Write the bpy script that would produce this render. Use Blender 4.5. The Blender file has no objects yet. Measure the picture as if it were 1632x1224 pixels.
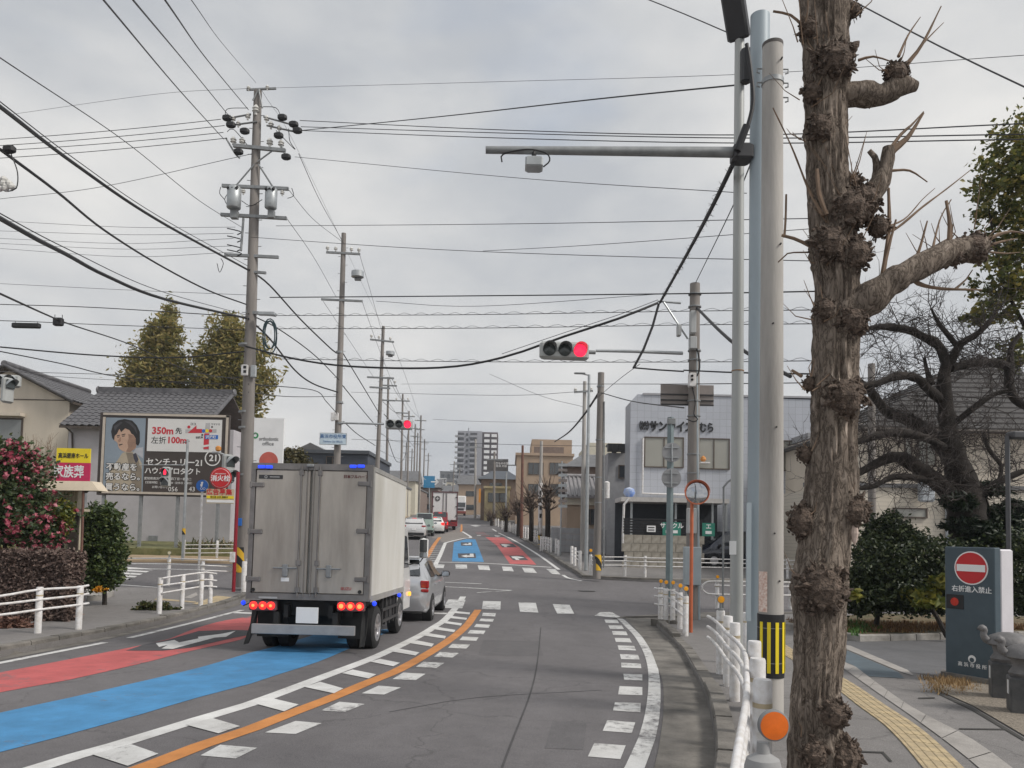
import bpy, bmesh, math, random
from mathutils import Vector, Matrix
R = math.radians
random.seed(7)
SC = bpy.context.scene
COL = SC.collection
# ------------------------------------------------------------------ camera
F, CX, CY, HC = 1226.0, 816.0, 786.0, 1.75
PITCH, ROLL = R(3.0), R(1.2)
FW = Vector((0, math.cos(PITCH), math.sin(PITCH)))
UP = Vector((0, -math.sin(PITCH), math.cos(PITCH)))
RX = Vector((1, 0, 0))
cr, sr = math.cos(ROLL), math.sin(ROLL)
cam_d = bpy.data.cameras.new('camera')
cam = bpy.data.objects.new('camera', cam_d); COL.objects.link(cam)
ax, ay = RX * cr + UP * sr, UP * cr - RX * sr
m = Matrix.Identity(4)
for i in range(3):
    m[i][0], m[i][1], m[i][2] = ax[i], ay[i], -FW[i]
m[2][3] = HC
cam.matrix_world = m
cam_d.sensor_width = 36.0
cam_d.lens = 36.0 * F / 1632.0
cam_d.shift_y = (CY - 612.0) / 1632.0
cam_d.clip_start, cam_d.clip_end = 0.1, 6000
SC.camera = cam
# ------------------------------------------------------------------ sky, sun, exposure
SUN_EL, SUN_AZ = R(44), R(112)     # azimuth clockwise from +Y (the view direction): to the right, a little behind the camera
w = bpy.data.worlds.new("World"); SC.world = w; w.use_nodes = True
nt = w.node_tree; nt.nodes.clear()
N = nt.nodes.new; LK = nt.links.new
out = N('ShaderNodeOutputWorld'); bg = N('ShaderNodeBackground'); bg.inputs[1].default_value = 0.1
sky = N('ShaderNodeTexSky'); sky.sky_type = 'NISHITA'; sky.sun_disc = False
sky.sun_elevation = SUN_EL; sky.sun_rotation = SUN_AZ; sky.air_density = 1.2; sky.dust_density = 2.0
tc = N('ShaderNodeTexCoord'); mp = N('ShaderNodeMapping'); mp.inputs[3].default_value = (1.0, 1.0, 2.2)
n1 = N('ShaderNodeTexNoise'); n1.inputs['Scale'].default_value = 2.9; n1.inputs['Detail'].default_value = 7; n1.inputs['Roughness'].default_value = .52
n2 = N('ShaderNodeTexNoise'); n2.inputs['Scale'].default_value = 1.35; n2.inputs['Detail'].default_value = 4
rm = N('ShaderNodeValToRGB')
rm.color_ramp.elements[0].position = .34; rm.color_ramp.elements[0].color = (2.9, 3.02, 3.2, 1)
rm.color_ramp.elements[1].position = .68; rm.color_ramp.elements[1].color = (4.55, 4.5, 4.4, 1)
cov = N('ShaderNodeValToRGB')
cov.color_ramp.elements[0].position = .33; cov.color_ramp.elements[0].color = (.5, .5, .5, 1)
cov.color_ramp.elements[1].position = .46; cov.color_ramp.elements[1].color = (1, 1, 1, 1)
mx = N('ShaderNodeMix'); mx.data_type = 'RGBA'
LK(tc.outputs['Generated'], mp.inputs[0]); LK(mp.outputs[0], n1.inputs['Vector']); LK(mp.outputs[0], n2.inputs['Vector'])
LK(n1.outputs[0], rm.inputs[0]); LK(n2.outputs[0], cov.inputs[0])
LK(cov.outputs[0], mx.inputs[0]); LK(sky.outputs[0], mx.inputs[6]); LK(rm.outputs[0], mx.inputs[7])
LK(mx.outputs[2], bg.inputs[0]); LK(bg.outputs[0], out.inputs[0])
sd = bpy.data.lights.new('sun', 'SUN'); sd.energy = 1.5; sd.angle = R(14); sd.color = (1.0, .95, .88)
so = bpy.data.objects.new('sun', sd); COL.objects.link(so)
sdir = Vector((math.sin(SUN_AZ) * math.cos(SUN_EL), math.cos(SUN_AZ) * math.cos(SUN_EL), math.sin(SUN_EL)))
so.rotation_euler = sdir.to_track_quat('Z', 'Y').to_euler()
SC.view_settings.view_transform = 'Standard'; SC.view_settings.look = 'None'
SC.view_settings.gamma = 1.0; SC.view_settings.use_curve_mapping = False
SC.view_settings.exposure = 0.85
# ------------------------------------------------------------------ terrain profile and photo rays
ZP = [(-40, 0), (4, 0), (8, -.08), (16, -.34), (20, -.40), (25, -.32), (31, -.05), (38, .29), (46, .65), (60, 1.28), (77, 2.04), (143, 5.0), (200, 6.5), (300, 7.4), (7000, 7.4)]
def _zs(y):
    for (a, za), (b, zb) in zip(ZP, ZP[1:]):
        if y <= b:
            t = max(0, (y - a) / (b - a)); return za + (zb - za) * t
    return ZP[-1][1]
def _zsm(y):                                     # lightly smoothed
    return sum(_zs(y + d) for d in (-3, -1.5, 0, 1.5, 3)) / 5
ZT = [_zsm(-40 + 2 * i) for i in range(180)]
def zg(y):                                       # ground height, straight between every 2 m of depth
    u = (y + 40) / 2; i = int(math.floor(u))
    if i < 0: return ZT[0]
    if i >= 179: return ZT[-1]
    return ZT[i] + (ZT[i + 1] - ZT[i]) * (u - i)
def ray(px, py):
    dx, dy = (px - CX) / F, -(py - CY) / F
    return RX * (dx * cr - dy * sr) + UP * (dx * sr + dy * cr) + FW
def G(px, py, dz=0.0):                           # where the ray of a photo pixel meets the ground
    d = ray(px, py)
    f = lambda Y: HC + Y * d.z / d.y - zg(Y) - dz
    a = 0.5
    while a < 320 and f(a + .25) > 0: a += .25
    lo, hi = a, a + .25
    for _ in range(30):
        mid = (lo + hi) / 2
        if f(mid) > 0: lo = mid
        else: hi = mid
    Y = (lo + hi) / 2
    return Vector((Y * d.x / d.y, Y, zg(Y) + dz))
def V(px, py, Y):                                # the point of that ray at depth Y
    d = ray(px, py); t = Y / d.y
    return Vector((d.x * t, Y, HC + d.z * t))
def gz(x, y): return Vector((x, y, zg(y)))
# ------------------------------------------------------------------ materials
MATS = {}
def pm(name, c, rough=.6, metal=0., var=.14, vs=3., bump=0., bs=40., coat=0., emit=None, es=0., spec=.5, streak=0., c2=None):
    if name in MATS: return MATS[name]
    mt = bpy.data.materials.new(name); mt.use_nodes = True; t = mt.node_tree; b = t.nodes['Principled BSDF']
    b.inputs['Roughness'].default_value = rough; b.inputs['Metallic'].default_value = metal
    b.inputs['Specular IOR Level'].default_value = spec; b.inputs['Coat Weight'].default_value = coat
    tcn = t.nodes.new('ShaderNodeTexCoord'); src = tcn.outputs['Object']
    if streak:
        mpp = t.nodes.new('ShaderNodeMapping'); mpp.inputs[3].default_value = (1, 1, streak); t.links.new(src, mpp.inputs[0]); srcv = mpp.outputs[0]
    else: srcv = src
    if var > 0:
        n = t.nodes.new('ShaderNodeTexNoise'); n.inputs['Scale'].default_value = vs; n.inputs['Detail'].default_value = 6; n.inputs['Roughness'].default_value = .62
        t.links.new(srcv, n.inputs['Vector'])
        r_ = t.nodes.new('ShaderNodeValToRGB'); e = r_.color_ramp.elements
        e[0].position = .3; e[1].position = .72
        lo = c2 if c2 else tuple(x * (1 - var) for x in c); hi = tuple(min(1, x * (1 + var)) for x in c)
        e[0].color = (*lo, 1); e[1].color = (*hi, 1)
        t.links.new(n.outputs[0], r_.inputs[0]); t.links.new(r_.outputs[0], b.inputs['Base Color'])
    else: b.inputs['Base Color'].default_value = (*c, 1)
    if bump > 0:
        n = t.nodes.new('ShaderNodeTexNoise'); n.inputs['Scale'].default_value = bs; n.inputs['Detail'].default_value = 5
        t.links.new(srcv, n.inputs['Vector'])
        bn = t.nodes.new('ShaderNodeBump'); bn.inputs['Strength'].default_value = bump; bn.inputs['Distance'].default_value = .02
        t.links.new(n.outputs[0], bn.inputs['Height']); t.links.new(bn.outputs[0], b.inputs['Normal'])
    if emit:
        b.inputs['Emission Color'].default_value = (*emit, 1); b.inputs['Emission Strength'].default_value = es
    MATS[name] = mt; return mt
def worn(name, c, under=(.135, .128, .132), amount=.42, scale=9., rough=.75):      # paint on asphalt, rubbed through in patches
    if name in MATS: return MATS[name]
    mt = bpy.data.materials.new(name); mt.use_nodes = True; t = mt.node_tree; b = t.nodes['Principled BSDF']
    b.inputs['Roughness'].default_value = rough
    tcn = t.nodes.new('ShaderNodeTexCoord')
    def noise(s, d, ro=.6):
        n = t.nodes.new('ShaderNodeTexNoise'); n.inputs['Scale'].default_value = s; n.inputs['Detail'].default_value = d; n.inputs['Roughness'].default_value = ro
        t.links.new(tcn.outputs['Object'], n.inputs['Vector']); return n.outputs[0]
    a, bb, cc = noise(scale, 9, .78), noise(.9, 3), noise(160, 3)
    ad = t.nodes.new('ShaderNodeMath'); ad.operation = 'MULTIPLY_ADD'; ad.inputs[1].default_value = .55
    t.links.new(bb, ad.inputs[0]); t.links.new(a, ad.inputs[2])
    rp = t.nodes.new('ShaderNodeValToRGB'); rp.color_ramp.elements[0].position = amount; rp.color_ramp.elements[1].position = amount + .16
    rp.color_ramp.elements[0].color = (0, 0, 0, 1); rp.color_ramp.elements[1].color = (1, 1, 1, 1)
    t.links.new(ad.outputs[0], rp.inputs[0])
    sp = t.nodes.new('ShaderNodeMix'); sp.data_type = 'RGBA'
    sp.inputs[6].default_value = (*[x * .66 for x in c], 1); sp.inputs[7].default_value = (*[min(1, x * 1.12) for x in c], 1)
    t.links.new(cc, sp.inputs[0])
    dt = t.nodes.new('ShaderNodeMix'); dt.data_type = 'RGBA'; dt.blend_type = 'MULTIPLY'; dt.inputs[0].default_value = 1
    dr_ = t.nodes.new('ShaderNodeValToRGB'); dr_.color_ramp.elements[0].position = .32; dr_.color_ramp.elements[1].position = .66; dr_.color_ramp.elements[0].color = (.74, .73, .72, 1); dr_.color_ramp.elements[1].color = (1.06, 1.06, 1.06, 1)
    t.links.new(noise(2.3, 8, .7), dr_.inputs[0]); t.links.new(sp.outputs[2], dt.inputs[6]); t.links.new(dr_.outputs[0], dt.inputs[7])
    mxx = t.nodes.new('ShaderNodeMix'); mxx.data_type = 'RGBA'; mxx.inputs[6].default_value = (*under, 1)
    t.links.new(rp.outputs[0], mxx.inputs[0]); t.links.new(dt.outputs[2], mxx.inputs[7])
    t.links.new(mxx.outputs[2], b.inputs['Base Color'])
    bn = t.nodes.new('ShaderNodeBump'); bn.inputs['Strength'].default_value = .35; bn.inputs['Distance'].default_value = .004
    t.links.new(cc, bn.inputs['Height']); t.links.new(bn.outputs[0], b.inputs['Normal'])
    MATS[name] = mt; return mt
def asphalt(name, c, crack=True):
    mt = bpy.data.materials.new(name); mt.use_nodes = True; t = mt.node_tree; b = t.nodes['Principled BSDF']
    b.inputs['Roughness'].default_value = .88; b.inputs['Specular IOR Level'].default_value = .35
    tcn = t.nodes.new('ShaderNodeTexCoord')
    def noise(s, d, sc=(1, 1, 1), ro=.6):
        mpp = t.nodes.new('ShaderNodeMapping'); mpp.inputs[3].default_value = sc; t.links.new(tcn.outputs['Object'], mpp.inputs[0])
        n = t.nodes.new('ShaderNodeTexNoise'); n.inputs['Scale'].default_value = s; n.inputs['Detail'].default_value = d; n.inputs['Roughness'].default_value = ro
        t.links.new(mpp.outputs[0], n.inputs['Vector']); return n.outputs[0]
    def ramp(src, p0, p1, a, bcol):
        r_ = t.nodes.new('ShaderNodeValToRGB'); r_.color_ramp.elements[0].position = p0; r_.color_ramp.elements[1].position = p1
        r_.color_ramp.elements[0].color = (a, a, a, 1); r_.color_ramp.elements[1].color = (bcol, bcol, bcol, 1); t.links.new(src, r_.inputs[0]); return r_.outputs[0]
    def mul(a, bb):
        m_ = t.nodes.new('ShaderNodeMix'); m_.data_type = 'RGBA'; m_.blend_type = 'MULTIPLY'; m_.inputs[0].default_value = 1
        t.links.new(a, m_.inputs[6]); t.links.new(bb, m_.inputs[7]); return m_.outputs[2]
    fine = noise(110, 4)
    col = mul(ramp(fine, .25, .78, .55, 1.5), ramp(noise(.55, 6, (1, .3, 1)), .3, .75, .82, 1.16))
    col = mul(col, ramp(noise(5, 6), .3, .7, .9, 1.08))
    if crack:
        v = t.nodes.new('ShaderNodeTexVoronoi'); v.feature = 'DISTANCE_TO_EDGE'; v.inputs['Scale'].default_value = .35
        dn = t.nodes.new('ShaderNodeTexNoise'); dn.inputs['Scale'].default_value = 2.; dn.inputs['Detail'].default_value = 5
        va = t.nodes.new('ShaderNodeVectorMath'); va.operation = 'MULTIPLY_ADD'; va.inputs[1].default_value = (.9, .9, 0)
        t.links.new(tcn.outputs['Object'], dn.inputs['Vector']); t.links.new(dn.outputs['Color'], va.inputs[0]); t.links.new(tcn.outputs['Object'], va.inputs[2])
        t.links.new(va.outputs[0], v.inputs['Vector'])
        col = mul(col, ramp(v.outputs[0], .0, .006, .72, 1.0))
    base = t.nodes.new('ShaderNodeRGB'); base.outputs[0].default_value = (*c, 1)
    t.links.new(mul(base.outputs[0], col), b.inputs['Base Color'])
    bn = t.nodes.new('ShaderNodeBump'); bn.inputs['Strength'].default_value = .5; bn.inputs['Distance'].default_value = .006
    t.links.new(fine, bn.inputs['Height']); t.links.new(bn.outputs[0], b.inputs['Normal'])
    MATS[name] = mt; return mt
def leafmat(name, a, b_, c, rough=.5, trans=.25):
    if name in MATS: return MATS[name]
    mt = bpy.data.materials.new(name); mt.use_nodes = True; t = mt.node_tree; b = t.nodes['Principled BSDF']
    b.inputs['Roughness'].default_value = rough
    g = t.nodes.new('ShaderNodeNewGeometry'); r_ = t.nodes.new('ShaderNodeValToRGB'); e = r_.color_ramp.elements
    e[0].color = (*a, 1); e[1].color = (*c, 1); e.new(.5).color = (*b_, 1)
    t.links.new(g.outputs['Random Per Island'], r_.inputs[0]); t.links.new(r_.outputs[0], b.inputs['Base Color'])
    if trans:
        tr = t.nodes.new('ShaderNodeBsdfTranslucent'); ms = t.nodes.new('ShaderNodeMixShader'); ms.inputs[0].default_value = trans
        t.links.new(r_.outputs[0], tr.inputs[0]); t.links.new(b.outputs[0], ms.inputs[1]); t.links.new(tr.outputs[0], ms.inputs[2])
        t.links.new(ms.outputs[0], t.nodes['Material Output'].inputs[0])
    MATS[name] = mt; return mt
def glassmat(name, c=(.02, .025, .03), rough=.06):
    return pm(name, c, rough, 0, var=0, spec=.9, coat=.6)
# ------------------------------------------------------------------ mesh helpers
class MB:
    def __init__(s): s.v, s.f, s.mi, s.cur = [], [], [], 0
    def m(s, i): s.cur = i; return s
    def add(s, vs, fs):
        o = len(s.v); s.v.extend(tuple(v) for v in vs)
        for f in fs: s.f.append(tuple(o + i for i in f)); s.mi.append(s.cur)
        return s
    def quad(s, a, b, c, d): return s.add((a, b, c, d), ((0, 1, 2, 3),))
    def poly(s, pts): return s.add(pts, (tuple(range(len(pts))),))
    def box(s, c, d, rz=0., M=None):
        x, y, z = d[0] / 2, d[1] / 2, d[2] / 2
        ps = [Vector((sx * x, sy * y, sz * z)) for sz in (-1, 1) for sx, sy in ((-1, -1), (1, -1), (1, 1), (-1, 1))]
        if rz: ps = [Matrix.Rotation(rz, 3, 'Z') @ p for p in ps]
        if M is not None: ps = [M @ p for p in ps]
        c = Vector(c)
        return s.add([p + c for p in ps], ((3, 2, 1, 0), (4, 5, 6, 7), (0, 1, 5, 4), (1, 2, 6, 5), (2, 3, 7, 6), (3, 0, 4, 7)))
    def bbox(s, c, d, bv=.02, rz=0.):               # box with chamfered vertical and top edges
        x, y, z = d[0] / 2, d[1] / 2, d[2] / 2; b = bv
        def ring(k, zz): 
            xx, yy = x - k, y - k
            return [(-xx + b, -yy, zz), (xx - b, -yy, zz), (xx, -yy + b, zz), (xx, yy - b, zz), (xx - b, yy, zz), (-xx + b, yy, zz), (-xx, yy - b, zz), (-xx, -yy + b, zz)]
        rings = [ring(b, -z), ring(0, -z + b), ring(0, z - b), ring(b, z)]
        M = Matrix.Rotation(rz, 3, 'Z'); c = Vector(c)
        vs = [M @ Vector(p) + c for r_ in rings for p in r_]
        fs = [tuple(range(7, -1, -1)), tuple(range(24, 32))]
        for k in range(3):
            for i in range(8): j = (i + 1) % 8; fs.append((k * 8 + i, k * 8 + j, k * 8 + 8 + j, k * 8 + 8 + i))
        return s.add(vs, fs)
    def tube(s, pts, r, n=8, cap=True):
        pts = [Vector(p) for p in pts]; k = len(pts)
        rs = r if isinstance(r, (list, tuple)) else [r] * k
        vs, fs = [], []; ref = None
        for i, p in enumerate(pts):
            t = (pts[min(i + 1, k - 1)] - pts[max(i - 1, 0)])
            if t.length < 1e-9: t = Vector((0, 0, 1))
            t.normalize()
            if ref is None: ref = Vector((1, 0, 0)) if abs(t.x) < .8 else Vector((0, 1, 0))
            a = (ref - t * ref.dot(t))
            if a.length < 1e-6: a = t.orthogonal()
            a.normalize(); ref = a; b = t.cross(a)
            for j in range(n):
                an = 2 * math.pi * j / n; vs.append(p + (a * math.cos(an) + b * math.sin(an)) * rs[i])
        for i in range(k - 1):
            for j in range(n): jj = (j + 1) % n; fs.append((i * n + j, i * n + jj, (i + 1) * n + jj, (i + 1) * n + j))
        if cap: fs.append(tuple(range(n - 1, -1, -1))); fs.append(tuple((k - 1) * n + j for j in range(n)))
        return s.add(vs, fs)
    def cyl(s, a, b, r0, r1=None, n=12): return s.tube([a, b], [r0, r0 if r1 is None else r1], n)
    def lathe(s, c, prof, n=16, M=None, ring=False):            # prof: (radius, z) pairs round a vertical axis through c
        c = Vector(c); vs, fs = [], []; k = len(prof)
        for (r_, z) in prof:
            for j in range(n):
                an = 2 * math.pi * j / n; p = Vector((r_ * math.cos(an), r_ * math.sin(an), z)); vs.append((M @ p if M is not None else p) + c)
        for i in range(k - 1):
            for j in range(n): jj = (j + 1) % n; fs.append((i * n + j, i * n + jj, (i + 1) * n + jj, (i + 1) * n + j))
        if ring: fs += [((k - 1) * n + j, (k - 1) * n + (j + 1) % n, (j + 1) % n, j) for j in range(n)]
        else: fs.append(tuple(range(n - 1, -1, -1))); fs.append(tuple((k - 1) * n + j for j in range(n)))
        return s.add(vs, fs)
    def prism(s, poly, a, b):                       # poly of 3D points moved from offset a to offset b
        a, b = Vector(a), Vector(b); k = len(poly)
        vs = [Vector(p) + a for p in poly] + [Vector(p) + b for p in poly]
        fs = [tuple(range(k - 1, -1, -1)), tuple(range(k, 2 * k))] + [(i, (i + 1) % k, k + (i + 1) % k, k + i) for i in range(k)]
        return s.add(vs, fs)
    def mesh(s, name, mats, smooth=None, org=(0, 0, 0)):
        me = bpy.data.meshes.new(name); o = Vector(org)
        me.from_pydata([Vector(v) - o for v in s.v], [], s.f)
        for mt in (mats if isinstance(mats, (list, tuple)) else [mats]): me.materials.append(mt)
        if isinstance(mats, (list, tuple)) and len(mats) > 1: me.polygons.foreach_set('material_index', s.mi)
        if smooth:
            me.polygons.foreach_set('use_smooth', [True] * len(me.polygons)); me.set_sharp_from_angle(angle=R(smooth))
        me.update(); return me
    def build(s, name, mats, parent=None, smooth=None, world=True, org=None):
        """links the collected shapes as ONE object; with a parent the shapes given in world space are put into its frame"""
        if parent is not None and world: o_ = root_of(parent)
        else: o_ = Vector(org) if org is not None else Vector((0, 0, 0))
        ob = bpy.data.objects.new(name, s.mesh(name, mats, smooth, o_)); COL.objects.link(ob)
        if parent is not None: ob.parent = parent
        elif org is not None: ob.location = org
        return ob
def root_of(o):
    v = Vector((0, 0, 0))
    while o is not None: v += o.location; o = o.parent
    return v
def T(o, label, cat, group=None, kind=None):
    o['label'] = label; o['category'] = cat
    if group: o['group'] = group
    if kind: o['kind'] = kind
    return o
def S(o): o['kind'] = 'structure'; return o
def thing(name, label, cat, loc=(0, 0, 0), rz=0., group=None):
    o = bpy.data.objects.new(name, None); COL.objects.link(o); o.location = loc; o.rotation_euler = (0, 0, rz); o.empty_display_size = .2
    return T(o, label, cat, group)
def cp(o, parent=None):
    c = o.copy(); COL.objects.link(c); c.parent = parent
    for ch in list(o.children): cp(ch, c)
    return c
def text(body, size, mt, parent, M, bold=0., ext=.002, name='lettering', align='CENTER', sx=1.):
    cu = bpy.data.curves.new('t', 'FONT'); cu.body = body; cu.size = size; cu.align_x = align; cu.align_y = 'CENTER'; cu.offset = bold * size; cu.extrude = ext; cu.resolution_u = 2
    tmp = bpy.data.objects.new('t', cu); COL.objects.link(tmp)
    dg = bpy.context.evaluated_depsgraph_get(); me = bpy.data.meshes.new_from_object(tmp.evaluated_get(dg))
    bpy.data.objects.remove(tmp); bpy.data.curves.remove(cu)
    me.name = name; me.materials.clear(); me.materials.append(mt)
    me.transform(M @ Matrix.Diagonal((sx, 1, 1, 1)))
    ob = bpy.data.objects.new(name, me); COL.objects.link(ob); ob.parent = parent; return ob
STAND = Matrix.Rotation(R(90), 4, 'X')               # lies in XZ, read from -Y
def TM(x, y, z, rz=0.): return Matrix.Translation((x, y, z)) @ Matrix.Rotation(rz, 4, 'Z') @ STAND
def cr_pts(p, step=.3):                              # Catmull-Rom through the points, about one sample per step
    p = [Vector(q) for q in p]; p = [2 * p[0] - p[1]] + p + [2 * p[-1] - p[-2]]; o = []
    for i in range(1, len(p) - 2):
        n = max(1, int((p[i + 1] - p[i]).length / step))
        for k in range(n):
            t = k / n; a, b, c, d = p[i - 1:i + 3]
            o.append(.5 * ((2 * b) + (c - a) * t + (2 * a - 5 * b + 4 * c - d) * t * t + (3 * b - a - 3 * c + d) * t ** 3))
    o.append(p[-2]); return o
def sheet(name, xy, off, mt, parent=None, thick=0.):  # a polygon laid on the terrain, off above it, optionally with edges of thick
    bm = bmesh.new(); vs = [bm.verts.new((p[0], p[1], 0)) for p in xy]
    f = bm.faces.new(vs); f.normal_update()
    if f.normal.z < 0: f.normal_flip()
    bmesh.ops.triangulate(bm, faces=bm.faces[:], ngon_method='EAR_CLIP')
    y0, y1 = min(p[1] for p in xy), max(p[1] for p in xy)
    k = math.floor(y0 / 2) * 2 + 2
    while k < y1 and k < 320:
        bmesh.ops.bisect_plane(bm, geom=bm.verts[:] + bm.edges[:] + bm.faces[:], plane_co=(0, k, 0), plane_no=(0, 1, 0)); k += 2
    for v in bm.verts: v.co.z = zg(v.co.y) + off
    if thick:
        be = [e for e in bm.edges if e.is_boundary]; r_ = bmesh.ops.extrude_edge_only(bm, edges=be)
        for v in [g for g in r_['geom'] if isinstance(g, bmesh.types.BMVert)]: v.co.z -= thick
        bmesh.ops.recalc_face_normals(bm, faces=bm.faces[:])
    me = bpy.data.meshes.new(name); bm.to_mesh(me); bm.free(); me.materials.append(mt)
    ob = bpy.data.objects.new(name, me); COL.objects.link(ob); ob.parent = parent
    return ob
def strip(name, pts, wd, off, mt, parent=None, step=.35):
    c = cr_pts([(p[0], p[1], 0) for p in pts], step); b = MB(); n = len(c); vs = []
    for i, p in enumerate(c):
        t = c[min(i + 1, n - 1)] - c[max(i - 1, 0)]; t.z = 0; t.normalize(); q = Vector((-t.y, t.x, 0)) * wd / 2
        for s_ in (q, -q): a = p + s_; vs.append((a.x, a.y, zg(a.y) + off))
    b.add(vs, [(2 * i + 1, 2 * i + 3, 2 * i + 2, 2 * i) for i in range(n - 1)])
    return b.build(name, mt, parent, world=False)
def zoomer(x0, y0, s): return lambda x, y, dz=0.: G(x0 + x / s, y0 + y / s, dz)
# leaves: thousands of small faces spread through a volume, one mesh
def leaves(b, pts, size, tilt=1.0, asp=1.7, rnd=random, down=0.):
    for p in pts:
        s_ = size * rnd.uniform(.6, 1.35)
        d = Vector((rnd.gauss(0, 1), rnd.gauss(0, 1), rnd.gauss(0, .7) - down)); d.normalize()
        n = Vector((rnd.gauss(0, 1), rnd.gauss(0, 1), rnd.gauss(0, 1) * tilt + .5)); q = d.cross(n)
        if q.length < 1e-4: continue
        q.normalize(); h = d * s_ * asp / 2; q = q * s_ / 2; p = Vector(p); u = d.cross(q).normalized() * s_ * .12
        b.add((p - h, p + q + u, p + h, p - q + u), ((0, 1, 2, 3),))
def blob(n, c, r, rnd=random, shell=.55, per=26, sg=.15):     # leaf clumps scattered through an ellipsoid, denser to the outside, ragged edge
    o = []
    while len(o) < n:
        v = Vector((rnd.uniform(-1, 1), rnd.uniform(-1, 1), rnd.uniform(-1, 1))); l = v.length
        if l > 1 or l < 1e-3: continue
        if rnd.random() > shell + (1 - shell) * l: continue
        v *= rnd.uniform(.82, 1.06); k = sg * rnd.uniform(.6, 1.3)
        for _ in range(per): o.append(Vector((c[0] + (v.x + rnd.gauss(0, k)) * r[0], c[1] + (v.y + rnd.gauss(0, k)) * r[1], c[2] + (v.z + rnd.gauss(0, k)) * r[2])))
    return o
# ------------------------------------------------------------------ common materials
ASPH = asphalt('asphalt', (.145, .138, .142))
ASPH2 = asphalt('asphalt_lot', (.13, .13, .135))
WALK = asphalt('sidewalk_asphalt', (.20, .19, .185))
CONC = pm('concrete', (.30, .285, .265), .9, var=.35, vs=2.5, bump=.4, bs=30, c2=(.15, .14, .125))
CONCD = pm('concrete_dirty', (.18, .167, .15), .92, var=.4, vs=1.6, bump=.5, bs=25, c2=(.08, .075, .068))
POLEC = pm('pole_concrete', (.40, .38, .355), .85, var=.3, vs=3, bump=.15, bs=60, streak=.15)
POLED = pm('pole_concrete_old', (.23, .21, .195), .88, var=.28, vs=3, bump=.2, bs=50, streak=.15)
GALV = pm('galvanised', (.42, .44, .45), .45, .55, var=.15, vs=6)
GALVD = pm('galvanised_dull', (.27, .28, .285), .55, .4, var=.2, vs=6)
STEELB = pm('blue_grey_paint', (.33, .385, .42), .5, .1, var=.12, vs=2, streak=.2)
WHITE = pm('white_paint', (.78, .78, .80), .42, var=.06, vs=11, c2=(.56, .53, .49), bump=.05, bs=20)
WHITEC = pm('white_clean', (.82, .82, .82), .4, var=.04)
BLACK = pm('black_rubber', (.018, .018, .018), .7, var=.3, vs=10)
DARK = pm('dark_metal', (.045, .045, .048), .5, .2, var=.2)
CABLE = pm('cable_black', (.02, .02, .022), .6, var=0)
WIRE = pm('wire_dark', (.05, .05, .055), .6, var=0)
PORC = pm('porcelain', (.62, .61, .58), .25, var=.08)
AMBER = pm('amber_reflector', (.95, .40, .01), .3, var=.06, coat=.5)
ORANGE_R = pm('orange_reflector', (.80, .16, .01), .35, var=.12, vs=20, coat=.4)
def barkmat(name, dark, mid, light, sc):
    mt = bpy.data.materials.new(name); mt.use_nodes = True; t = mt.node_tree; b = t.nodes['Principled BSDF']; b.inputs['Roughness'].default_value = .95; b.inputs['Specular IOR Level'].default_value = .2
    tcn = t.nodes.new('ShaderNodeTexCoord')
    def noise(s_, d, z, ro=.6):
        mpp = t.nodes.new('ShaderNodeMapping'); mpp.inputs[3].default_value = (1, 1, z); t.links.new(tcn.outputs['Object'], mpp.inputs[0])
        n = t.nodes.new('ShaderNodeTexNoise'); n.inputs['Scale'].default_value = s_; n.inputs['Detail'].default_value = d; n.inputs['Roughness'].default_value = ro; n.inputs['Distortion'].default_value = .6; t.links.new(mpp.outputs[0], n.inputs['Vector']); return n.outputs[0]
    a = noise(sc, 9, .26, .68)
    sb = t.nodes.new('ShaderNodeMath'); sb.operation = 'SUBTRACT'; sb.inputs[1].default_value = .5; t.links.new(a, sb.inputs[0]); ab = t.nodes.new('ShaderNodeMath'); ab.operation = 'ABSOLUTE'; t.links.new(sb.outputs[0], ab.inputs[0])
    r_ = t.nodes.new('ShaderNodeValToRGB'); e = r_.color_ramp.elements; e[0].position = 0; e[0].color = (*dark, 1); e[1].position = .22; e[1].color = (*light, 1); e.new(.045).color = (*mid, 1); t.links.new(ab.outputs[0], r_.inputs[0])
    n2 = noise(3.5, 5, .6); m_ = t.nodes.new('ShaderNodeMix'); m_.data_type = 'RGBA'; m_.blend_type = 'MULTIPLY'; m_.inputs[0].default_value = .8
    r2 = t.nodes.new('ShaderNodeValToRGB'); r2.color_ramp.elements[0].position = .3; r2.color_ramp.elements[1].position = .7; r2.color_ramp.elements[0].color = (.6, .57, .55, 1); r2.color_ramp.elements[1].color = (1.25, 1.2, 1.15, 1); t.links.new(n2, r2.inputs[0])
    t.links.new(r_.outputs[0], m_.inputs[6]); t.links.new(r2.outputs[0], m_.inputs[7]); t.links.new(m_.outputs[2], b.inputs['Base Color'])
    fn = noise(90, 5, .5); ad = t.nodes.new('ShaderNodeMath'); ad.operation = 'MULTIPLY_ADD'; ad.inputs[1].default_value = .12; t.links.new(fn, ad.inputs[0])
    mn = t.nodes.new('ShaderNodeMath'); mn.operation = 'MINIMUM'; mn.inputs[1].default_value = .14; t.links.new(ab.outputs[0], mn.inputs[0]); t.links.new(mn.outputs[0], ad.inputs[2])
    bn = t.nodes.new('ShaderNodeBump'); bn.inputs['Strength'].default_value = 1.; bn.inputs['Distance'].default_value = .075; t.links.new(ad.outputs[0], bn.inputs['Height']); t.links.new(bn.outputs[0], b.inputs['Normal'])
    MATS[name] = mt; return mt
GLASS = glassmat('dark_glass'); GLASSL = pm('window_glass', (.20, .21, .21), .08, var=.1, vs=.7, spec=.8)
PW = worn('road_white', (.76, .76, .75), amount=.50, scale=11)
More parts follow.
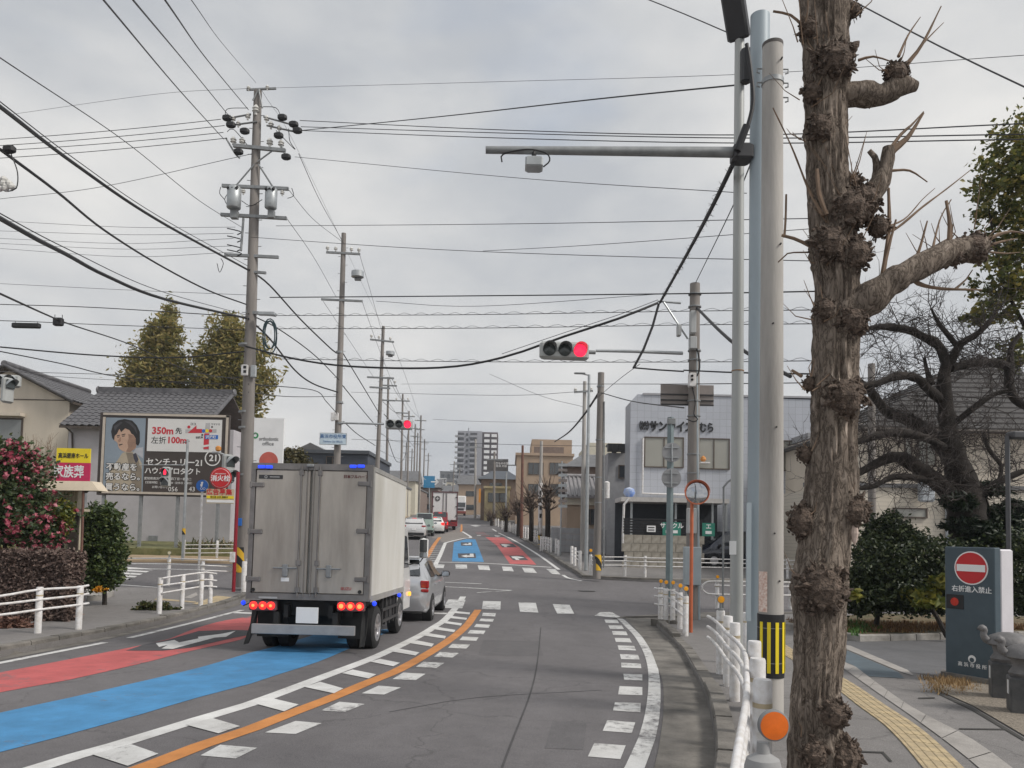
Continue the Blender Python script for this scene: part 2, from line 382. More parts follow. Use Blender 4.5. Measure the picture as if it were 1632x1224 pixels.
PWW = worn('road_white_worn', (.70, .70, .69), amount=.60, scale=8)
POR = worn('road_orange', (.66, .27, .075), amount=.44, scale=10)
PBL = worn('road_blue', (.07, .285, .56), amount=.50, scale=8)
PRD = worn('road_red', (.58, .125, .125), amount=.55, scale=6)
RED = pm('sign_red', (.55, .02, .025), .4, var=.05); BLUES = pm('sign_blue', (.02, .14, .50), .4, var=.05)
YEL = pm('sign_yellow', (.85, .66, .02), .45, var=.05); BLK = pm('print_black', (.015, .015, .017), .5, var=0)
LRED = pm('lamp_red_lit', (.6, .01, .02), .3, var=0, emit=(1, .015, .05), es=1.3)
LAMPOFF = pm('lamp_dark', (.035, .045, .045), .15, var=0, coat=.5)
# ================================================================== GROUND, ROAD, PAVEMENTS
Z1, Z2, Z3, Z4 = zoomer(0, 1020, 4.08), zoomer(400, 940, 4.08), zoomer(700, 840, 4.08), zoomer(860, 960, 4.08)
Z5, Z6, Z7 = zoomer(640, 780, 10.2), zoomer(0, 860, 3.886), zoomer(1240, 960, 4.163)
EARTH = pm('earth', (.20, .165, .125), .95, var=.35, vs=.8, bump=.4, bs=12, c2=(.10, .09, .06))
TAN = pm('tan_earth', (.36, .27, .175), .95, var=.25, vs=1.2, bump=.4, bs=20)
gb = MB(); ys = list(range(-40, 318, 2)) + [330, 600, 1500, 5000]
for a, b_ in zip(ys, ys[1:]):
    for x0, x1 in ((-2500, -90), (-90, 90), (90, 2500)):
        gb.quad((x0, a, zg(a) - .06), (x1, a, zg(a) - .06), (x1, b_, zg(b_) - .06), (x0, b_, zg(b_) - .06))
S(gb.build('ground', EARTH))
road = S(sheet('road', [(-75, -14), (70, -14), (70, 46), (4.6, 46), (2.2, 60), (.4, 76), (-5.2, 143), (-15, 250), (-32, 310), (-46, 310), (-28, 250), (-17.5, 143), (-13.2, 76), (-13, 46), (-75, 46)], 0., ASPH))
# -- left-turn and right-turn lane colours, lines and dashes (children of the road)
def pq(name, zf, q, mt, off=.004):
    return sheet(name, [zf(*p) for p in q], off, mt, road)
blue_u = [Z1(x, y) for x, y in ((-500, 590), (0, 475), (440, 380), (900, 275), (1300, 180), (1632, 82))] + [Z2(x, y) for x, y in ((150, 372), (240, 345), (330, 318))]
blue_l = [Z1(x, y) for x, y in ((-500, 860), (0, 732), (400, 628), (900, 490), (1300, 372), (1632, 285))] + [Z2(x, y) for x, y in ((200, 545), (440, 468), (665, 372), (760, 330), (840, 296))]
blue_l2 = [Z2(940, 258)]; blue_u2 = [Z2(520, 262)]
sheet('blue_lane_paint', cr_pts(blue_u + blue_u2, .5) + cr_pts(blue_l + blue_l2, .5)[::-1], .004, PBL, road)
red_u = [Z1(x, y) for x, y in ((-500, 300), (0, 213), (330, 150), (720, 75), (1000, 18))] + [Z6(x, y) for x, y in ((1050, 615), (1220, 548), (1400, 500), (1600, 470))]
red_l = [Z1(x, y) for x, y in ((-500, 440), (0, 342), (440, 262), (900, 158), (1240, 72), (1560, 0))] + [Z6(x, y) for x, y in ((1560, 590), (1632, 565))]
sheet('red_lane_paint', cr_pts(red_u, .5) + cr_pts(red_l, .5)[::-1], .004, PRD, road)
# dark patch round the arrow, then the arrow itself
pq('arrow_patch', Z6, [(780, 690), (880, 655), (1040, 622), (1230, 568), (1420, 560), (1610, 566), (1600, 582), (1440, 612), (1180, 672), (1010, 690)], pm('patch_asphalt', (.075, .072, .078), .9, var=.2, bump=.4, bs=100), .007)
pq('turn_arrow', Z6, [(965, 645), (1080, 625), (1110, 640), (1230, 615), (1225, 605), (1380, 585), (1460, 568), (1400, 605), (1330, 610), (1070, 680), (1000, 678), (1040, 655), (985, 668)], PW, .010)
line = [G(x, y) for x, y in ((-120, 1278), (20, 1237), (74, 1220), (122, 1205), (184, 1188), (255, 1166), (319, 1146), (400, 1122), (449, 1104), (491, 1088), (547, 1067), (594, 1049), (625, 1035), (652, 1022), (675, 1010), (694, 998), (709, 988), (721, 975), (731, 962), (738, 951))]
strip('white_line', line, .19, .004, PW, road)
orange = [G(x, y) for x, y in ((60, 1282), (180, 1242), (245, 1218), (319, 1189), (400, 1162), (461, 1138), (522, 1115), (584, 1089), (633, 1069), (682, 1042), (719, 1018), (743, 998), (755, 982), (762, 972))]
strip('orange_line', orange, .19, .0045, POR, road)
for zf, q in ((Z1, ((1380, 512), (1560, 565), (1420, 612), (1205, 555))), (Z1, ((850, 682), (1030, 745), (830, 825), (600, 750))),
              (Z2, ((150, 712), (310, 750), (215, 795), (30, 745))), (Z2, ((450, 602), (600, 645), (540, 677), (345, 635))), (Z2, ((660, 522), (815, 553), (765, 580), (590, 545))),
              (Z2, ((840, 452), (970, 478), (925, 500), (775, 470))), (Z2, ((965, 385), (1095, 410), (1070, 430), (905, 402))), (Z2, ((1080, 332), (1190, 353), (1175, 372), (1020, 347))),
              (Z2, ((1160, 285), (1268, 303), (1260, 320), (1110, 297))), (Z2, ((1220, 245), (1330, 263), (1320, 278), (1178, 257))), (Z2, ((1270, 206), (1372, 220), (1365, 235), (1240, 216))),
              (Z2, ((1310, 173), (1405, 185), (1400, 197), (1285, 185))), (Z2, ((1335, 141), (1425, 150), (1420, 162), (1320, 153)))):
    pq('hatch_stripe', zf, q, PWW if zf is Z1 else PW, .008)
for q in (((-200, 1010), (40, 1030), (-100, 1100), (-330, 1080)), ((290, 855), (460, 870), (290, 940), (90, 930)), ((575, 730), (740, 745), (610, 797), (455, 787)), ((830, 625), (975, 637), (865, 683), (720, 675)),
          ((990, 540), (1135, 548), (1070, 590), (920, 582)), ((1120, 470), (1258, 476), (1205, 510), (1072, 502)), ((1230, 405), (1353, 412), (1310, 442), (1190, 436)), ((1310, 352), (1425, 358), (1400, 384), (1282, 378)),
          ((1375, 305), (1480, 310), (1465, 333), (1355, 328)), ((1425, 263), (1525, 267), (1512, 290), (1408, 285)), ((1465, 223), (1556, 228), (1545, 248), (1450, 243)), ((1495, 188), (1580, 191), (1572, 208), (1483, 204)), ((1508, 150), (1592, 153), (1588, 174), (1503, 170))):
    pq('dash', Z2, q, PWW)
for q in (((60, 472), (172, 474), (150, 530), (20, 528)), ((285, 482), (400, 485), (398, 538), (277, 535)), ((515, 492), (628, 494), (645, 558), (525, 552)), ((738, 502), (848, 507), (878, 565), (768, 565)), ((1045, 556), (1112, 554), (1142, 590), (1010, 578)),
          ((-30, 243), (35, 245), (28, 268), (-38, 266)), ((105, 243), (180, 245), (182, 272), (107, 270)), ((250, 250), (322, 252), (332, 282), (258, 278)), ((408, 258), (470, 260), (486, 290), (416, 286)), ((538, 265), (610, 267), (636, 300), (556, 296)), ((695, 273), (755, 275), (790, 310), (735, 306))):
    pq('crosswalk_stripe', Z3, q, PWW, .0075)
for q in (((422, 113), (505, 115), (517, 136), (430, 134)), ((447, 150), (535, 152), (548, 174), (458, 172)), ((470, 188), (562, 190), (573, 215), (478, 212)), ((488, 232), (585, 235), (600, 262), (496, 258)), ((507, 281), (615, 285), (628, 314), (515, 310)),
          ((522, 337), (640, 343), (650, 373), (530, 370)), ((530, 394), (657, 400), (662, 430), (532, 424)), ((545, 466), (668, 470), (668, 510), (550, 505)), ((520, 546), (668, 553), (668, 606), (510, 600)), ((490, 652), (658, 657), (655, 718), (477, 705)),
          ((440, 768), (622, 783), (600, 852), (410, 838)), ((355, 918), (560, 933), (525, 1022), (313, 1005)), ((250, 1100), (490, 1115), (440, 1220), (190, 1200))):
    pq('dash', Z4, q, PWW)
strip('edge_line', [Z4(x, y) for x, y in ((455, 66), (520, 105), (580, 160), (640, 222), (695, 310), (730, 400), (745, 500), (745, 600), (738, 690), (722, 790), (696, 890), (655, 990), (618, 1077), (545, 1200), (430, 1340))], .15, .005, PWW, road)
strip('edge_line', [Z3(x, y) for x, y in ((385, 38), (470, 78), (560, 128), (640, 178), (715, 230), (778, 277))], .16, .004, PW, road)
strip('edge_line', [Z3(x, y) for x, y in ((345, 12), (372, 28))], .16, .004, PW, road)
strip('edge_line', [Z3(x, y) for x, y in ((805, 312), (840, 332), (925, 350))], .14, .004, PW, road)
strip('stop_line', [Z3(x, y) for x, y in ((-20, 227), (300, 236), (730, 262))], .2, .004, PW, road)
strip('stop_line', [G(x, y) for x, y in ((560, 972), (640, 976), (712, 978))], .3, .004, PW, road)
strip('edge_line', [Z6(x, y) for x, y in ((-300, 820), (0, 765), (330, 700), (650, 638))], .13, .004, PWW, road)
strip('edge_line', [Z6(x, y) for x, y in ((800, 610), (1080, 543), (1350, 475), (1500, 437))], .13, .004, PWW, road)
strip('stop_line', [Z6(x, y) for x, y in ((1440, 452), (1540, 456), (1640, 458))], .28, .004, PW, road)
for a, b_ in (((0, 358), (275, 370)), ((0, 386), (470, 412)), ((130, 392), (320, 402)), ((245, 427), (470, 412))):
    strip('guide_line', [Z3(*a), Z3((a[0] + b_[0]) / 2, (a[1] + b_[1]) / 2), Z3(*b_)], .11, .0045 + .0008 * (a[1] % 5), PWW, road)
# far side of the crossing
sheet('blue_lane_paint', [Z5(x, y) for x, y in ((1050, 810), (1200, 812), (1340, 1180), (820, 1172), (850, 860))], .004, PBL, road)
sheet('red_lane_paint', [Z3(x, y) for x, y in ((300, 66), (420, 68), (520, 130), (632, 245), (460, 240), (372, 118))], .004, PRD, road)
sheet('red_lane_paint', [Z5(x, y) for x, y in ((1190, 690), (1330, 692), (1440, 760), (1250, 750))], .004, worn('road_red_faint', (.24, .10, .10), amount=.7), road)
sheet('island_paint', [Z5(x, y) for x, y in ((960, 600), (975, 690), (1110, 785), (740, 850), (660, 860), (600, 800), (480, 790), (560, 745), (800, 690))], .003, pm('island_grit', (.22, .20, .185), .95, var=.2, bump=.4, bs=60), road)
strip('white_line', [Z5(x, y) for x, y in ((985, 685), (1060, 730), (1125, 782), (1000, 800), (740, 862), (700, 900), (640, 1040), (550, 1224), (500, 1330))], .22, .006, PW, road)
strip('orange_line', [Z5(x, y) for x, y in ((975, 570), (975, 640), (968, 690))], .2, .006, POR, road)
strip('orange_line', [Z5(x, y) for x, y in ((620, 780), (540, 890), (450, 1040), (380, 1150))], .25, .006, POR, road)
for k in range(9):
    y = 925 + k * 34
    strip('hatch_stripe', [Z5(500 - k * 14, y), Z5(600 - k * 14, y - 3), Z5(665 - k * 14, y - 2)], .18, .007, PWW, road)
PATCH = MATS['patch_asphalt']
for z_, q in ((Z3, ((120, 172), (235, 172), (240, 202), (125, 202))), (Z3, ((140, 100), (215, 100), (215, 122), (142, 122))), (Z3, ((450, 186), (545, 186), (580, 216), (480, 216))), (Z3, ((390, 108), (480, 110), (505, 132), (410, 132)))): pq('arrow_patch', z_, q, PATCH, .007)
for q in (((142, 189), (180, 181), (180, 199)), ((178, 186), (224, 186), (227, 195), (178, 195)), ((198, 174), (222, 174), (225, 187), (200, 187)), ((150, 113), (178, 108), (180, 119)), ((176, 111), (208, 111), (209, 117), (177, 117)), ((190, 103), (206, 103), (208, 112), (192, 112)), ((468, 192), (505, 190), (512, 204), (478, 204)), ((500, 189), (556, 199), (508, 206)), ((486, 203), (506, 203), (524, 215), (500, 215)), ((402, 113), (430, 112), (436, 122), (410, 122)), ((428, 112), (466, 118), (436, 124)), ((414, 121), (432, 121), (444, 131), (426, 131))):
    pq('turn_arrow', Z3, q, PW, .010)
for q in (((1110, 585), (1200, 580), (1300, 592), (1200, 605)), ((1220, 745), (1290, 745), (1285, 757), (1225, 757)), ((1510, 745), (1620, 755), (1560, 775), (1520, 765))):
    pq('road_mark', Z5, q, PWW, .007)
SEAM = pm('road_seam', (.06, .058, .06), .9, var=.3)
for q in ([(700, 935), (800, 938), (1000, 944)], [(862, 1000), (852, 1080), (800, 1224)], [(620, 1135), (760, 1112), (960, 1100)]): strip('asphalt_seam', [G(x, y) for x, y in q], .02, .0025, SEAM, road)
for q in (((770, 1020), (860, 1022), (866, 1046), (762, 1044)), ((880, 1150), (935, 1152), (930, 1195), (868, 1193))): pq('asphalt_patch', G, q, asphalt('asphalt_patch%d' % q[0][0], (.125, .12, .124), False), .002)
g_ = G(935, 942); b = MB(); b.lathe(g_ + Vector((0, 0, .001)), [(.31, 0), (.31, .005), (.27, .006)], 28); b.build('manhole_cover', pm('cast_iron', (.07, .068, .066), .6, .5, var=.3, vs=20, bump=.6, bs=60), road, world=False)
# -- right near corner: gutter, kerb, pavement
KERB_R = [Z4(x, y) for x, y in ((1050, 1500), (1120, 1250), (1142, 1077), (1137, 900), (1120, 780), (1090, 660), (1050, 560), (1000, 460), (930, 335), (850, 245), (800, 195), (752, 150))]
kr = cr_pts([(p.x, p.y, 0) for p in KERB_R], .3)
corner = [(3.6, 17.9, 0), (4.6, 19.6, 0), (6.2, 20.9, 0), (9, 21.8, 0)]
krc = cr_pts([kr[-1]] + [Vector(c) for c in corner], .35)[1:]
gl = [Z4(x, y) for x, y in ((520, 1500), (650, 1250), (745, 1077), (785, 880), (803, 740), (806, 640), (800, 520), (765, 420), (715, 300), (640, 190), (575, 120), (545, 92))]
gut = cr_pts([(p.x, p.y, 0) for p in gl], .4) + [Vector((2.6, 19.8, 0)), Vector((3.6, 20.8, 0)), Vector((5.6, 21.9, 0)), Vector((9, 22.6, 0))]
S(sheet('gutter', gut + (kr + krc)[::-1], .006, CONCD))
walk = S(sheet('sidewalk', kr + krc + [Vector((60, 24, 0)), Vector((60, -12, 0)), Vector((-.8, -12, 0))], .08, WALK, None, .2))
def kerb(name, path, wd, hts, mt, parent, seg=.6, side=1):
    """separate kerb stones along a path; hts gives the height of the top above the terrain at each stone"""
    d = 0; pts = [path[0]]; acc = 0
    for a, b_ in zip(path, path[1:]):
        acc += (b_ - a).length
        if acc >= seg: pts.append(b_); acc = 0
    for i, (a, b_) in enumerate(zip(pts, pts[1:])):
        t = (b_ - a); t.normalize(); q = Vector((t.y, -t.x, 0)) * side; h = hts(i, a)
        a2, b2 = a + t * .011, b_ - t * .011; b = MB(); dz = random.uniform(-.008, .008)
        lo = lambda p: (p.x, p.y, zg(p.y) - .05); hi = lambda p, k: (p.x, p.y, zg(p.y) + h + dz - k)
        f1, f2 = q * .02, q * wd
        vs = [lo(a2), lo(b2), lo(b2 + f2), lo(a2 + f2), hi(a2 + f1 * .3, .02), hi(b2 + f1 * .3, .02), hi(b2 + f1, 0), hi(a2 + f1, 0), hi(b2 + f2, 0), hi(a2 + f2, 0)]
        b.add(vs, ((0, 1, 5, 4), (4, 5, 6, 7), (7, 6, 8, 9), (9, 8, 2, 3), (0, 4, 7, 9, 3), (1, 2, 8, 6, 5)))
        b.build('kerb_stone', mt, parent, world=False)
kp = S(bpy.data.objects.new('kerb_right', None)); COL.objects.link(kp)
kerb('kerb', kr, .17, lambda i, p: .15 if p.y < 9.2 else (.10 if p.y < 15.0 else .16), CONCD, kp)
kerb('kerb', [kr[-1]] + krc, .17, lambda i, p: .16 if p.y < 18.6 else .10, CONCD, kp)
DZ = .08
def rq(name, q, mt, off, th=0.): return sheet(name, [Z7(x, y, DZ) for x, y in q], DZ + off, mt, walk, th)
BAND = pm('band_concrete', (.33, .31, .29), .9, var=.2, vs=3, bump=.4, bs=40)
rq('parking_asphalt', ((250, 235), (420, 246), (800, 250), (1700, 238), (2300, 232), (2300, 420), (1500, 440), (1150, 510), (900, 470), (640, 370), (440, 272)), ASPH2, .004)
up = [(400, 372), (435, 398), (500, 420), (640, 525), (900, 705), (1270, 900), (1540, 1092), (1900, 1380)]
lw = [(400, 412), (435, 440), (600, 560), (860, 740), (1100, 915), (1330, 1099), (1620, 1380)]
cu_, cl_ = cr_pts([Z7(x, y, DZ) for x, y in up], .25), cr_pts([Z7(x, y, DZ) for x, y in lw], .25)
for k in range(10):                                   # concrete slabs of the band, one by one
    def at(c, t): i = t * (len(c) - 1); j = min(int(i), len(c) - 2); return c[j].lerp(c[j + 1], i - j)
    t0, t1 = k / 10 + .0015, (k + 1) / 10 - .0015
    sheet('paving_slab', [at(cu_, t0), at(cu_, (t0 + t1) / 2), at(cu_, t1), at(cl_, t1), at(cl_, (t0 + t1) / 2), at(cl_, t0)], DZ + .008, BAND, walk)
rq('blue_patch', ((436, 312), (800, 466), (836, 506), (600, 492), (500, 420), (434, 392)), worn('pave_blue', (.115, .15, .175), (.15, .15, .15), .45), .0055)
rq('paving_slab', ((430, 284), (480, 290), (860, 452), (900, 490), (822, 468), (430, 304)), BAND, .009)
rq('joint_line', ((1060, 596), (1290, 700), (1632, 905), (1632, 925), (1280, 716), (1050, 606)), pm('joint_dark', (.05, .048, .045), .95, var=.3), .006)
for q in (((930, 635), (1040, 632), (1040, 640), (930, 643)), ((1200, 838), (1500, 842), (1500, 850), (1200, 846)), ((430, 985), (700, 995), (760, 1060), (740, 1062), (690, 1004), (430, 994))):
    rq('joint_line', q, MATS['joint_dark'], .0062)
gravel_m = pm('gravel_bed', (.27, .235, .19), .95, var=.5, vs=45, bump=1., bs=70, c2=(.09, .075, .06))
rq('gravel_bed', ((1030, 505), (1150, 520), (1430, 540), (1470, 470), (1900, 430), (1900, 1000), (1632, 890), (1290, 690), (1060, 588)), gravel_m, .012)
YT = pm('tactile_yellow', (.46, .36, .21), .85, var=.22, vs=5, bump=.25, bs=60, c2=(.30, .245, .165))
tm = MB(); tm.box((0, 0, .004), (.2995, .2995, .008))
for k in range(4):
    x = -.108 + k * .072
    tm.add([(x - .017, -.1495, .008), (x + .017, -.1495, .008), (x + .017, .1495, .008), (x - .017, .1495, .008), (x - .010, -.1495, .0135), (x + .010, -.1495, .0135), (x + .010, .1495, .0135), (x - .010, .1495, .0135)], ((4, 5, 6, 7), (0, 1, 5, 4), (1, 2, 6, 5), (2, 3, 7, 6), (3, 0, 4, 7)))
tmesh = tm.mesh('tactile_tile', YT)
tc_ = cr_pts([G(x, y, DZ) for x, y in ((1640, 1390), (1503, 1224), (1442, 1162), (1394, 1128), (1344, 1092), (1300, 1065), (1254, 1038), (1222, 1016), (1196, 1000))], .02)
acc, last = 0, tc_[0]
for a, b_ in zip(tc_, tc_[1:]):
    acc += (b_ - a).length
    if acc >= .3:
        t = b_ - last; o = bpy.data.objects.new('tactile_tile', tmesh); COL.objects.link(o); o.parent = walk
        mid = (last + b_) / 2; o.location = (mid.x, mid.y, zg(mid.y) + DZ + .001)
        o.rotation_euler = (math.atan2(zg(b_.y) - zg(last.y), t.length), 0, math.atan2(-t.x, t.y)); acc = 0; last = b_
# planted bed behind the parking strip
SOIL = pm('soil_dry_grass', (.13, .085, .05), .95, var=.45, vs=3, bump=.8, bs=30, c2=(.06, .07, .03))
bed_front = [G(x, y, DZ) for x, y in ((1240, 1000), (1345, 1020), (1430, 1020), (1520, 1018), (1640, 1016), (1760, 1014))]
bed = S(sheet('planted_bed', [(p.x, p.y) for p in bed_front] + [(26, 12), (26, 20.5), (9.5, 20.5), (6.6, 18)], DZ + .13, SOIL, None, .2))
kerb('kerb', cr_pts([Vector((p.x, p.y - .16, 0)) for p in bed_front], .2), .14, lambda i, p: .22, CONC, bed, seg=.6, side=-1)
# -- right far corner and pavement along the far road
FK = cr_pts([Vector(p) for p in ((14, 32.2, 0), (9, 31.0, 0), (6.2, 30.6, 0), (4.2, 31.0, 0))], .5) 
fk2 = [Z3(x, y) for x, y in ((928, 335), (880, 300), (800, 250), (720, 195), (640, 140), (560, 95), (480, 45))]
fkp = FK[:-1] + cr_pts([Vector((p.x, p.y, 0)) for p in fk2], .6) + [Vector((-3.6, 110, 0)), Vector((-8, 160, 0)), Vector((-14, 240, 0))]
wf = S(sheet('sidewalk_far', fkp + [Vector((-2, 240, 0)), Vector((8, 120, 0)), Vector((70, 90, 0)), Vector((70, 33.5, 0))], .07, WALK, None, .2))
fkerb = S(bpy.data.objects.new('kerb_far', None)); COL.objects.link(fkerb)
kerb('kerb', fkp[:60], .17, lambda i, p: .15, CONCD, fkerb, seg=.9, side=1)
# -- left near pavement
kl = cr_pts([Vector((p.x, p.y, 0)) for p in [Z6(x, y) for x, y in ((-700, 880), (-300, 795), (0, 732), (300, 675), (650, 606), (1000, 528), (1310, 445), (1480, 392), (1560, 345))]], .3)
lc = [(-8.3, 23.4), (-8.8, 24.2), (-10, 24.6), (-14, 24.4), (-75, 23)]
wl = S(sheet('sidewalk_left', kl + [Vector((x, y, 0)) for x, y in lc] + [Vector((-75, -12, 0)), Vector((kl[0].x - 1.5, -12, 0))], .10, WALK, None, .2))
klp = S(bpy.data.objects.new('kerb_left', None)); COL.objects.link(klp)
kerb('kerb', kl, .17, lambda i, p: (.17 if p.x < -9.6 or p.x > -7.9 else .105), CONCD, klp, side=-1)
g2 = [Vector((p.x + .35 * .55, p.y - .35 * .85, 0)) for p in kl]
S(sheet('gutter_left', kl + g2[::-1], .006, CONCD))
sheet('tactile_patch', [Z6(x, y, .1) for x, y in ((1340, 348), (1490, 362), (1310, 408), (1190, 400))], .106, YT, wl)
sheet('tactile_patch', [Z6(x, y, .1) for x, y in ((980, 364), (1215, 385), (1215, 392), (950, 372))], .106, YT, wl)
sheet('concrete_patch', [Z6(x, y, .1) for x, y in ((1140, 360), (1215, 328), (1225, 345), (1180, 365))], .106, BAND, wl)
for q in (((755, 168), (972, 183), (940, 190), (755, 178)), ((755, 186), (925, 196), (905, 203), (755, 195)), ((755, 203), (885, 211), (865, 219), (752, 213)), ((752, 220), (850, 226), (835, 234), (750, 231)), ((748, 237), (800, 241), (780, 250), (745, 247))):
    pq('crosswalk_stripe', Z6, q, PW, .004)
strip('edge_line', [Z6(x, y) for x, y in ((560, 268), (760, 281), (1000, 298))], .14, .004, PWW, road)
# -- left far lot across the side street
lot = S(sheet('earth_lot', [(p.x, p.y) for p in [Z6(x, y) for x, y in ((300, 138), (760, 140), (1000, 142), (1300, 148), (1460, 150))]] + [(-12.0, 36.5), (-13.6, 60), (-16, 120), (-75, 120), (-75, 36)], .10, TAN, None, .2))
bank = S(sheet('grass_bank', [(-24, 37.2), (-12.9, 37.2), (-14, 52), (-75, 52), (-75, 37.2)], .42, pm('dry_grass_bank', (.16, .15, .07), .95, var=.4, vs=4, bump=.9, bs=30, c2=(.09, .10, .035)), None, .5))
# ================================================================== VEHICLES
RIM = pm('rim_metal', (.5, .5, .52), .3, .8, var=.1); TYRE = pm('tyre', (.022, .022, .023), .8, var=.25, vs=12)
SILV = pm('silver_paint', (.52, .53, .55), .28, .6, var=.03, coat=.7); WPAINT = pm('white_car_paint', (.74, .74, .73), .3, 0, var=.04, coat=.6)
LENS = pm('tail_lens', (.35, .012, .015), .15, var=.1, coat=.6); LENSL = pm('tail_lens_lit', (.7, .02, .02), .2, var=0, emit=(1, .03, .025), es=.7)
LENSO = pm('tail_lens_hot', (.8, .15, .05), .2, var=0, emit=(1, .2, .05), es=1.3); AMBL = pm('amber_lit', (.9, .4, .05), .2, var=0, emit=(1, .38, .03), es=.8)
BLUEL = pm('blue_marker_lit', (.03, .06, .8), .2, var=0, emit=(.02, .08, 1), es=.45)
TRIM = pm('black_trim', (.02, .02, .022), .5, var=.1); MIRG = pm('mirror_glass', (.35, .38, .42), .03, 1., var=0)
def wheel(parent, c, r, wd, rim=RIM, n=24):
    """tyre with a rim and five spokes as its sub-part; axis along local x"""
    M = Matrix.Rotation(R(90), 3, 'Y'); b = MB()
    b.lathe(c, [(r * .62, -wd / 2), (r * .9, -wd / 2), (r, -wd / 2 + .03), (r, wd / 2 - .03), (r * .9, wd / 2), (r * .62, wd / 2)], n, M, True)
    o = b.build('wheel', TYRE, parent, 40, world=False)
    k = MB(); sd_ = 1 if c[0] > 0 else -1; c = Vector(c) + Vector((sd_ * wd * .5, 0, 0))
    k.lathe(c, [(r * .64, -.02), (r * .64, .004), (r * .56, .006), (r * .54, -.03), (r * .2, -.03), (r * .17, .004), (.001, .006)], n, M)
    for i in range(5):
        a = i * math.pi * .4 + .3; d = Vector((0, math.cos(a), math.sin(a))); q = Vector((0, -math.sin(a), math.cos(a))) * r * .09
        p0, p1 = c + d * r * .12, c + d * r * .58; s_ = Vector((sd_ * .004, 0, 0))
        k.quad(p0 + q + s_, p1 + q * .7 + s_, p1 - q * .7 + s_, p0 - q + s_)
    k.build('rim', rim, o, 40, world=False)
    return o
# ---- box truck waiting at the left
ra = G(500, 1030); tr_h = R(2)
to = Vector((ra.x, ra.y, 0)) - Vector((math.sin(tr_h), math.cos(tr_h), 0)) * .93
truck = thing('box_truck', 'large grey box truck seen from behind, brake lights lit, in the blue lane', 'truck', (to.x + .14, to.y, zg(ra.y)), -tr_h)
truck.rotation_euler = (R(-1.0), 0, -tr_h)
SS = pm('stainless_dirty', (.45, .415, .375), .38, .5, var=.2, vs=2.2, c2=(.27, .245, .22), streak=.18, bump=.04, bs=9)
SSF = pm('truck_frame_grey', (.20, .19, .185), .5, .4, var=.25, vs=4)
BOXW = pm('truck_box_cream', (.73, .725, .70), .35, 0, var=.07, vs=1.1, streak=.3, c2=(.58, .56, .50))
K = .002955
def D(x, y, dy=0.): return Vector(((x - 405) * K, dy, .87 + (855 - y) * K))
def P(name, fn, mt, parent=truck, smooth=None):
    b = MB(); fn(b); return b.build(name, mt, parent, smooth, world=False)
body = P('cargo_box', lambda b: b.bbox((0, .035 + 1.56, 1.962), (1.972, 3.10, 2.16), .02), BOXW)
def rim_(b):
    for x0, x1, y0, y1 in ((70, 95, 115, 855), (712, 740, 115, 855), (95, 712, 115, 149), (95, 712, 822, 855)):
        a, c = D(x0, y1), D(x1, y0); b.box(((a.x + c.x) / 2, .0, (a.z + c.z) / 2), (c.x - a.x, .09, c.z - a.z))
P('rear_frame', rim_, SSF)
P('side_rail', lambda b: (b.box((.992, 1.6, .90), (.014, 3.05, .10)), b.box((.992, 1.6, 3.0), (.014, 3.05, .075)), b.box((.992, .06, 1.95), (.012, .10, 2.1))), pm('side_rail_grey', (.42, .41, .39), .45, .3, var=.15))
for x0, x1 in ((97, 397), (408, 710)):
    a, c = D(x0, 820), D(x1, 151)
    dr = P('rear_door', lambda b: b.bbox(((a.x + c.x) / 2, -.012, (a.z + c.z) / 2), (c.x - a.x, .05, c.z - a.z), .012), SS)
    for xx in ((350, 382) if x0 < 200 else (420, 452)):
        big = xx in (350, 452)
        P('lock_rod', lambda b: b.tube([D(xx, 838, -.055), D(xx, 128, -.055)], .014 if big else .008, 8), SSF, dr, 50)
        if big:
            for yy in (165, 655, 800): P('rod_bracket', lambda b: b.bbox(D(xx, yy, -.05), (.075, .035, .09), .008), SSF, dr)
    hx = 280 if x0 < 200 else 518
    P('door_handle', lambda b: (b.bbox(D(hx, 697, -.05), (.09, .045, .20), .01), b.tube([D(hx - 65, 684, -.06), D(hx + 65, 684, -.06)], .013, 8)), GALVD, dr)
    for yy in (235, 490, 747) if x0 < 200 else (220, 477, 738):
        hx2 = 108 if x0 < 200 else 698
        P('hinge', lambda b: (b.bbox(D(hx2, yy, -.045), (.225, .03, .075), .01), b.tube([D(hx2 + (-36 if x0 < 200 else 34), yy + 16, -.05), D(hx2 + (-36 if x0 < 200 else 34), yy - 16, -.05)], .02, 8)), SSF, dr)
    P('grommet', lambda b: b.tube([D(108 if x0 < 200 else 690, 805, -.03), D(108 if x0 < 200 else 690, 805, -.055)], .03, 12), BLACK, dr)
P('sticker', lambda b: b.box(D(179, 191, -.039), (.39, .004, .065)), DARK)
P('sticker', lambda b: b.box(D(280, 747, -.039), (.13, .004, .06)), WHITEC)
P('sticker', lambda b: b.box(D(192, 846, -.048), (.3, .004, .03)), pm('sticker_grey', (.4, .4, .4), .5))
P('sticker_mark', lambda b: b.lathe((D(152, 191).x, -.043, D(152, 191).z), [(.024, -.001), (.024, .001), (.015, .001), (.015, -.001)], 16, Matrix.Rotation(R(90), 3, 'X'), True), pm('sticker_pale', (.42, .42, .42), .5))
P('sticker_stripe', lambda b: b.box((D(200, 191).x, -.0425, D(200, 191).z), (.16, .003, .012)), MATS['sticker_pale'])
text('日本フルハーフ', .058, pm('logo_dark_red', (.10, .02, .02), .5, var=0), truck, TM(D(648, 183).x, -.04, D(648, 183).z), .03)
text('ISUZU', .062, pm('logo_red', (.35, .05, .05), .5, var=0), truck, TM(D(615, 790).x, -.04, D(615, 790).z), .02)
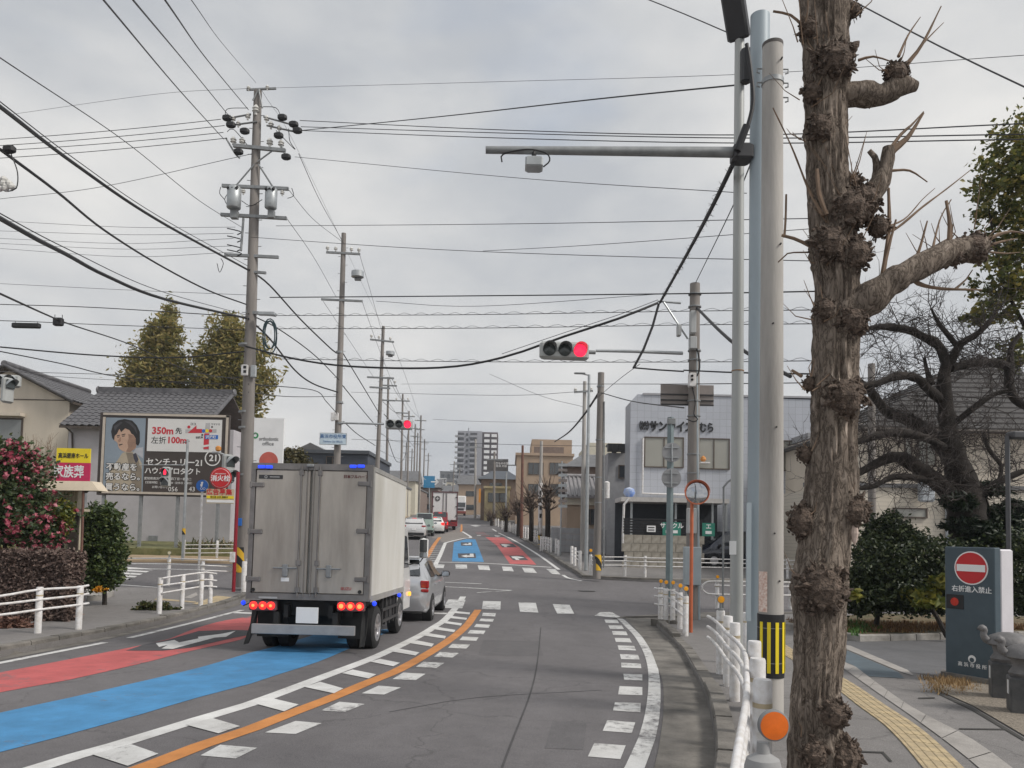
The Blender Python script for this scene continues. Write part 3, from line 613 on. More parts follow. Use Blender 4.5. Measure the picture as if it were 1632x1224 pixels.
for x0, x1, y in ((108, 146, 137), (150, 188, 137), (613, 650, 126), (656, 695, 124)):
    a, c = D(x0, y + 7), D(x1, y - 7)
    P('marker_lamp', lambda b: b.bbox(((a.x + c.x) / 2, -.06, (a.z + c.z) / 2), (c.x - a.x, .035, .05), .008), BLUEL)
P('roof_camera', lambda b: b.bbox(D(398, 126, -.07), (.11, .06, .05), .01), GALVD)
for x0, xs, hot in ((162, (112, 163, 208), 0), (642, (592, 642, 692), 1)):
    y = 890 if not hot else 883
    o = P('tail_light', lambda b: b.bbox(D(x0, y, .02), (.445, .09, .165), .015), pm('lamp_housing', (.16, .08, .085), .4, var=.15))
    for i, xx in enumerate(xs):
        P('lamp', lambda b: b.lathe(D(xx, y, -.02), [(.066, -.01), (.066, .01), (.05, .022), (.001, .028)], 20, Matrix.Rotation(R(90), 3, 'X')), LENSL, o, 40)
        P('bulb_glow', lambda b: b.lathe(D(xx, y, -.045), [(.036 if hot else .024, -.004), (.036 if hot else .024, .006), (.001, .012)], 16, Matrix.Rotation(R(90), 3, 'X')), LENSO, o, 40)
P('number_plate', lambda b: b.bbox(D(407, 937, -.02), (.36, .015, .255), .006), WHITEC)
P('chassis', lambda b: (b.box((-.36, 2.3, .68), (.07, 4.5, .2)), b.box((.36, 2.3, .68), (.07, 4.5, .2)), b.box((0, .25, .70), (1.0, .08, .2)), b.box((0, .9, .55), (.3, .35, .3)), b.box((0, 1.6, .80), (1.7, 2.8, .08)), b.box((-.62, .22, .72), (.10, .06, .26)), b.box((.62, .22, .72), (.10, .06, .26)), b.box((0, .45, .52), (1.3, .05, .45))), BLACK)
P('rear_axle', lambda b: b.tube([(-.8, .93, .36), (-.15, .93, .36), (0, .93, .36), (.15, .93, .36), (.8, .93, .36)], [.06, .07, .15, .07, .06], 10), BLACK)
P('underrun_bar', lambda b: b.bbox((-.045, -.02, .40), (1.66, .07, .155), .008), pm('bar_grey', (.36, .36, .365), .45, .4, var=.15, vs=5))
for x in (-.5, .45): P('bar_bracket', lambda b: b.box((x, .1, .52), (.08, .2, .3)), BLACK)
for sx, x in ((-1, -.93), (1, .885)):
    P('mud_flap', lambda b: b.prism([(x - .05, .25, .74), (x + .05, .22, .74), (x + .05, .18, .45), (x + .01 + sx * .03, .05, .15), (x - .07 + sx * .03, .05, .13), (x - .05, .18, .45)], (0, 0, 0), (0, .02, 0)), BLACK)
for x, d in ((-.68, .52), (.62, .42)): P('splash_guard', lambda b: b.box((x, .40, .44), (d, .03, .42)), BLACK)
for sx in (-1, 1):
    for x in (.585, .845): wheel(truck, (sx * x, .93, .365), .365, .205)
    wheel(truck, (sx * .78, 3.42, .365), .365, .21)
for p in ((-1.06, .05, .80), (1.05, .12, .83), (1.05, 2.35, .83)):
    P('side_marker', lambda b: (b.lathe(p, [(.015, -.04), (.036, -.02), (.04, .01), (.02, .035), (.001, .04)], 12), ), BLUEL, truck, 40)
    P('marker_stalk', lambda b: b.tube([(p[0] - .09 * (1 if p[0] > 0 else -1), p[1], p[2] - .01), (p[0], p[1], p[2] - .05)], .01, 6), BLACK)
P('side_guard', lambda b: [b.box((.93, 2.1, z), (.03, 1.5, .05)) for z in (.42, .62)] + [b.box((.9, y, .58), (.05, .05, .5)) for y in (1.45, 1.75, 2.1, 2.5, 2.8)] + [b.bbox((.72, 2.35, .58), (.36, .7, .42), .03)], DARK)
cabp = [(3.18, .50), (3.3, .95), (3.2, 2.10), (3.45, 2.16), (4.2, 2.10), (4.62, 1.25), (4.74, .92), (4.74, .42), (3.95, .42), (3.88, .78), (3.65, .88), (3.25, .86), (3.18, .70)]
cab = P('cab', lambda b: b.prism([(-.86, y, z) for y, z in cabp], (0, 0, 0), (1.72, 0, 0)), WPAINT)
P('cab_window', lambda b: b.prism([(.855, y, z) for y, z in ((3.55, 1.30), (3.6, 1.98), (4.12, 1.96), (4.45, 1.30))], (0, 0, 0), (.012, 0, 0)), GLASS, cab)
P('windscreen', lambda b: b.quad((-.8, 4.24, 2.05), (.8, 4.24, 2.05), (.8, 4.63, 1.27), (-.8, 4.63, 1.27)), GLASS, cab)
P('door_handle', lambda b: b.bbox((.87, 3.65, 1.15), (.03, .16, .05), .008), TRIM, cab)
P('indicator', lambda b: b.bbox((.885, 4.55, .72), (.05, .09, .09), .012), AMBL, cab)
mir = P('mirror', lambda b: b.bbox((1.17, 4.52, 1.72), (.2, .10, .44), .04), WPAINT, truck)
P('mirror_glass', lambda b: b.bbox((1.17, 4.462, 1.77), (.165, .012, .27), .005), GLASS, mir)
P('mirror_glass', lambda b: b.bbox((1.17, 4.462, 1.57), (.165, .012, .11), .005), MIRG, mir)
for q in (((.85, 4.42, 2.0), (1.1, 4.52, 1.95), (1.17, 4.52, 1.9)), ((.85, 4.5, 1.35), (1.1, 4.52, 1.42), (1.17, 4.52, 1.52))): P('mirror_arm', lambda b: b.tube(q, .014, 6), BLACK, mir)
# ---- cars: a lofted body with panes, lamps, wheels and mirrors as parts
def car(name, label, loc, rz, st, paint, L, wr, ax, rear_lit=False, side_panes=(), rear_pane=None, front_pane=None, lamps=(), plate=True, mirrors=True, group=None, bumper=None):
    """st: stations (y, z low, z belt, z top, half width, roof half width) from the rear bumper forward"""
    o = thing(name, label, 'car', loc, rz, group); b = MB(); vs = []
    for (y, zl, zb, zt, w_, rw) in st:
        zm = zl + (zb - zl) * .6
        half = [(w_ * .9, zl), (w_ * .985, zl + .10), (w_, zm), (w_ * .985, zb - .05), (w_ * .955, zb), (rw, zt - .045), (rw * .86, zt - .008), (rw * .4, zt)]
        vs += [(-x, y, z) for x, z in half] + [(x, y, z) for x, z in half[::-1]]
    n = 16; fs = []
    for i in range(len(st) - 1):
        for j in range(n): jj = (j + 1) % n; fs.append((i * n + jj, i * n + j, (i + 1) * n + j, (i + 1) * n + jj))
    fs += [tuple(range(n)), tuple((len(st) - 1) * n + j for j in range(n - 1, -1, -1))]
    b.add(vs, fs); b.build('body', paint, o, 38, world=False)
    def interp(y):
        for a, c in zip(st, st[1:]):
            if a[0] <= y <= c[0]: t = (y - a[0]) / (c[0] - a[0]); return [a[k] + (c[k] - a[k]) * t for k in range(6)]
        return st[-1]
    def sp(y, t, sx, e=.012):                       # t: 0 belt, 1 roof edge
        q = interp(y); return Vector((sx * (q[4] * .955 + (q[5] - q[4] * .955) * t + e), y, q[2] + (q[3] - .045 - q[2]) * t + e * .3))
    for sx in (-1, 1):
        for pn in side_panes:
            k = MB(); k.poly([sp(y, t, sx) for y, t in (pn if sx > 0 else pn[::-1])]); k.build('side_window', GLASS, o, world=False)
    for pane, nm, e in ((rear_pane, 'rear_window', -1), (front_pane, 'windscreen', 1)):
        if pane:
            (y0, s0), (y1, s1) = pane; q0, q1 = interp(y0), interp(y1); k = MB()
            k.quad((-q0[5] * s0, y0 + e * .012, q0[3] + .012), (q0[5] * s0, y0 + e * .012, q0[3] + .012), (q1[5] * s1, y1 + e * .012, q1[3] + .012), (-q1[5] * s1, y1 + e * .012, q1[3] + .012))
            k.build(nm, GLASS, o, world=False)
    for (x, y, z, dx, dy, dz, mt) in lamps:
        for sx in (-1, 1):
            k = MB(); k.bbox((sx * x, y, z), (dx, dy, dz), .02); k.build('tail_light', mt, o, world=False)
    if rear_lit:
        k = MB(); k.bbox((0, rear_lit[0], rear_lit[1]), (.34, .04, .035), .008); k.build('high_brake_light', LENSL, o, world=False)
    if plate:
        k = MB(); k.bbox((0, -.015, plate), (.33, .02, .165), .004); k.build('number_plate', WHITEC, o, world=False)
    if bumper:
        k = MB(); k.bbox((0, .0, bumper[0]), (bumper[1], .06, bumper[2]), .02); k.build('bumper', TRIM, o, world=False)
    for sx in (-1, 1):
        for y in ax:
            q = interp(y); wheel(o, (sx * (q[4] - .085), y, wr), wr, .2)
            k = MB(); M = Matrix.Rotation(R(90), 3, 'Y')
            k.lathe((sx * (q[4] - .10), y, wr), [(wr * 1.16, -.11), (wr * 1.16, .108), (wr * 1.0, .108), (wr * 1.0, -.11)], 24, M, True); k.build('wheel_arch', TRIM, o, 40, world=False)
        if mirrors:
            q = interp(mirrors[0]); k = MB(); k.bbox((sx * (q[4] + .10), mirrors[0], mirrors[1]), (.22, .12, .15), .04)
            k.tube([(sx * (q[4] - .08), mirrors[0] + .02, mirrors[1] - .06), (sx * (q[4] + .06), mirrors[0], mirrors[1] - .03)], .03, 6); mo = k.build('mirror', TRIM, o, world=False)
            k = MB(); k.bbox((sx * (q[4] + .10), mirrors[0] - .062, mirrors[1]), (.19, .01, .12), .004); k.build('mirror_glass', MIRG, mo, world=False)
    return o
HATCH = [(0, .38, .60, .66, .66, .60), (.05, .26, .80, .88, .78, .70), (.16, .22, .97, 1.03, .83, .68), (.45, .2, .99, 1.30, .845, .60), (.72, .2, .985, 1.455, .85, .575), (1.4, .2, .97, 1.50, .85, .585), (2.1, .2, .95, 1.47, .85, .57), (2.5, .2, .94, 1.25, .85, .60), (2.98, .2, .92, .985, .85, .68), (3.6, .22, .80, .86, .82, .64), (3.86, .28, .62, .68, .72, .55), (3.94, .36, .5, .54, .58, .5)]
rw_ = G(681, 988)
c1 = car('hatchback_car', 'silver hatchback car just ahead of the grey box truck', (rw_.x - .75, rw_.y - .6, zg(rw_.y)), R(-1.5), HATCH, SILV, 3.94, .30, (.62, 3.12),
         side_panes=([(.62, .1), (.66, .86), (1.18, .88), (1.22, .08)], [(1.28, .08), (1.26, .88), (2.02, .88), (2.42, .55), (2.72, .1)]), rear_pane=((.2, .9), (.66, .86)), front_pane=((2.16, .9), (2.92, .95)),
         lamps=((.72, .11, .88, .2, .15, .18, LENS), (.73, .06, .74, .18, .10, .08, LENS)), plate=.62, mirrors=(2.45, 1.02))
for sx in (-1, 1):
    for y in (1.05, 1.95): k = MB(); k.bbox((sx * .862, y, .84), (.03, .17, .035), .008); k.build('door_handle', SILV, c1, world=False)
    k = MB(); k.bbox((sx * .845, 1.5, .55), (.012, 1.6, .05), .004); k.build('door_crease', SILV, c1, world=False)
k = MB(); k.box((0, .60, 1.475), (1.0, .22, .03)); k.build('spoiler', SILV, c1, world=False)
SUV = [(0, .45, .7, .76, .74, .68), (.06, .32, .95, 1.02, .84, .76), (.2, .28, 1.08, 1.14, .89, .74), (.55, .26, 1.1, 1.5, .9, .66), (.85, .26, 1.08, 1.62, .9, .64), (1.7, .26, 1.05, 1.66, .9, .65), (2.5, .26, 1.03, 1.6, .9, .62), (3.3, .26, 1.0, 1.08, .9, .74), (4.1, .3, .9, .96, .86, .7), (4.4, .4, .7, .76, .7, .6)]
VANP = [(0, .35, .8, .95, .70, .68), (.05, .3, 1.0, 1.3, .735, .68), (.12, .28, 1.0, 1.82, .74, .655), (.4, .28, 1.0, 1.88, .74, .66), (1.6, .28, 1.0, 1.9, .74, .66), (2.5, .28, .98, 1.82, .74, .65), (2.95, .28, .95, 1.02, .74, .66), (3.3, .3, .8, .85, .70, .6), (3.4, .4, .6, .65, .6, .5)]
CQ = 'cars queuing on the far side of the crossing'
GREENP = pm('pale_green_paint', (.36, .47, .42), .35, 0, var=.05, coat=.5); REDP = pm('dark_red_paint', (.28, .015, .025), .3, 0, var=.05, coat=.6)
def qcar(px, py, name, label, st, paint, L, wr, ax, rz=R(4.5), **kw):
    g = G(px, py); return car(name, label, (g.x, g.y, g.z), rz, st, paint, L, wr, ax, group=CQ, **kw)
sp2 = ([(.9, .1), (1.0, .86), (1.75, .88), (1.75, .08)], [(1.82, .08), (1.82, .88), (2.45, .86), (3.0, .15)])
qcar(659, 860.5, 'suv_car', 'silver-white SUV with red high brake light, last of the far queue', SUV, pm('pearl_white', (.60, .60, .60), .3, .2, var=.04, coat=.6), 4.4, .34, (.8, 3.5), rear_lit=(.78, 1.60), side_panes=sp2, rear_pane=((.24, .9), (.78, .86)), front_pane=((2.55, .9), (3.25, .9)), lamps=((.72, .10, 1.02, .3, .14, .12, LENS),), plate=.8, mirrors=(2.9, 1.1), bumper=(.45, 1.5, .18))
qcar(676, 854.5, 'van_car', 'pale green boxy minicar between silver SUV and white car', VANP, GREENP, 3.4, .28, (.6, 2.85), rear_lit=False, side_panes=([(.3, .1), (.3, .88), (1.4, .88), (1.4, .1)], [(1.5, .1), (1.5, .88), (2.4, .88), (2.8, .1)]), rear_pane=((.06, .86), (.12, .86)), lamps=((.66, .03, .75, .12, .06, .2, LENS),), plate=.65, mirrors=(2.5, 1.1), bumper=(.42, 1.4, .16))
qcar(692.5, 850.5, 'compact_car', 'white compact car half hidden behind the pale green minicar', HATCH, WPAINT, 3.94, .30, (.62, 3.12), rear_lit=(.62, 1.43), side_panes=sp2[:1], rear_pane=((.2, .9), (.66, .86)), lamps=((.70, .10, .86, .26, .16, .24, LENSL),), plate=.6, mirrors=(2.45, 1.02))
qcar(701, 848, 'red_car', 'dark red car waiting behind the far white box truck', VANP, REDP, 3.4, .28, (.6, 2.85), rear_lit=(.1, 1.75), side_panes=([(.3, .1), (.3, .88), (1.4, .88), (1.4, .1)],), rear_pane=((.06, .86), (.12, .86)), lamps=((.66, .03, .8, .12, .06, .3, LENSL),), plate=.65, mirrors=(2.5, 1.1))
# far white truck with red chassis
g = G(708, 845); ft = thing('delivery_truck', 'white box truck with round black emblem and red chassis, far queue', 'truck', g, R(5))
def P2(par, name, fn, mt, smooth=None): b = MB(); fn(b); return b.build(name, mt, par, smooth, world=False)
sc_ = g.y / F
P2(ft, 'cargo_box', lambda b: b.bbox((0, 2.2, 2.30), (2.45, 4.3, 2.75), .03), WPAINT)
P2(ft, 'rear_frame', lambda b: (b.box((-1.21, 0, 2.3), (.07, .1, 2.8)), b.box((1.21, 0, 2.3), (.07, .1, 2.8)), b.box((0, 0, 3.70), (2.5, .1, .08)), b.box((0, 0, .95), (2.5, .1, .08))), pm('dark_maroon', (.12, .03, .035), .5))
for x in (-.62, .62): P2(ft, 'rear_door', lambda b: b.bbox((x, .03, 2.3), (1.08, .05, 2.6), .02), WPAINT)
for x in (-.16, .16): P2(ft, 'lock_rod', lambda b: b.tube([(x, -.02, 1.05), (x, -.02, 3.6)], .03, 6), DARK)
for x in (-1.12, 1.12):
    for z in (1.4, 2.3, 3.2): P2(ft, 'hinge', lambda b: b.box((x, -.03, z), (.18, .05, .09)), DARK)
P2(ft, 'emblem', lambda b: (b.lathe((-.72, -.01, 3.05), [(.26, -.01), (.26, .012)], 20, Matrix.Rotation(R(90), 3, 'X'))), pm('emblem_grey', (.12, .12, .12), .6))
P2(ft, 'emblem_mark', lambda b: (b.box((-.72, -.03, 3.05), (.3, .01, .05)), b.box((-.72, -.03, 3.05), (.05, .012, .3))), WPAINT)
P2(ft, 'chassis', lambda b: (b.bbox((.1, .3, .65), (2.3, .5, .5), .03), b.box((0, 3, .7), (.9, 5.6, .3))), REDP)
for x in (-.85, .85): P2(ft, 'tail_light', lambda b: b.bbox((x, .03, .72), (.4, .06, .14), .02), LENS)
P2(ft, 'cab', lambda b: b.bbox((0, 5.3, 1.5), (2.1, 1.5, 2.2), .1), REDP)
for sx in (-1, 1):
    for y in (1.2, 5.2): wheel(ft, (sx * .95, y, .45), .45, .3)
g = G(733, 822); ot = thing('oncoming_truck', 'distant oncoming truck with white box above its dark windscreen', 'truck', g, R(5))
P2(ot, 'cargo_box', lambda b: b.bbox((0, 4, 2.6), (2.1, 5.5, 1.9), .05), WPAINT)
cb = P2(ot, 'cab', lambda b: b.bbox((0, .9, 1.45), (2.0, 1.7, 2.1), .12), pm('grey_cab', (.42, .42, .44), .35, var=.05))
P2(ot, 'windscreen', lambda b: b.bbox((0, .045, 1.95), (1.8, .03, .75), .02), GLASS)
P2(ot, 'grille', lambda b: b.bbox((0, .04, 1.15), (1.3, .03, .35), .02), DARK)
P2(ot, 'bumper', lambda b: b.bbox((0, .0, .62), (2.05, .25, .45), .04), pm('bumper_red', (.22, .06, .05), .5))
P2(ot, 'wind_deflector', lambda b: b.bbox((0, .8, 2.9), (1.9, 1.2, 1.3), .12), WPAINT)
for sx in (-1, 1):
    P2(ot, 'headlight', lambda b: b.bbox((sx * .8, -.01, .95), (.3, .06, .2), .03), WHITEC)
    for y in (.9, 5): wheel(ot, (sx * .85, y, .42), .42, .3)
# dark minivan parked by the company building
BLUEP = pm('navy_paint', (.012, .016, .03), .2, .2, var=.05, coat=.9)
g = G(1119, 906, .0); mv = car('parked_minivan', 'dark navy minivan parked behind the white guard rail', (g.x - .35, g.y + .9, zg(g.y + .9) + .03), R(-86), [(0, .4, .7, .8, .72, .7), (.05, .3, 1.0, 1.1, .83, .74), (.15, .28, 1.0, 1.72, .84, .68), (1.6, .28, .98, 1.8, .85, .68), (2.9, .28, .96, 1.74, .85, .66), (3.6, .28, .95, 1.15, .85, .68), (3.75, .3, .92, 1.02, .84, .7), (4.25, .34, .75, .82, .78, .6), (4.4, .4, .6, .65, .6, .5)], BLUEP, 4.4, .32, (.75, 3.55), side_panes=([(.3, .1), (.3, .88), (1.5, .88), (1.5, .1)], [(1.6, .1), (1.6, .88), (2.5, .88), (2.5, .1)], [(2.58, .1), (2.58, .86), (2.95, .84), (3.45, .3), (3.5, .1)]), front_pane=((2.95, .9), (3.58, .9)), plate=.6, mirrors=(3.3, 1.05))
mv.rotation_euler = (0, 0, R(94)); mv.location.x += 4.35
# ================================================================== RIGHT SIDE
from mathutils import noise as NZ
BARK = barkmat('bark', (.10, .082, .068), (.32, .272, .23), (.49, .425, .37), 24.)
BURL = pm('burl_bark', (.135, .10, .078), .95, var=.5, vs=35, bump=1., bs=80, c2=(.03, .022, .017))
TWIG = pm('twig', (.20, .135, .09), .8, var=.3, vs=12); DBARK = pm('dark_bark', (.032, .026, .022), .95, var=.4, vs=7, bump=.9, bs=40)
TY = 4.5; M2 = TY / F                                   # metres per photo pixel at the tree
CUT = pm('cut_wood', (.42, .29, .18), .8, var=.25, vs=30)
tb = V(1298, 1320, TY); tree = thing('street_tree', 'heavily pruned street tree with burled bark in the right foreground', 'tree', (tb.x, TY, zg(TY) + .08))
prof = [(-260, 1300, 100), (0, 1316, 90), (55, 1315, 78), (120, 1317, 74), (183, 1317, 69), (293, 1320, 68), (380, 1328, 74), (457, 1335, 74), (549, 1331, 80), (620, 1331, 76), (703, 1328, 77), (794, 1324, 88), (886, 1311, 89), (977, 1306, 88), (1069, 1304, 82), (1128, 1300, 83), (1224, 1298, 92), (1300, 1297, 104), (1350, 1297, 122)]
burls = [(1282, 55, 20, 1), (1352, 28, 16, 1), (1318, 115, 34, 1.2), (1288, 158, 17, .8), (1298, 215, 22, 1), (1352, 300, 22, 1), (1345, 345, 36, 1.3), (1312, 400, 30, 1.2), (1350, 415, 30, 1.2), (1306, 500, 18, .8), (1345, 520, 24, 1), (1332, 640, 33, 1.2), (1290, 612, 15, .8), (1284, 725, 14, .8), (1348, 815, 27, 1), (1276, 832, 26, 1), (1296, 935, 38, 1.3), (1312, 1128, 25, 1.1), (1284, 1190, 22, 1), (1332, 1196, 30, 1.2)]
def trunk_at(py):
    for a, c in zip(prof, prof[1:]):
        if a[0] <= py <= c[0]:
            t = (py - a[0]) / (c[0] - a[0]); t = t * t * (3 - 2 * t) if False else t
            return a[1] + (c[1] - a[1]) * t, (a[2] + (c[2] - a[2]) * t) / 2 * M2
    return prof[-1][1], prof[-1][2] / 2 * M2
NA, NR = 72, 430; vs, fs = [], []
bl3 = [(V(x, y, TY), r_ * M2, k_) for x, y, r_, k_ in burls]
for i in range(NR):
    py = -260 + (1350 + 260) * i / (NR - 1); cx_, rr = trunk_at(py); c = V(cx_, py, TY)
    for j in range(NA):
        a = 2 * math.pi * j / NA; ca, sa = math.cos(a), math.sin(a)
        q = Vector((ca * 5, sa * 5, c.z * 2.2))
        wv = NZ.noise(Vector((ca * 2.2, sa * 2.2, c.z * 1.3))) * .5
        ridge = 1 - abs(NZ.noise(Vector((ca * 6.5 + wv, sa * 6.5 + wv, c.z * 1.9)))) * 2.2
        ridge2 = 1 - abs(NZ.noise(Vector((ca * 13 + wv * 2, sa * 13, c.z * 5.0 + 7)))) * 2
        d = .013 * max(ridge, -.4) + .006 * max(ridge2, -.3) + .014 * NZ.noise(q) - .010 + .004 * NZ.noise(Vector((ca * 30, sa * 30, c.z * 40)))
        p = c + Vector((ca, sa, 0)) * (rr * .88 + d)
        for bc, br, bk in bl3:
            dd = (Vector((p.x, 0, p.z)) - Vector((bc.x, 0, bc.z))).length
            if dd < br * 1.35 and sa < .35:
                wgt = max(0, 1 - (dd / (br * 1.35)) ** 2) ** 1.5
                p += Vector((ca, sa, 0)) * wgt * br * .24 * (1 + .8 * NZ.noise(p * 45))
        vs.append(p)
for i in range(NR - 1):
    for j in range(NA): jj = (j + 1) % NA; fs.append((i * NA + jj, i * NA + j, (i + 1) * NA + j, (i + 1) * NA + jj))
b = MB(); b.add(vs, fs); trunk = b.build('trunk', BARK, tree, 60)
rb = random.Random(3)
def burl(parent, c, r, kk=1., front=True):             # a knot of stubby shoots and bark scales
    b = MB(); n = int(330 * kk)
    for _ in range(n):
        d = Vector((rb.gauss(0, 1), rb.gauss(0, 1) - (.7 if front else 0), rb.gauss(0, 1))).normalized()
        p0 = c + Vector((d.x * r, d.y * r * .55, d.z * r)) * rb.uniform(.55, 1.0) * (1 + .35 * NZ.noise(d * 2.3 + c * 9)); ln = r * rb.choice((.07, .1, .14, .18, .3)) * rb.uniform(.6, 1.3); w_ = r * rb.choice((.04, .08, .12, .2)) * rb.uniform(.7, 1.2)
        d2 = (d + Vector((rb.gauss(0, .5), rb.gauss(0, .4), rb.gauss(0, .5)))).normalized()
        b.tube([p0 - d2 * ln * .4, p0 + d2 * ln * .5, p0 + d2 * ln], [w_, w_ * .8, w_ * .25], 4)
    b.lathe(c, [(r * .2, -r * .85), (r * .62, -r * .55), (r * .8, 0), (r * .6, r * .55), (r * .2, r * .85)], 9)
    o = b.build('burl', BURL, parent); o['kind'] = 'stuff'; return o
for x, y, r_, k_ in burls:
    cx_, rr = trunk_at(y); c = V(x, y, TY); c.y -= math.sqrt(max(0, rr * rr - ((x - cx_) * M2) ** 2)) * .85
    burl(tree, c, r_ * M2 * rb.uniform(.9, 1.12), k_ * rb.uniform(.7, 1.1))
def limb(parent, name, pts, mt, n=9, jit=.0, step=.03):
    """pts: (photo x, y, depth shift, radius in photo pixels)"""
    P3 = [V(x, y, TY + dy) for x, y, dy, r_ in pts]; c = cr_pts(P3, step); tot = len(c) - 1; rs = []
    for i in range(len(c)):
        t = i / tot * (len(pts) - 1); k_ = min(int(t), len(pts) - 2); rr = pts[k_][3] + (pts[k_ + 1][3] - pts[k_][3]) * (t - k_)
        rs.append(rr * M2 * (1 + (.25 * NZ.noise(c[i] * 14) if jit else 0)))
    b = MB(); b.tube(c, rs, n); return b.build(name, mt, parent, 50)
bA = limb(tree, 'branch', [(1335, 505, -.02, 26), (1378, 482, -.08, 27), (1425, 447, -.12, 22), (1480, 418, -.12, 20), (1525, 398, -.1, 19), (1562, 398, -.08, 22)], BARK, 14, 1)
burl(bA, V(1552, 395, TY - .1), 26 * M2, 1.2); burl(bA, V(1520, 408, TY - .12), 19 * M2, .7)
bB = limb(tree, 'branch', [(1340, 152, 0, 20), (1375, 150, -.03, 19), (1405, 152, -.04, 18), (1432, 137, -.04, 17), (1461, 138, -.04, 8)], BARK, 14, 1)
burl(bB, V(1428, 118, TY - .06), 22 * M2, 1.1); burl(bB, V(1385, 160, TY - .03), 13 * M2, .6)
bC = limb(tree, 'branch', [(1338, 350, -.02, 24), (1372, 325, -.06, 22), (1400, 295, -.08, 16), (1413, 262, -.08, 11), (1416, 235, -.08, 9)], BARK, 12, 1)
burl(bC, V(1378, 318, TY - .1), 26 * M2, 1.1); burl(bC, V(1400, 362, TY - .05), 20 * M2, .8)
bD = limb(tree, 'branch', [(1396, 300, -.06, 8), (1398, 272, -.05, 8), (1394, 250, -.05, 6), (1385, 240, -.05, 4)], BARK, 8, 1)
for pts in ([(1445, 104, -.04, 4), (1470, 70, -.05, 3.2), (1500, 10, -.06, 2)], [(1432, 90, 0, 3), (1448, 55, .03, 2.3), (1467, 27, .05, 1.4)], [(1445, 100, .02, 2.4), (1480, 60, .04, 1.8), (1504, 36, .05, 1.2)], [(1368, 96, -.05, 3), (1392, 90, -.06, 2.5), (1420, 98, -.06, 2)],
            [(1414, 250, -.08, 8), (1424, 238, -.08, 7), (1446, 220, -.09, 5), (1472, 180, -.1, 3)], [(1414, 244, -.07, 4), (1436, 214, -.06, 3.4), (1452, 200, -.05, 3), (1472, 178, -.04, 2)], [(1420, 272, -.05, 3), (1450, 272, -.03, 2.4), (1478, 290, -.02, 2)], [(1416, 300, -.05, 3.4), (1417, 360, -.06, 4.4), (1410, 420, -.1, 5), (1402, 458, -.11, 6)], [(1404, 458, -.11, 6), (1410, 420, -.11, 5), (1420, 380, -.11, 4), (1428, 350, -.12, 3)],
            [(1392, 372, -.06, 3.4), (1425, 366, -.03, 3), (1470, 330, 0, 2.6), (1510, 300, .03, 2.2), (1548, 270, .06, 1.4)], [(1398, 366, -.04, 2.6), (1440, 350, .03, 2), (1470, 318, .08, 1.6), (1490, 300, .1, 1)], [(1512, 400, -.12, 6), (1514, 360, -.13, 5.5), (1508, 320, -.13, 5)], [(1430, 445, -.1, 5), (1460, 410, -.12, 4), (1478, 352, -.14, 2.8)], [(1424, 444, -.1, 3.6), (1446, 416, -.03, 3), (1490, 392, 0, 2.6), (1520, 375, .02, 2)],
            [(1572, 384, -.08, 4), (1590, 374, -.08, 3.4), (1612, 369, -.06, 2.6), (1632, 372, -.05, 1.6)], [(1575, 392, -.06, 3), (1596, 385, -.05, 2.4), (1622, 380, 0, 1.4)], [(1578, 402, -.05, 2.4), (1604, 404, -.02, 1.8), (1626, 402, 0, 1.2)], [(1446, 436, -.12, 5), (1464, 452, -.08, 4), (1500, 460, -.06, 4), (1565, 462, -.08, 2.4)], [(1522, 461, -.065, 3), (1540, 445, -.05, 2), (1550, 430, -.05, 1.4)], [(1484, 414, -.1, 3.2), (1490, 380, -.02, 2.6), (1500, 345, .04, 2.2), (1516, 318, .05, 1.6)],
            [(1232, 172, .05, 1.6), (1262, 235, .03, 2.0), (1288, 300, 0, 2.8), (1312, 345, -.1, 4)], [(1302, 270, -.1, 4), (1306, 310, -.12, 4.5), (1318, 342, -.13, 5)], [(1246, 375, 0, 3), (1265, 380, -.03, 3.4), (1292, 392, -.06, 4)], [(1253, 310, .02, 2), (1252, 350, .01, 2.4), (1250, 378, 0, 2.6)], [(1240, 418, .05, 1.4), (1255, 404, .03, 1.7), (1290, 402, 0, 2)], [(1232, 18, .02, 2.4), (1260, 24, 0, 2.8), (1280, 42, -.03, 3.4)], [(1300, -10, -.08, 2.4), (1312, 60, -.1, 3), (1320, 95, -.12, 4)],
            [(1262, 590, .02, 3), (1278, 600, -.02, 4)]):
    limb(tree, 'shoot', [(x_, y_, d_, r_ * (.85 - .35 * i_ / (len(pts) - 1))) for i_, (x_, y_, d_, r_) in enumerate(pts)] if pts[0][3] >= pts[-1][3] else [(x_, y_, d_, r_ * .75) for x_, y_, d_, r_ in pts], TWIG, 6, 1, .04)
b = MB()
for x, y, r_, k_ in burls + [(1552, 385, 24, 1), (1430, 110, 20, 1), (1380, 320, 24, 1), (1480, 415, 16, 1), (1520, 395, 20, 1)]:
    for _ in range(5 if y < 620 else 2):
        a = rb.uniform(0, 6.28); p0 = V(x + math.cos(a) * r_ * .8, y + math.sin(a) * r_ * .8, TY - .1); d_ = Vector((math.cos(a) * .8, rb.gauss(0, .3), -math.sin(a) * .5 + .7)).normalized(); L_ = rb.uniform(.05, .26) * (1 if y < 620 else .5); p1_ = p0 + d_ * L_ * .5 + Vector((rb.gauss(0, .012), 0, rb.gauss(0, .012)))
        b.tube([p0, p1_, p0 + (d_ + Vector((0, 0, .25))) * L_], [.0042, .003, .0014], 4)
b.build('thin_twigs', TWIG, tree)['kind'] = 'stuff'
b = MB(); c = V(1351, 850, TY); b.lathe((c.x - .012, c.y - .118, c.z), [(.001, -.07), (.014, -.045), (.022, .0), (.017, .045), (.001, .075)], 9); b.build('cut_scar', pm('cut_scar', (.55, .44, .38), .8, var=.2, vs=20), tree)
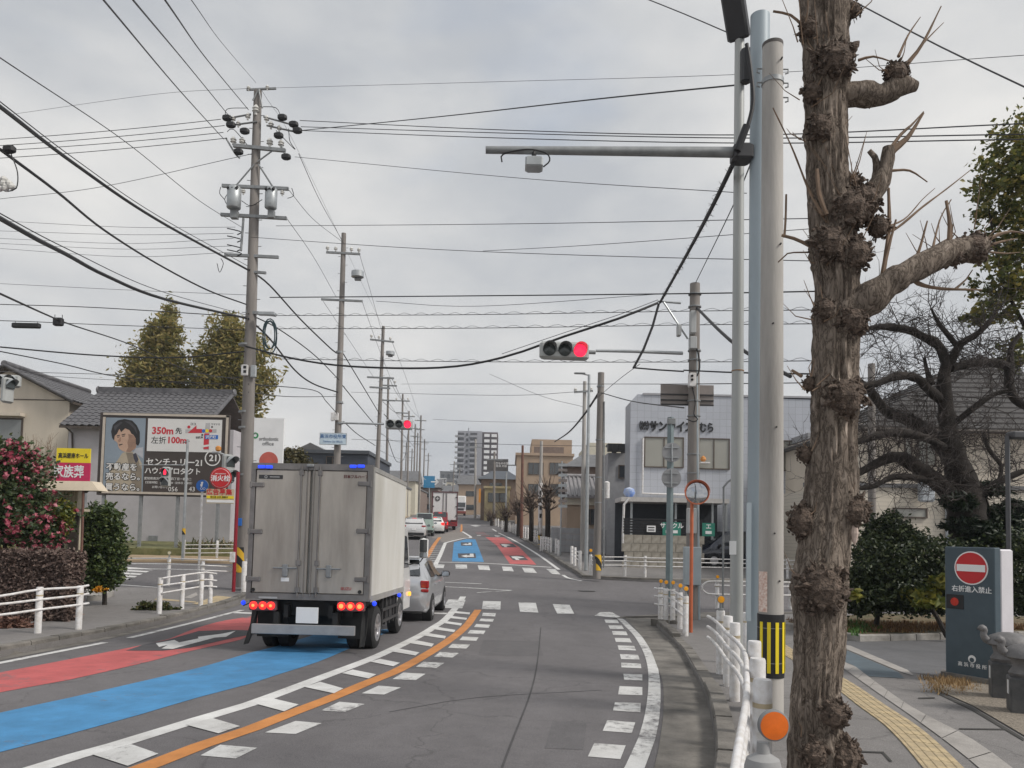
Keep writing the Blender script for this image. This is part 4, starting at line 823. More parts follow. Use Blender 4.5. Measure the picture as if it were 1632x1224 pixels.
# ---- poles in the right foreground
def pole_thing(name, label, cat, px, py, r0, r1, top_py, mt, dz=.08, n=24, Y=None, pname='shaft', ext=None):
    g_ = G(px, py, dz) if Y is None else Vector((V(px, py, Y).x, Y, zg(Y) + dz))
    t_ = V(px, top_py, g_.y); o = thing(name, label, cat, g_); h = t_.z - g_.z
    b = MB(); b.tube([g_, g_ + Vector((0, 0, h * .5)), g_ + Vector((0, 0, h))], [r0, (r0 + r1) / 2, r1], n); b.build(pname, mt, o, 40); return o, g_, h
cp_, cg, ch = pole_thing('concrete_pole', 'pale concrete utility pole with yellow and black warning band, foreground', 'utility pole', 1228, 1135, .128, .105, 70, POLEC)
def band(par, base, z, r, h, mt, name='band', n=24): b = MB(); b.tube([base + Vector((0, 0, z)), base + Vector((0, 0, z + h))], r, n); return b.build(name, mt, par, 40)
zz = lambda py, Y, px=1228: V(px, py, Y).z
WB = band(cp_, cg, zz(1078, cg.y) - cg.z, .134, zz(978, cg.y) - zz(1078, cg.y), BLK, 'warning_band')
for k_ in range(5):
    a = R(-150 + k_ * 34); c = cg + Vector((math.cos(a) * .137, math.sin(a) * .137, 0)); b = MB()
    b.box((c.x, c.y, (zz(1070, cg.y) + zz(990, cg.y)) / 2), (.034, .005, zz(990, cg.y) - zz(1070, cg.y)), rz=a + R(90)); b.build('yellow_stripe', YEL, WB)
for py in (1000, 1055): band(cp_, cg, zz(py, cg.y) - cg.z, .1365, .006, GALVD, 'strap')
band(cp_, cg, zz(135, cg.y) - cg.z, .115, .05, GALVD, 'clamp'); band(cp_, cg, zz(75, cg.y) - cg.z, .108, .035, pm('cap_dark', (.10, .09, .085), .8), 'cap')
for py, sx in ((110, -1), (110, 1), (155, 1), (132, -1), (132, 1)):
    b = MB(); c = cg + Vector((sx * .115, 0, zz(py, cg.y) - cg.z)); b.tube([c, c + Vector((sx * .05, 0, 0)), c + Vector((sx * .05, 0, -.04)), c + Vector((sx * .02, 0, -.05))], .008, 6); b.build('hook', GALVD, cp_)
for px, py in ((1240, 103), (1231, 683), (1228, 850), (1226, 520), (1238, 395), (1236, 925)):
    c = V(px, py, cg.y); b = MB(); b.tube([(c.x, cg.y - .128, c.z), (c.x, cg.y - .08, c.z)], .009, 8); b.build('bolt_hole', BLK, cp_)
sm = MB(); c = V(1203, 940, cg.y)
for a0 in range(4):
    a, a2 = R(-172 + a0 * 12), R(-160 + a0 * 12); zt, zb = V(1203, 910, cg.y).z, V(1203, 974, cg.y).z; r_ = .131
    sm.quad((cg.x + math.cos(a) * r_, cg.y + math.sin(a) * r_, zb), (cg.x + math.cos(a2) * r_, cg.y + math.sin(a2) * r_, zb), (cg.x + math.cos(a2) * r_, cg.y + math.sin(a2) * r_, zt), (cg.x + math.cos(a) * r_, cg.y + math.sin(a) * r_, zt))
sm.build('notice_sticker', pm('notice_print', (.66, .60, .55), .7, var=.35, vs=40, c2=(.55, .30, .22)), cp_)
sp_, sg, sh = pole_thing('camera_pole', 'blue-grey steel pole carrying a long horizontal camera arm', 'pole', 1207, 1085, .135, .125, 25, STEELB)
arm_z = zz(240, sg.y, 1190); a0, a1 = V(1192, 243, sg.y), V(774, 239, sg.y - .2)
b = MB(); b.tube([a0, a0.lerp(a1, .6), a1], [.072, .058, .048], 14); arm = b.build('arm', GALVD, sp_, 40)
b = MB(); b.bbox(V(1182, 246, sg.y), (.26, .26, .22), .03); b.build('arm_bracket', DARK, sp_)
b = MB(); b.bbox(V(851, 262, sg.y - .18), (.23, .22, .14), .02); o = b.build('camera_housing', GALV, sp_)
b = MB(); b.tube([V(851, 262, sg.y - .18), V(851, 240, sg.y - .18)], .03, 8); b.build('mount', DARK, o)
b = MB(); b.tube(cr_pts([V(866, 266, sg.y - .18), V(876, 256, sg.y - .19), V(870, 244, sg.y - .2), V(840, 238, sg.y - .25), V(802, 246, sg.y - .2), V(800, 258, sg.y - .2)], .03), .010, 6); b.build('cable', CABLE, o)
b = MB(); b.tube(cr_pts([V(x, y, sg.y - .16) for x, y in ((1190, 70), (1196, 110), (1200, 160), (1192, 200), (1178, 235))], .05), .028, 8); b.build('cable', CABLE, sp_)
b = MB(); b.tube([V(1190, 200, sg.y - .2), V(1175, 240, sg.y - .15)], .05, 10); b.build('cable_sleeve', CABLE, sp_)
b = MB(); b.box(V(1193, 895, sg.y - .14), (.06, .03, 1.5)); b.build('cable_cover', STEELB, sp_)
lp, lg, lh = pole_thing('lamp_pole', 'slim grey lamp pole between mirror and blue-grey steel pole', 'lamp pole', 1173, 1078, .088, .065, 60, pm('pole_grey_paint', (.42, .43, .42), .5, .2, var=.15, vs=2, streak=.15), n=20)
b = MB(); c0, c1_ = V(1178, 60, lg.y), V(1164, -30, lg.y - .3); b.bbox((0, 0, 0), (.30, .16, .75), .03)
M_ = (c0 - c1_).to_track_quat('Z', 'Y').to_matrix(); b.v = [M_ @ Vector(v) + (c0 + c1_) / 2 for v in b.v]; b.build('lamp_head', DARK, lp)
b = MB(); b.bbox(V(1189, 105, lg.y - .1), (.14, .13, .5), .03); b.build('ballast_box', DARK, lp)
b = MB(); b.box(V(1168, 873, lg.y - .09), (.09, .01, .18)); b.build('sticker', WHITEC, lp)
band(lp, lg, zz(592, lg.y, 1176) - lg.z, .083, .012, pm('rust', (.3, .16, .08), .9), 'rust_ring', 20)
# ---- guard rails
ROWN = [0]
def guard(label, posts, rails, cat='guard rail', h=.8, r=.057, rr=.021, dz=.1, discs=(), caps=True, disc_mt=AMBER, group='white pipe guard rails', dr=.05, side=(-.075, -.03)):
    """posts: world xy; rails: lists of world points"""
    p0 = posts[0]; o = thing('guard_rail', label, cat, (p0[0], p0[1], zg(p0[1]) + dz), 0, group)
    for i, (x, y) in enumerate(posts):
        z = zg(y) + dz; b = MB(); b.tube([(x, y, z - .05), (x, y, z + h - .015), (x, y, z + h)], [r, r, r * .9], 16); po = b.build('post', WHITE, o, 40)
        if caps: b = MB(); b.tube([(x, y, z + h * .80), (x, y, z + h * .835)], r * 1.015, 16); b.build('tape', pm('tape_tan', (.48, .40, .27), .6), po, 40)
        if i in discs:
            M_ = Matrix.Rotation(R(90), 3, 'X'); b = MB()
            b.tube([(x, y, z + h), (x, y, z + h + .03)], r * .7, 12); b.tube([(x, y, z + h), (x, y, z + h + .13)], .016, 8); b.build('reflector_stem', GALVD, po)
            b = MB(); b.lathe((x, y - .012, z + h + .10 + dr), [(dr * 1.06, -.012), (dr * 1.06, .010), (dr * .93, .011), (dr * .9, .004)], 24, M_, True); f_ = b.build('reflector_rim', GALVD, po, 40)
            b = MB(); b.lathe((x, y - .012, z + h + .10 + dr), [(dr * .92, .002), (dr * .92, .012), (.001, .016)], 24, M_); b.build('reflector', disc_mt, po, 40)
    for rl in rails:
        c = cr_pts(rl, .25); b = MB(); b.tube(c, rr, 10); b.build('rail', WHITE, o, 50)
    return o
posts = [(V(px, 900, Y).x, Y) for px, Y in ((1149, 10.5), (1161, 9.5), (1172, 8.5), (1203, 6.7), (1208, 5.6), (1216, 4.7))]
rl = []
for zr in (.72, .575, .43):
    pts = [V(1131, 900, 10.9)] + [V(px, 900, Y) for px, Y in ((1139, 10.4), (1150, 9.45), (1161, 8.5), (1180, 7.5), (1192, 6.6), (1195, 5.6), (1196, 4.7), (1188, 3.75), (1172, 2.7))]
    rl.append([Vector((p.x - .02, p.y, zg(p.y) + .1 + zr)) for p in pts])
gn = guard('long white pipe guard rail beside kerb in the right foreground', posts + [(.935, 2.85)], rl, h=.83, discs=(0,), dz=.1)
x, y = .935, 2.85; z = zg(y) + .1; po = [c for c in gn.children if c.name.startswith('post')][-1]
b = MB(); b.lathe((x, y, z + .83), [(.066, -.05), (.066, 0), (.058, .03), (.024, .05), (.022, .09)], 20); b.build('reflector_base', pm('grey_plastic', (.33, .33, .33), .7, var=.15), po, 40)
M_ = Matrix.Rotation(R(90), 3, 'X'); cdisc = V(1233, 1156, 2.83); b = MB(); b.lathe(cdisc, [(.056, -.012), (.056, .008), (.051, .010), (.05, .004)], 32, M_, True); b.build('reflector_rim', GALVD, po, 40)
b = MB(); b.lathe(cdisc, [(.0505, .002), (.0505, .010), (.001, .014)], 32, M_); b.build('reflector', ORANGE_R, po, 40, True)
for px, Y, h_ in ((1189, 11.6, .74),):
    guard('short lone white post behind the foreground guard rail', [(V(px, 900, Y).x, Y)], [], h=h_, r=.055, cat='post', group='white posts')
cpst = [G(px, py, .1) for px, py in ((1052.5, 987), (1061, 990), (1072, 991), (1083.5, 1001), (1092.5, 1012))]
cr_ = [[G(1044, 985, .1)] + cpst[::2] for _ in range(3)]
guard('white guard rail with five amber reflectors at the near right corner', [(p.x, p.y) for p in cpst], [[Vector((p.x - .03, p.y - .06, p.z + zr + random.uniform(-.005, .005))) for p in q] for q, zr in zip(cr_, (.74, .55, .36))], discs=range(5), r=.058, h=.78, dr=.048)
g1 = G(1143, 967, .1); rr_ = [Vector((g1.x + dx, g1.y + dx * .1, g1.z)) for dx in (0, 1, 2.2, 3.4)]
uo = guard('white rail with rounded end and amber disc along the side street', [(g1.x, g1.y), (g1.x + 2.2, g1.y + .2)], [[Vector((q.x - .1, q.y - .07, q.z + zr)) for q in rr_] for zr in (.62,)], discs=(0,), h=.72, dr=.05)
ue = [(0, .74), (-.3, .72), (-.46, .6), (-.46, .5), (-.3, .38), (0, .36)]
b = MB(); b.tube([Vector((g1.x + 3.3, g1.y + .26, g1.z + .74))] + cr_pts([Vector((g1.x + dx, g1.y - .07, g1.z + zr)) for dx, zr in ue], .06) + [Vector((g1.x + 3.3, g1.y + .26, g1.z + .36))], .026, 8); b.build('end_loop', WHITE, uo, 60)
fp = [G(px, py, .1) for px, py in ((941, 916), (955, 917), (996, 917), (1028, 918.5))]; fp += [Vector((fp[-1].x + 2.0 * k_, fp[-1].y + .1 * k_, fp[-1].z)) for k_ in (1, 2, 3, 4)]
guard('long white guard rail round the far right street corner', [(p.x, p.y) for p in fp], [[Vector((p.x, p.y - .06, zg(p.y) + .1 + zr)) for p in fp] for zr in (.76, .60, .42)], discs=(0, 1), h=.84, dr=.07, caps=False)
for k_, (lab, q) in enumerate((('nearest', ((911, 898), (916, 901), (924, 908))), ('second', ((886, 882), (890, 885))), ('third', ((862, 877), (866, 877.5), (870, 878), (874, 879), (878, 880))), ('fourth', ((849, 863), (853, 864), (857, 865), (860, 867))), ('fifth', ((833, 856), (837, 857), (841, 858), (845, 860))), ('sixth', ((818, 849), (822, 850), (826, 852), (830, 854))), ('seventh', ((800, 843), (804, 844), (808, 845), (812, 847))), ('eighth', ((786, 836), (790, 837.5), (794, 839))))):
    ps = [G(px, py, .08) for px, py in q]
    guard('%s short white guard fence from the crossing, far right kerb' % lab, [(p.x, p.y) for p in ps], [[Vector((p.x, p.y - .05, zg(p.y) + .08 + zr)) for p in ps] for zr in (.72, .55, .38)], dz=.08, h=.85, r=.07, caps=False, group='short white fences along the far kerb')
# ---- mirror, sign pole, signal pole at the corner
REDO = pm('mirror_orange', (.50, .13, .055), .5, var=.15, vs=5)
mo, mg, mh = pole_thing('traffic_mirror', 'round orange-rimmed traffic mirror on an orange pole', 'mirror', 1101, 1008, .038, .036, 800, REDO)
mc = V(1111, 785, mg.y - .12); Mx = Matrix.Rotation(R(-8), 3, 'Z') @ Matrix.Rotation(R(84), 3, 'X')
b = MB(); b.lathe(mc, [(.235, -.06), (.255, -.03), (.258, .02), (.246, .022), (.238, -.005)], 32, Mx, True); b.build('mirror_rim', REDO, mo, 40)
b = MB(); b.lathe(mc, [(.238, -.012), (.2, .004), (.13, .018), (.06, .026), (.001, .028)], 32, Mx); b.build('mirror_face', pm('mirror_convex', (.44, .45, .47), .04, 1., var=0), mo, 60)
b = MB(); v0 = mc + Mx @ Vector((0, .1, .05)); b.lathe(mc, [(.262, .0), (.264, .05), (.27, .05), (.268, .0)], 32, Mx, True); b.f = [f for f in b.f if sum(b.v[i][2] for i in f) / len(f) > mc.z + .03]; b.mi = b.mi[:len(b.f)]; b.build('mirror_hood', REDO, mo)
so_, sg2, sh2 = pole_thing('signal_pole', 'old concrete signal pole at the near right corner, cabinets attached', 'signal pole', 1103, 987, .17, .125, 452, POLED)
sY = sg2.y
def bx_(par, nm, px, py, wpx, hpx, mt, dep=.2, dy=-.22, Y=sY, bv=.015): s_ = Y / F; b = MB(); b.bbox(V(px, py, Y + dy), (wpx * s_, dep, hpx * s_), bv); return b.build(nm, mt, par)
BOXG = pm('cabinet_grey', (.42, .43, .43), .5, .1, var=.1); BOXB = pm('cabinet_bluegrey', (.36, .41, .44), .5, .1, var=.1)
for px, py, wp, hp, mt in ((1104, 514, 9, 36, BOXG), (1104, 547, 11, 20, BOXG), (1103, 606, 11, 22, WHITE), (1082, 527, 6, 18, BOXG), (1102, 830, 14, 40, BOXG), (1103, 902, 26, 60, BOXB)):
    bx_(so_, 'cabinet', px, py, wp, hp, mt)
for py in (599, 605): bx_(so_, 'cabinet_mark', 1103, py, 4, 3.4, BLK, .01, -.325)
for py in (470, 490, 560, 575, 640, 664, 725, 755): band(so_, sg2, zz(py, sY, 1098) - sg2.z, .165, .03, GALVD, 'strap')
b = MB(); b.tube([V(1110, 560, sY - .1), V(1112, 800, sY - .12), V(1114, 990, sY - .1)], .035, 8); b.build('conduit', BOXB, so_, 40)
b = MB(); b.tube([V(1085, 483, sY), V(1048, 480, sY)], .03, 8); b.build('bracket_arm', GALV, so_, 40)
b = MB(); b.tube([V(1058, 482, sY - .05), V(1096, 540, sY - .15)], .025, 8); b.build('bracket_brace', GALV, so_, 40)
b = MB(); b.tube(cr_pts([V(x, y, sY - .2) for x, y in ((1104, 545), (1112, 560), (1115, 585), (1110, 600), (1104, 598))], .05), .02, 6); b.build('cable', CABLE, so_)
b = MB(); b.tube(cr_pts([V(x, y, sY - .2) for x, y in ((1103, 616), (1108, 640), (1106, 660), (1112, 668), (1106, 672), (1094, 668))], .05), .014, 6); b.build('cable', CABLE, so_)
b = MB(); b.tube([V(1088, 563, sY), V(1010, 560, sY - .1), V(950, 559, sY - .15)], [.045, .04, .035], 10); b.build('signal_arm', GALV, so_, 40)
PB = pm('sign_back', (.27, .24, .225), .6, .2, var=.15)
s_ = sY / F; b = MB(); b.box(V(1095, 630, sY + .2), (86 * s_, .03, 34 * s_)); pn = b.build('direction_sign_back', PB, so_)
for py in (629, 638, 645): b = MB(); b.box(V(1095, py, sY + .17), (86 * s_, .03, .03)); b.build('stiffener', DARK, pn)
def signal(name, label, c, Y, n=3, lit=2, hz=True, sc=1.0, rz=0., loc=None):
    """traffic signal head; local x right, front towards -Y"""
    o = thing(name, label, 'traffic light', loc if loc is not None else V(c[0], c[1], Y), rz)
    w_, h_ = (1.22 * sc, .44 * sc)
    b = MB(); b.bbox((0, .10, 0), (w_, .22 * sc, h_) if hz else (h_ * .95, .22 * sc, .92 * sc), .06 * sc); b.build('housing', pm('signal_grey', (.40, .41, .40), .5, .1, var=.12), o, 40, world=False)
    for i in range(n):
        p = ((i - (n - 1) / 2) * .38 * sc, 0, 0) if hz else (0, 0, (.22 if i == 0 else -.22) * sc)
        M_ = Matrix.Rotation(R(90), 3, 'X'); r_ = .155 * sc
        b = MB(); b.lathe((p[0], -.01, p[2]), [(r_, 0), (r_, .02), (r_ * .6, .05), (.001, .06)], 24, M_) if hz else b.bbox((p[0], -.02, p[2]), (.33 * sc, .04, .33 * sc), .02)
        ln = b.build('lens', LRED if i == lit else LAMPOFF, o, 40, world=False)
        b = MB(); vs2 = []
        for k2 in range(17):
            a = R(-15 + 210 * k2 / 16); d_ = .26 if 4 <= k2 <= 12 else .26 - .05 * max(0, (4 - k2), (k2 - 12))
            for yy, q in ((0, r_ * 1.1), (-d_ * sc, r_ * 1.1)): vs2.append((p[0] + math.cos(a) * q, yy, p[2] + math.sin(a) * q))
        b.add(vs2, [(2 * k2, 2 * k2 + 1, 2 * k2 + 3, 2 * k2 + 2) for k2 in range(16)]); b.build('visor', GALV, ln, 60, world=False)
    return o
t1 = signal('traffic_light', 'horizontal traffic light with red lit, on arm of near right pole', (900, 558), sY - .2, sc=1.02, rz=R(4))
b = MB(); b.tube([(.6, .12, 0), (.80, .12, 0)], .05, 10); b.build('bracket', GALVD, t1, world=False)
# green-grey post with two round sign backs
gp, gg, gh = pole_thing('sign_post', 'square green-grey post with two round sign backs', 'sign', 1066, 960, .11, .10, 665, pm('green_grey', (.20, .25, .26), .5, .2, var=.15), n=4)
for px, py in ((1071, 721), (1070, 762)):
    b = MB(); b.lathe(V(px, py, gg.y - .16), [(.30, -.012), (.30, .012)], 28, Matrix.Rotation(R(90), 3, 'X')); q = b.build('round_sign_back', pm('sign_back_grey', (.33, .33, .34), .5, .3, var=.1), gp, 40)
    for dz_ in (-.15, .15): b = MB(); b.box(V(px, py, gg.y - .19) + Vector((0, 0, dz_)), (.42, .02, .03)); b.build('sign_stiffener', GALV, q)
    b = MB(); b.tube([V(px, py - 14, gg.y - .2), V(px, py + 14, gg.y - .2)], .025, 8); b.build('sign_tube', GALV, q)
b = MB(); b.bbox(V(1070, 672, gg.y), (.24, .2, .2), .02); b.build('post_head', GALVD, gp)
tp, tg, th_ = pole_thing('thin_post', 'thin grey signpost with bent top before the navy minivan', 'post', 1152, 975, .03, .028, 778, GALVD, n=10)
b = MB(); b.tube([V(1152, 778, tg.y), V(1160, 768, tg.y), V(1172, 760, tg.y)], .028, 10); b.build('bent_top', GALVD, tp)
# ---- no-entry sign pillar at the city hall driveway
g = G(1551, 1086, .08); Mr = R(-61)
sg3 = thing('sign_pillar', 'dark slate pillar with red no-entry disc and white lettering', 'sign', g, Mr)
SL = pm('slate_blue', (.058, .085, .105), .45, 0, var=.12, vs=6); hh = V(1551, 872, g.y).z - g.z; Wd = .66; Dp = .34
b = MB(); b.bbox((0, 0, hh / 2), (Wd, .14, hh), .01); b.build('front_panel', SL, sg3, world=False)
b = MB(); b.bbox((.01, .14 + .09, hh / 2 - .01), (Wd - .03, .30, hh - .02), .02); b.build('white_back', pm('back_lilac', (.62, .60, .63), .45, var=.06), sg3, world=False)
b = MB(); b.box((0, .12, .03), (Wd + .06, .5, .1)); b.build('base', CONCD, sg3, world=False)
fy = -.07; up_ = lambda v: hh - v * hh / 870
def disc(r_, x, z, y, mt, nm, par=sg3, n=36): b = MB(); b.lathe((x, y, z), [(r_, -.002), (r_, .003)], n, Matrix.Rotation(R(90), 3, 'X')); return b.build(nm, mt, par, 40, world=False)
dz0 = up_(136); disc(.222, .03, dz0, fy - .003, WHITEC, 'disc_border'); disc(.205, .03, dz0, fy - .007, RED, 'no_entry_disc')
b = MB(); b.box((.03, fy - .012, dz0), (.375, .004, .092)); b.build('white_bar', WHITEC, sg3, world=False)
text('右折進入禁止', .088, WHITEC, sg3, TM(.03, fy - .002, up_(277)), .012)
b = MB(); b.bbox((-.19, fy - .004, up_(362)), (.235, .012, .19), .004); q = b.build('signal_window', BLK, sg3, world=False)
b = MB(); b.lathe((-.19, fy - .012, up_(362)), [(.055, 0), (.055, .002)], 20, Matrix.Rotation(R(90), 3, 'X')); b.build('dim_red_lamp', pm('dim_red', (.16, .01, .005), .5, var=.6, vs=30, emit=(.6, .03, .01), es=.12), q, world=False)
disc(.05, .03, up_(722), fy - .003, WHITEC, 'crest', n=24); disc(.03, .03, up_(722) - .012, fy - .006, SL, 'crest_inner', n=20)
text('高 浜 市 役 所', .062, WHITEC, sg3, TM(.03, fy - .002, up_(765)), .01)
# ---- clay statues on pedestals
CLAY = pm('clay_dark', (.16, .155, .155), .6, .15, var=.3, vs=8, bump=.3, bs=40); PED = pm('pedestal', (.10, .10, .10), .6, .1, var=.35, vs=3, c2=(.04, .042, .045), bump=.2)
def statue(px, py, Y, lab, ped_lab, gpx):
    g_ = G(px, py, .08); s_ = g_.y / F
    p_ = thing('pedestal', ped_lab, 'pedestal', g_, R(-25), 'pedestals beside the sign'); hh_ = 56 * s_
    b = MB(); b.bbox((0, 0, hh_ / 2), (.30, .30, hh_), .015); b.build('block', PED, p_, world=False)
    b = MB(); b.box((-.154, -.02, hh_ * .7), (.008, .06, .14)); b.build('name_plate', WHITEC, p_, world=False)
    o = thing('clay_statue', lab, 'statue', g_ + Vector((0, 0, hh_)), R(-10), 'clay statues beside the sign')
    b = MB(); b.lathe((0, 0, 0), [(.13, 0), (.15, .04), (.11, .10), (.13, .18), (.16, .20)], 18); b.build('stand', CLAY, o, 50, world=False)
    b = MB()
    for i in range(9):
        t = i / 8; 
    b.lathe((.05, 0, .19), [(.19, 0), (.25, .02), (.245, .05), (.20, .105), (.11, .145), (.001, .158)], 18); b.build('shell', CLAY, o, 40, world=False)
    for k_ in range(10):
        a = k_ * .628; b = MB(); b.lathe((.05 + math.cos(a) * .155, math.sin(a) * .165, .275), [(.045, -.03), (.04, .0), (.001, .018)], 6, Matrix.Rotation(R(50), 3, Vector((-math.sin(a), math.cos(a), 0)))); b.build('shell_plate', CLAY, o, world=False)
    np_ = cr_pts([Vector(v) for v in ((-.13, 0, .22), (-.20, 0, .255), (-.225, 0, .31), (-.215, 0, .355), (-.24, 0, .38), (-.30, 0, .37))], .015); kk_ = len(np_) - 1
    b = MB(); b.tube(np_, [.048 * (1 - i / kk_) ** .5 * .6 + .016 + .016 * math.exp(-((i / kk_ - .78) / .1) ** 2) - (.02 * max(0, (i / kk_ - .88) / .12)) for i in range(kk_ + 1)], 10)
    n_ = len(b.v) // 10; b.build('neck_and_head', CLAY, o, 60, world=False)
statue(1602, 1112, 0, 'dark clay turtle statue with raised head, nearer the slate pillar', 'dark stone pedestal nearer the slate sign pillar', 0)
statue(1634, 1136, 0, 'dark clay statue cut off by the right picture edge', 'dark stone pedestal at the right picture edge', 0)
# ================================================================== LEFT SIDE
def zp(px, py, Y): return V(px, py, Y).z
# ---- guard rails on the left
a_posts = [G(x, y, .1) for x, y in ((-42, 1016), (60, 1009), (125, 1003))]
def railpts(zr, Ys): return [V(x, y, Y) for (x, y), Y in zip(zr, Ys)]
Ya = [p.y for p in a_posts]
guard('white guard rail cut by the left picture edge before the ivy wall', [(p.x, p.y) for p in a_posts], [[V(-60, y0, Ya[0] - .3), V(0, y0 - 3, Ya[0]), V(60, y1, Ya[1] - .08), V(125, y2, Ya[2] - .08), V(141, y3, Ya[2] + .2)] for y0, y1, y2, y3 in ((953, 940, 936, 933), (966, 956, 949, 946.5), (983, 972, 964, 961.5))], h=.80, dz=.1)
c_posts = [G(x, y, .1) for x, y in ((253.5, 978), (289.5, 970.6), (319.6, 967), (334.5, 965.5))]
guard('short white guard rail on the left corner island by the truck', [(p.x, p.y) for p in c_posts], [[V(259, y0, c_posts[0].y - .05), V(289, y1, c_posts[1].y - .08), V(329, y2, c_posts[3].y - .08), V(346, y3, c_posts[3].y)] for y0, y1, y2, y3 in ((921.5, 917, 912, 914.5), (933, 929, 923.5, 925.5), (945, 940, 934, 935.5))], h=.82, dz=.1)
b_posts = [G(x, y, .1) for x, y in ((268, 931), (322, 938))]
bY = b_posts[0].y
guard('long white guard rail along the near edge of left street', [(p.x, p.y) for p in b_posts], [[V(196, y0, bY + .3), V(268, y1, bY - .08), V(322, y2, b_posts[1].y - .08), V(368, y3, bY - .3)] for y0, y1, y2, y3 in ((890, 890, 892, 893), (898.5, 899, 901, 903), (907, 907.5, 909, 911))], h=.88, dz=.1, discs=(0,), disc_mt=pm('cream_reflector', (.75, .68, .45), .4), dr=.055)
d_posts = [V(x, 900, 36.3) for x in (292, 345, 400, 452)]
guard('white three-bar guard rail across the street under the billboard', [(p.x, p.y) for p in d_posts], [[V(292, y0, 36.2), V(345, y0 - .3, 36.2), V(455, y0 - .6, 36.2)] for y0 in (868.5, 874.5, 881.5)], h=.8, dz=.12, caps=False)
for px, py, lab in ((388, 947, 'white post with slanted cap right beside the striped pole'), (394, 940, 'white post half hidden behind the slanted-cap post')):
    g_ = G(px, py, .1); guard(lab, [(g_.x, g_.y)], [], h=.98, r=.075, cat='post', group='white posts', caps=False)
# ---- tall utility pole by the truck
def upole(name, label, px, base_py, Y, top_py, r0, r1, mt, arms=(), ins=(), trans=(), dz=.1, lean=0., cat='utility pole', steps=True):
    g_ = Vector((V(px, base_py, Y).x, Y, zg(Y) + dz)); o = thing(name, label, cat, g_); t_ = V(px + lean, top_py, Y)
    b = MB(); b.tube([g_, g_.lerp(t_, .5), t_], [r0, (r0 + r1) / 2, r1], 16); b.build('shaft', mt, o, 40)
    for (x0, y0, x1, y1, th, dy) in arms:
        p, q = V(x0, y0, Y + dy), V(x1, y1, Y + dy); d_ = q - p; b = MB(); M_ = d_.to_track_quat('X', 'Z').to_matrix(); b.box((p + q) / 2, (d_.length, th, th), M=M_); b.build('crossarm', GALVD, o)
    for (x, y, s_) in ins:
        c = V(x, y, Y - .12); b = MB(); b.lathe(c, [(.03 * s_, -.1 * s_), (.03 * s_, -.04 * s_), (.08 * s_, -.02 * s_), (.05 * s_, .02 * s_), (.08 * s_, .04 * s_), (.045 * s_, .09 * s_), (.02 * s_, .12 * s_)], 10); b.build('insulator', PORC, o, 50)
    for (x, y, w_, h_) in trans:
        k_ = Y / F; c = V(x, y, Y - .35); b = MB(); b.lathe(c, [(w_ * k_ * .44, -h_ * k_ / 2), (w_ * k_ / 2, -h_ * k_ * .46), (w_ * k_ / 2, h_ * k_ * .42), (w_ * k_ * .38, h_ * k_ / 2), (.001, h_ * k_ * .52)], 18); q = b.build('transformer', GALV, o, 50)
        for dx in (-.3, 0, .3): b = MB(); b.tube([c + Vector((dx * w_ * k_, -.12, h_ * k_ * .42)), c + Vector((dx * w_ * k_, -.2, h_ * k_ * .30))], .05, 8); b.build('bushing', DARK, q)
        b = MB(); b.box(c + Vector((0, .1, -h_ * k_ * .72)), (w_ * k_ * .5, .2, h_ * k_ * .35)); b.build('bracket', GALVD, q)
    if steps:
        n = int((t_.z - g_.z - 2) / .45)
        for i in range(n):
            z = 1.9 + i * .45; p = g_.lerp(t_, z / (t_.z - g_.z)); sx = 1 if i % 2 else -1; r_ = r0 + (r1 - r0) * z / (t_.z - g_.z)
            b = MB(); b.tube([p + Vector((sx * r_ * .8, 0, 0)), p + Vector((sx * (r_ + .12), -.02, 0))], .012, 5); b.build('step_bolt', GALVD, o)
    return o, g_
P1Y = 25.3
p1, p1g = upole('utility_pole', 'tallest utility pole on the left, carrying two grey transformers', 387, 938, P1Y, 145, .235, .13, POLED, lean=24,
    arms=((372, 232, 455, 240, .11, -.15), (354, 296, 460, 301, .10, -.12), (352, 342, 457, 348, .10, -.12), (358, 406, 444, 410, .09, -.1), (393, 143, 440, 141, .06, 0), (398, 433, 424, 435, .08, -.1), (392, 497, 440, 502, .10, -.1)),
    ins=((372, 225, 1.3), (386, 226, 1.3), (430, 228, 1.4), (448, 230, 1.3), (408, 176, 1.6), (395, 186, 1.1), (425, 190, 1.1), (432, 200, 1.2), (372, 190, 1.0), (380, 198, 1.0), (390, 208, 1.0), (445, 205, 1.0), (396, 141, .8), (426, 140, .8), (388, 306, .9), (450, 308, .9)),
    trans=((373, 315, 22, 36), (432, 316, 19, 34)))
def pp(par, nm, pts, r_, mt, Y=P1Y, n=6, dy=-.15): b = MB(); b.tube(cr_pts([V(x, y, Y + dy) for x, y in pts], .08), r_, n); return b.build(nm, mt, par, 60)
for x, y in ((362, 188), (368, 199), (390, 209), (450, 187), (468, 198), (474, 208), (444, 216), (456, 250), (380, 242)):
    b = MB(); c = V(x, y, P1Y - .2); b.bbox(c, (.30, .2, .2), .05); b.build('clamp_cover', CABLE, p1)
for q in (((355, 190), (400, 182)), ((365, 200), (410, 194)), ((420, 186), (470, 200)), ((425, 200), (470, 210)), ((360, 220), (375, 245), (382, 252)), ((448, 230), (455, 248))): pp(p1, 'strain_link', q, .03, GALVD)
for q in (((405, 262), (376, 296)), ((412, 262), (435, 298)), ((410, 258), (440, 236)), ((403, 160), (412, 142)), ((418, 172), (412, 142))): pp(p1, 'brace', q, .03, GALVD)
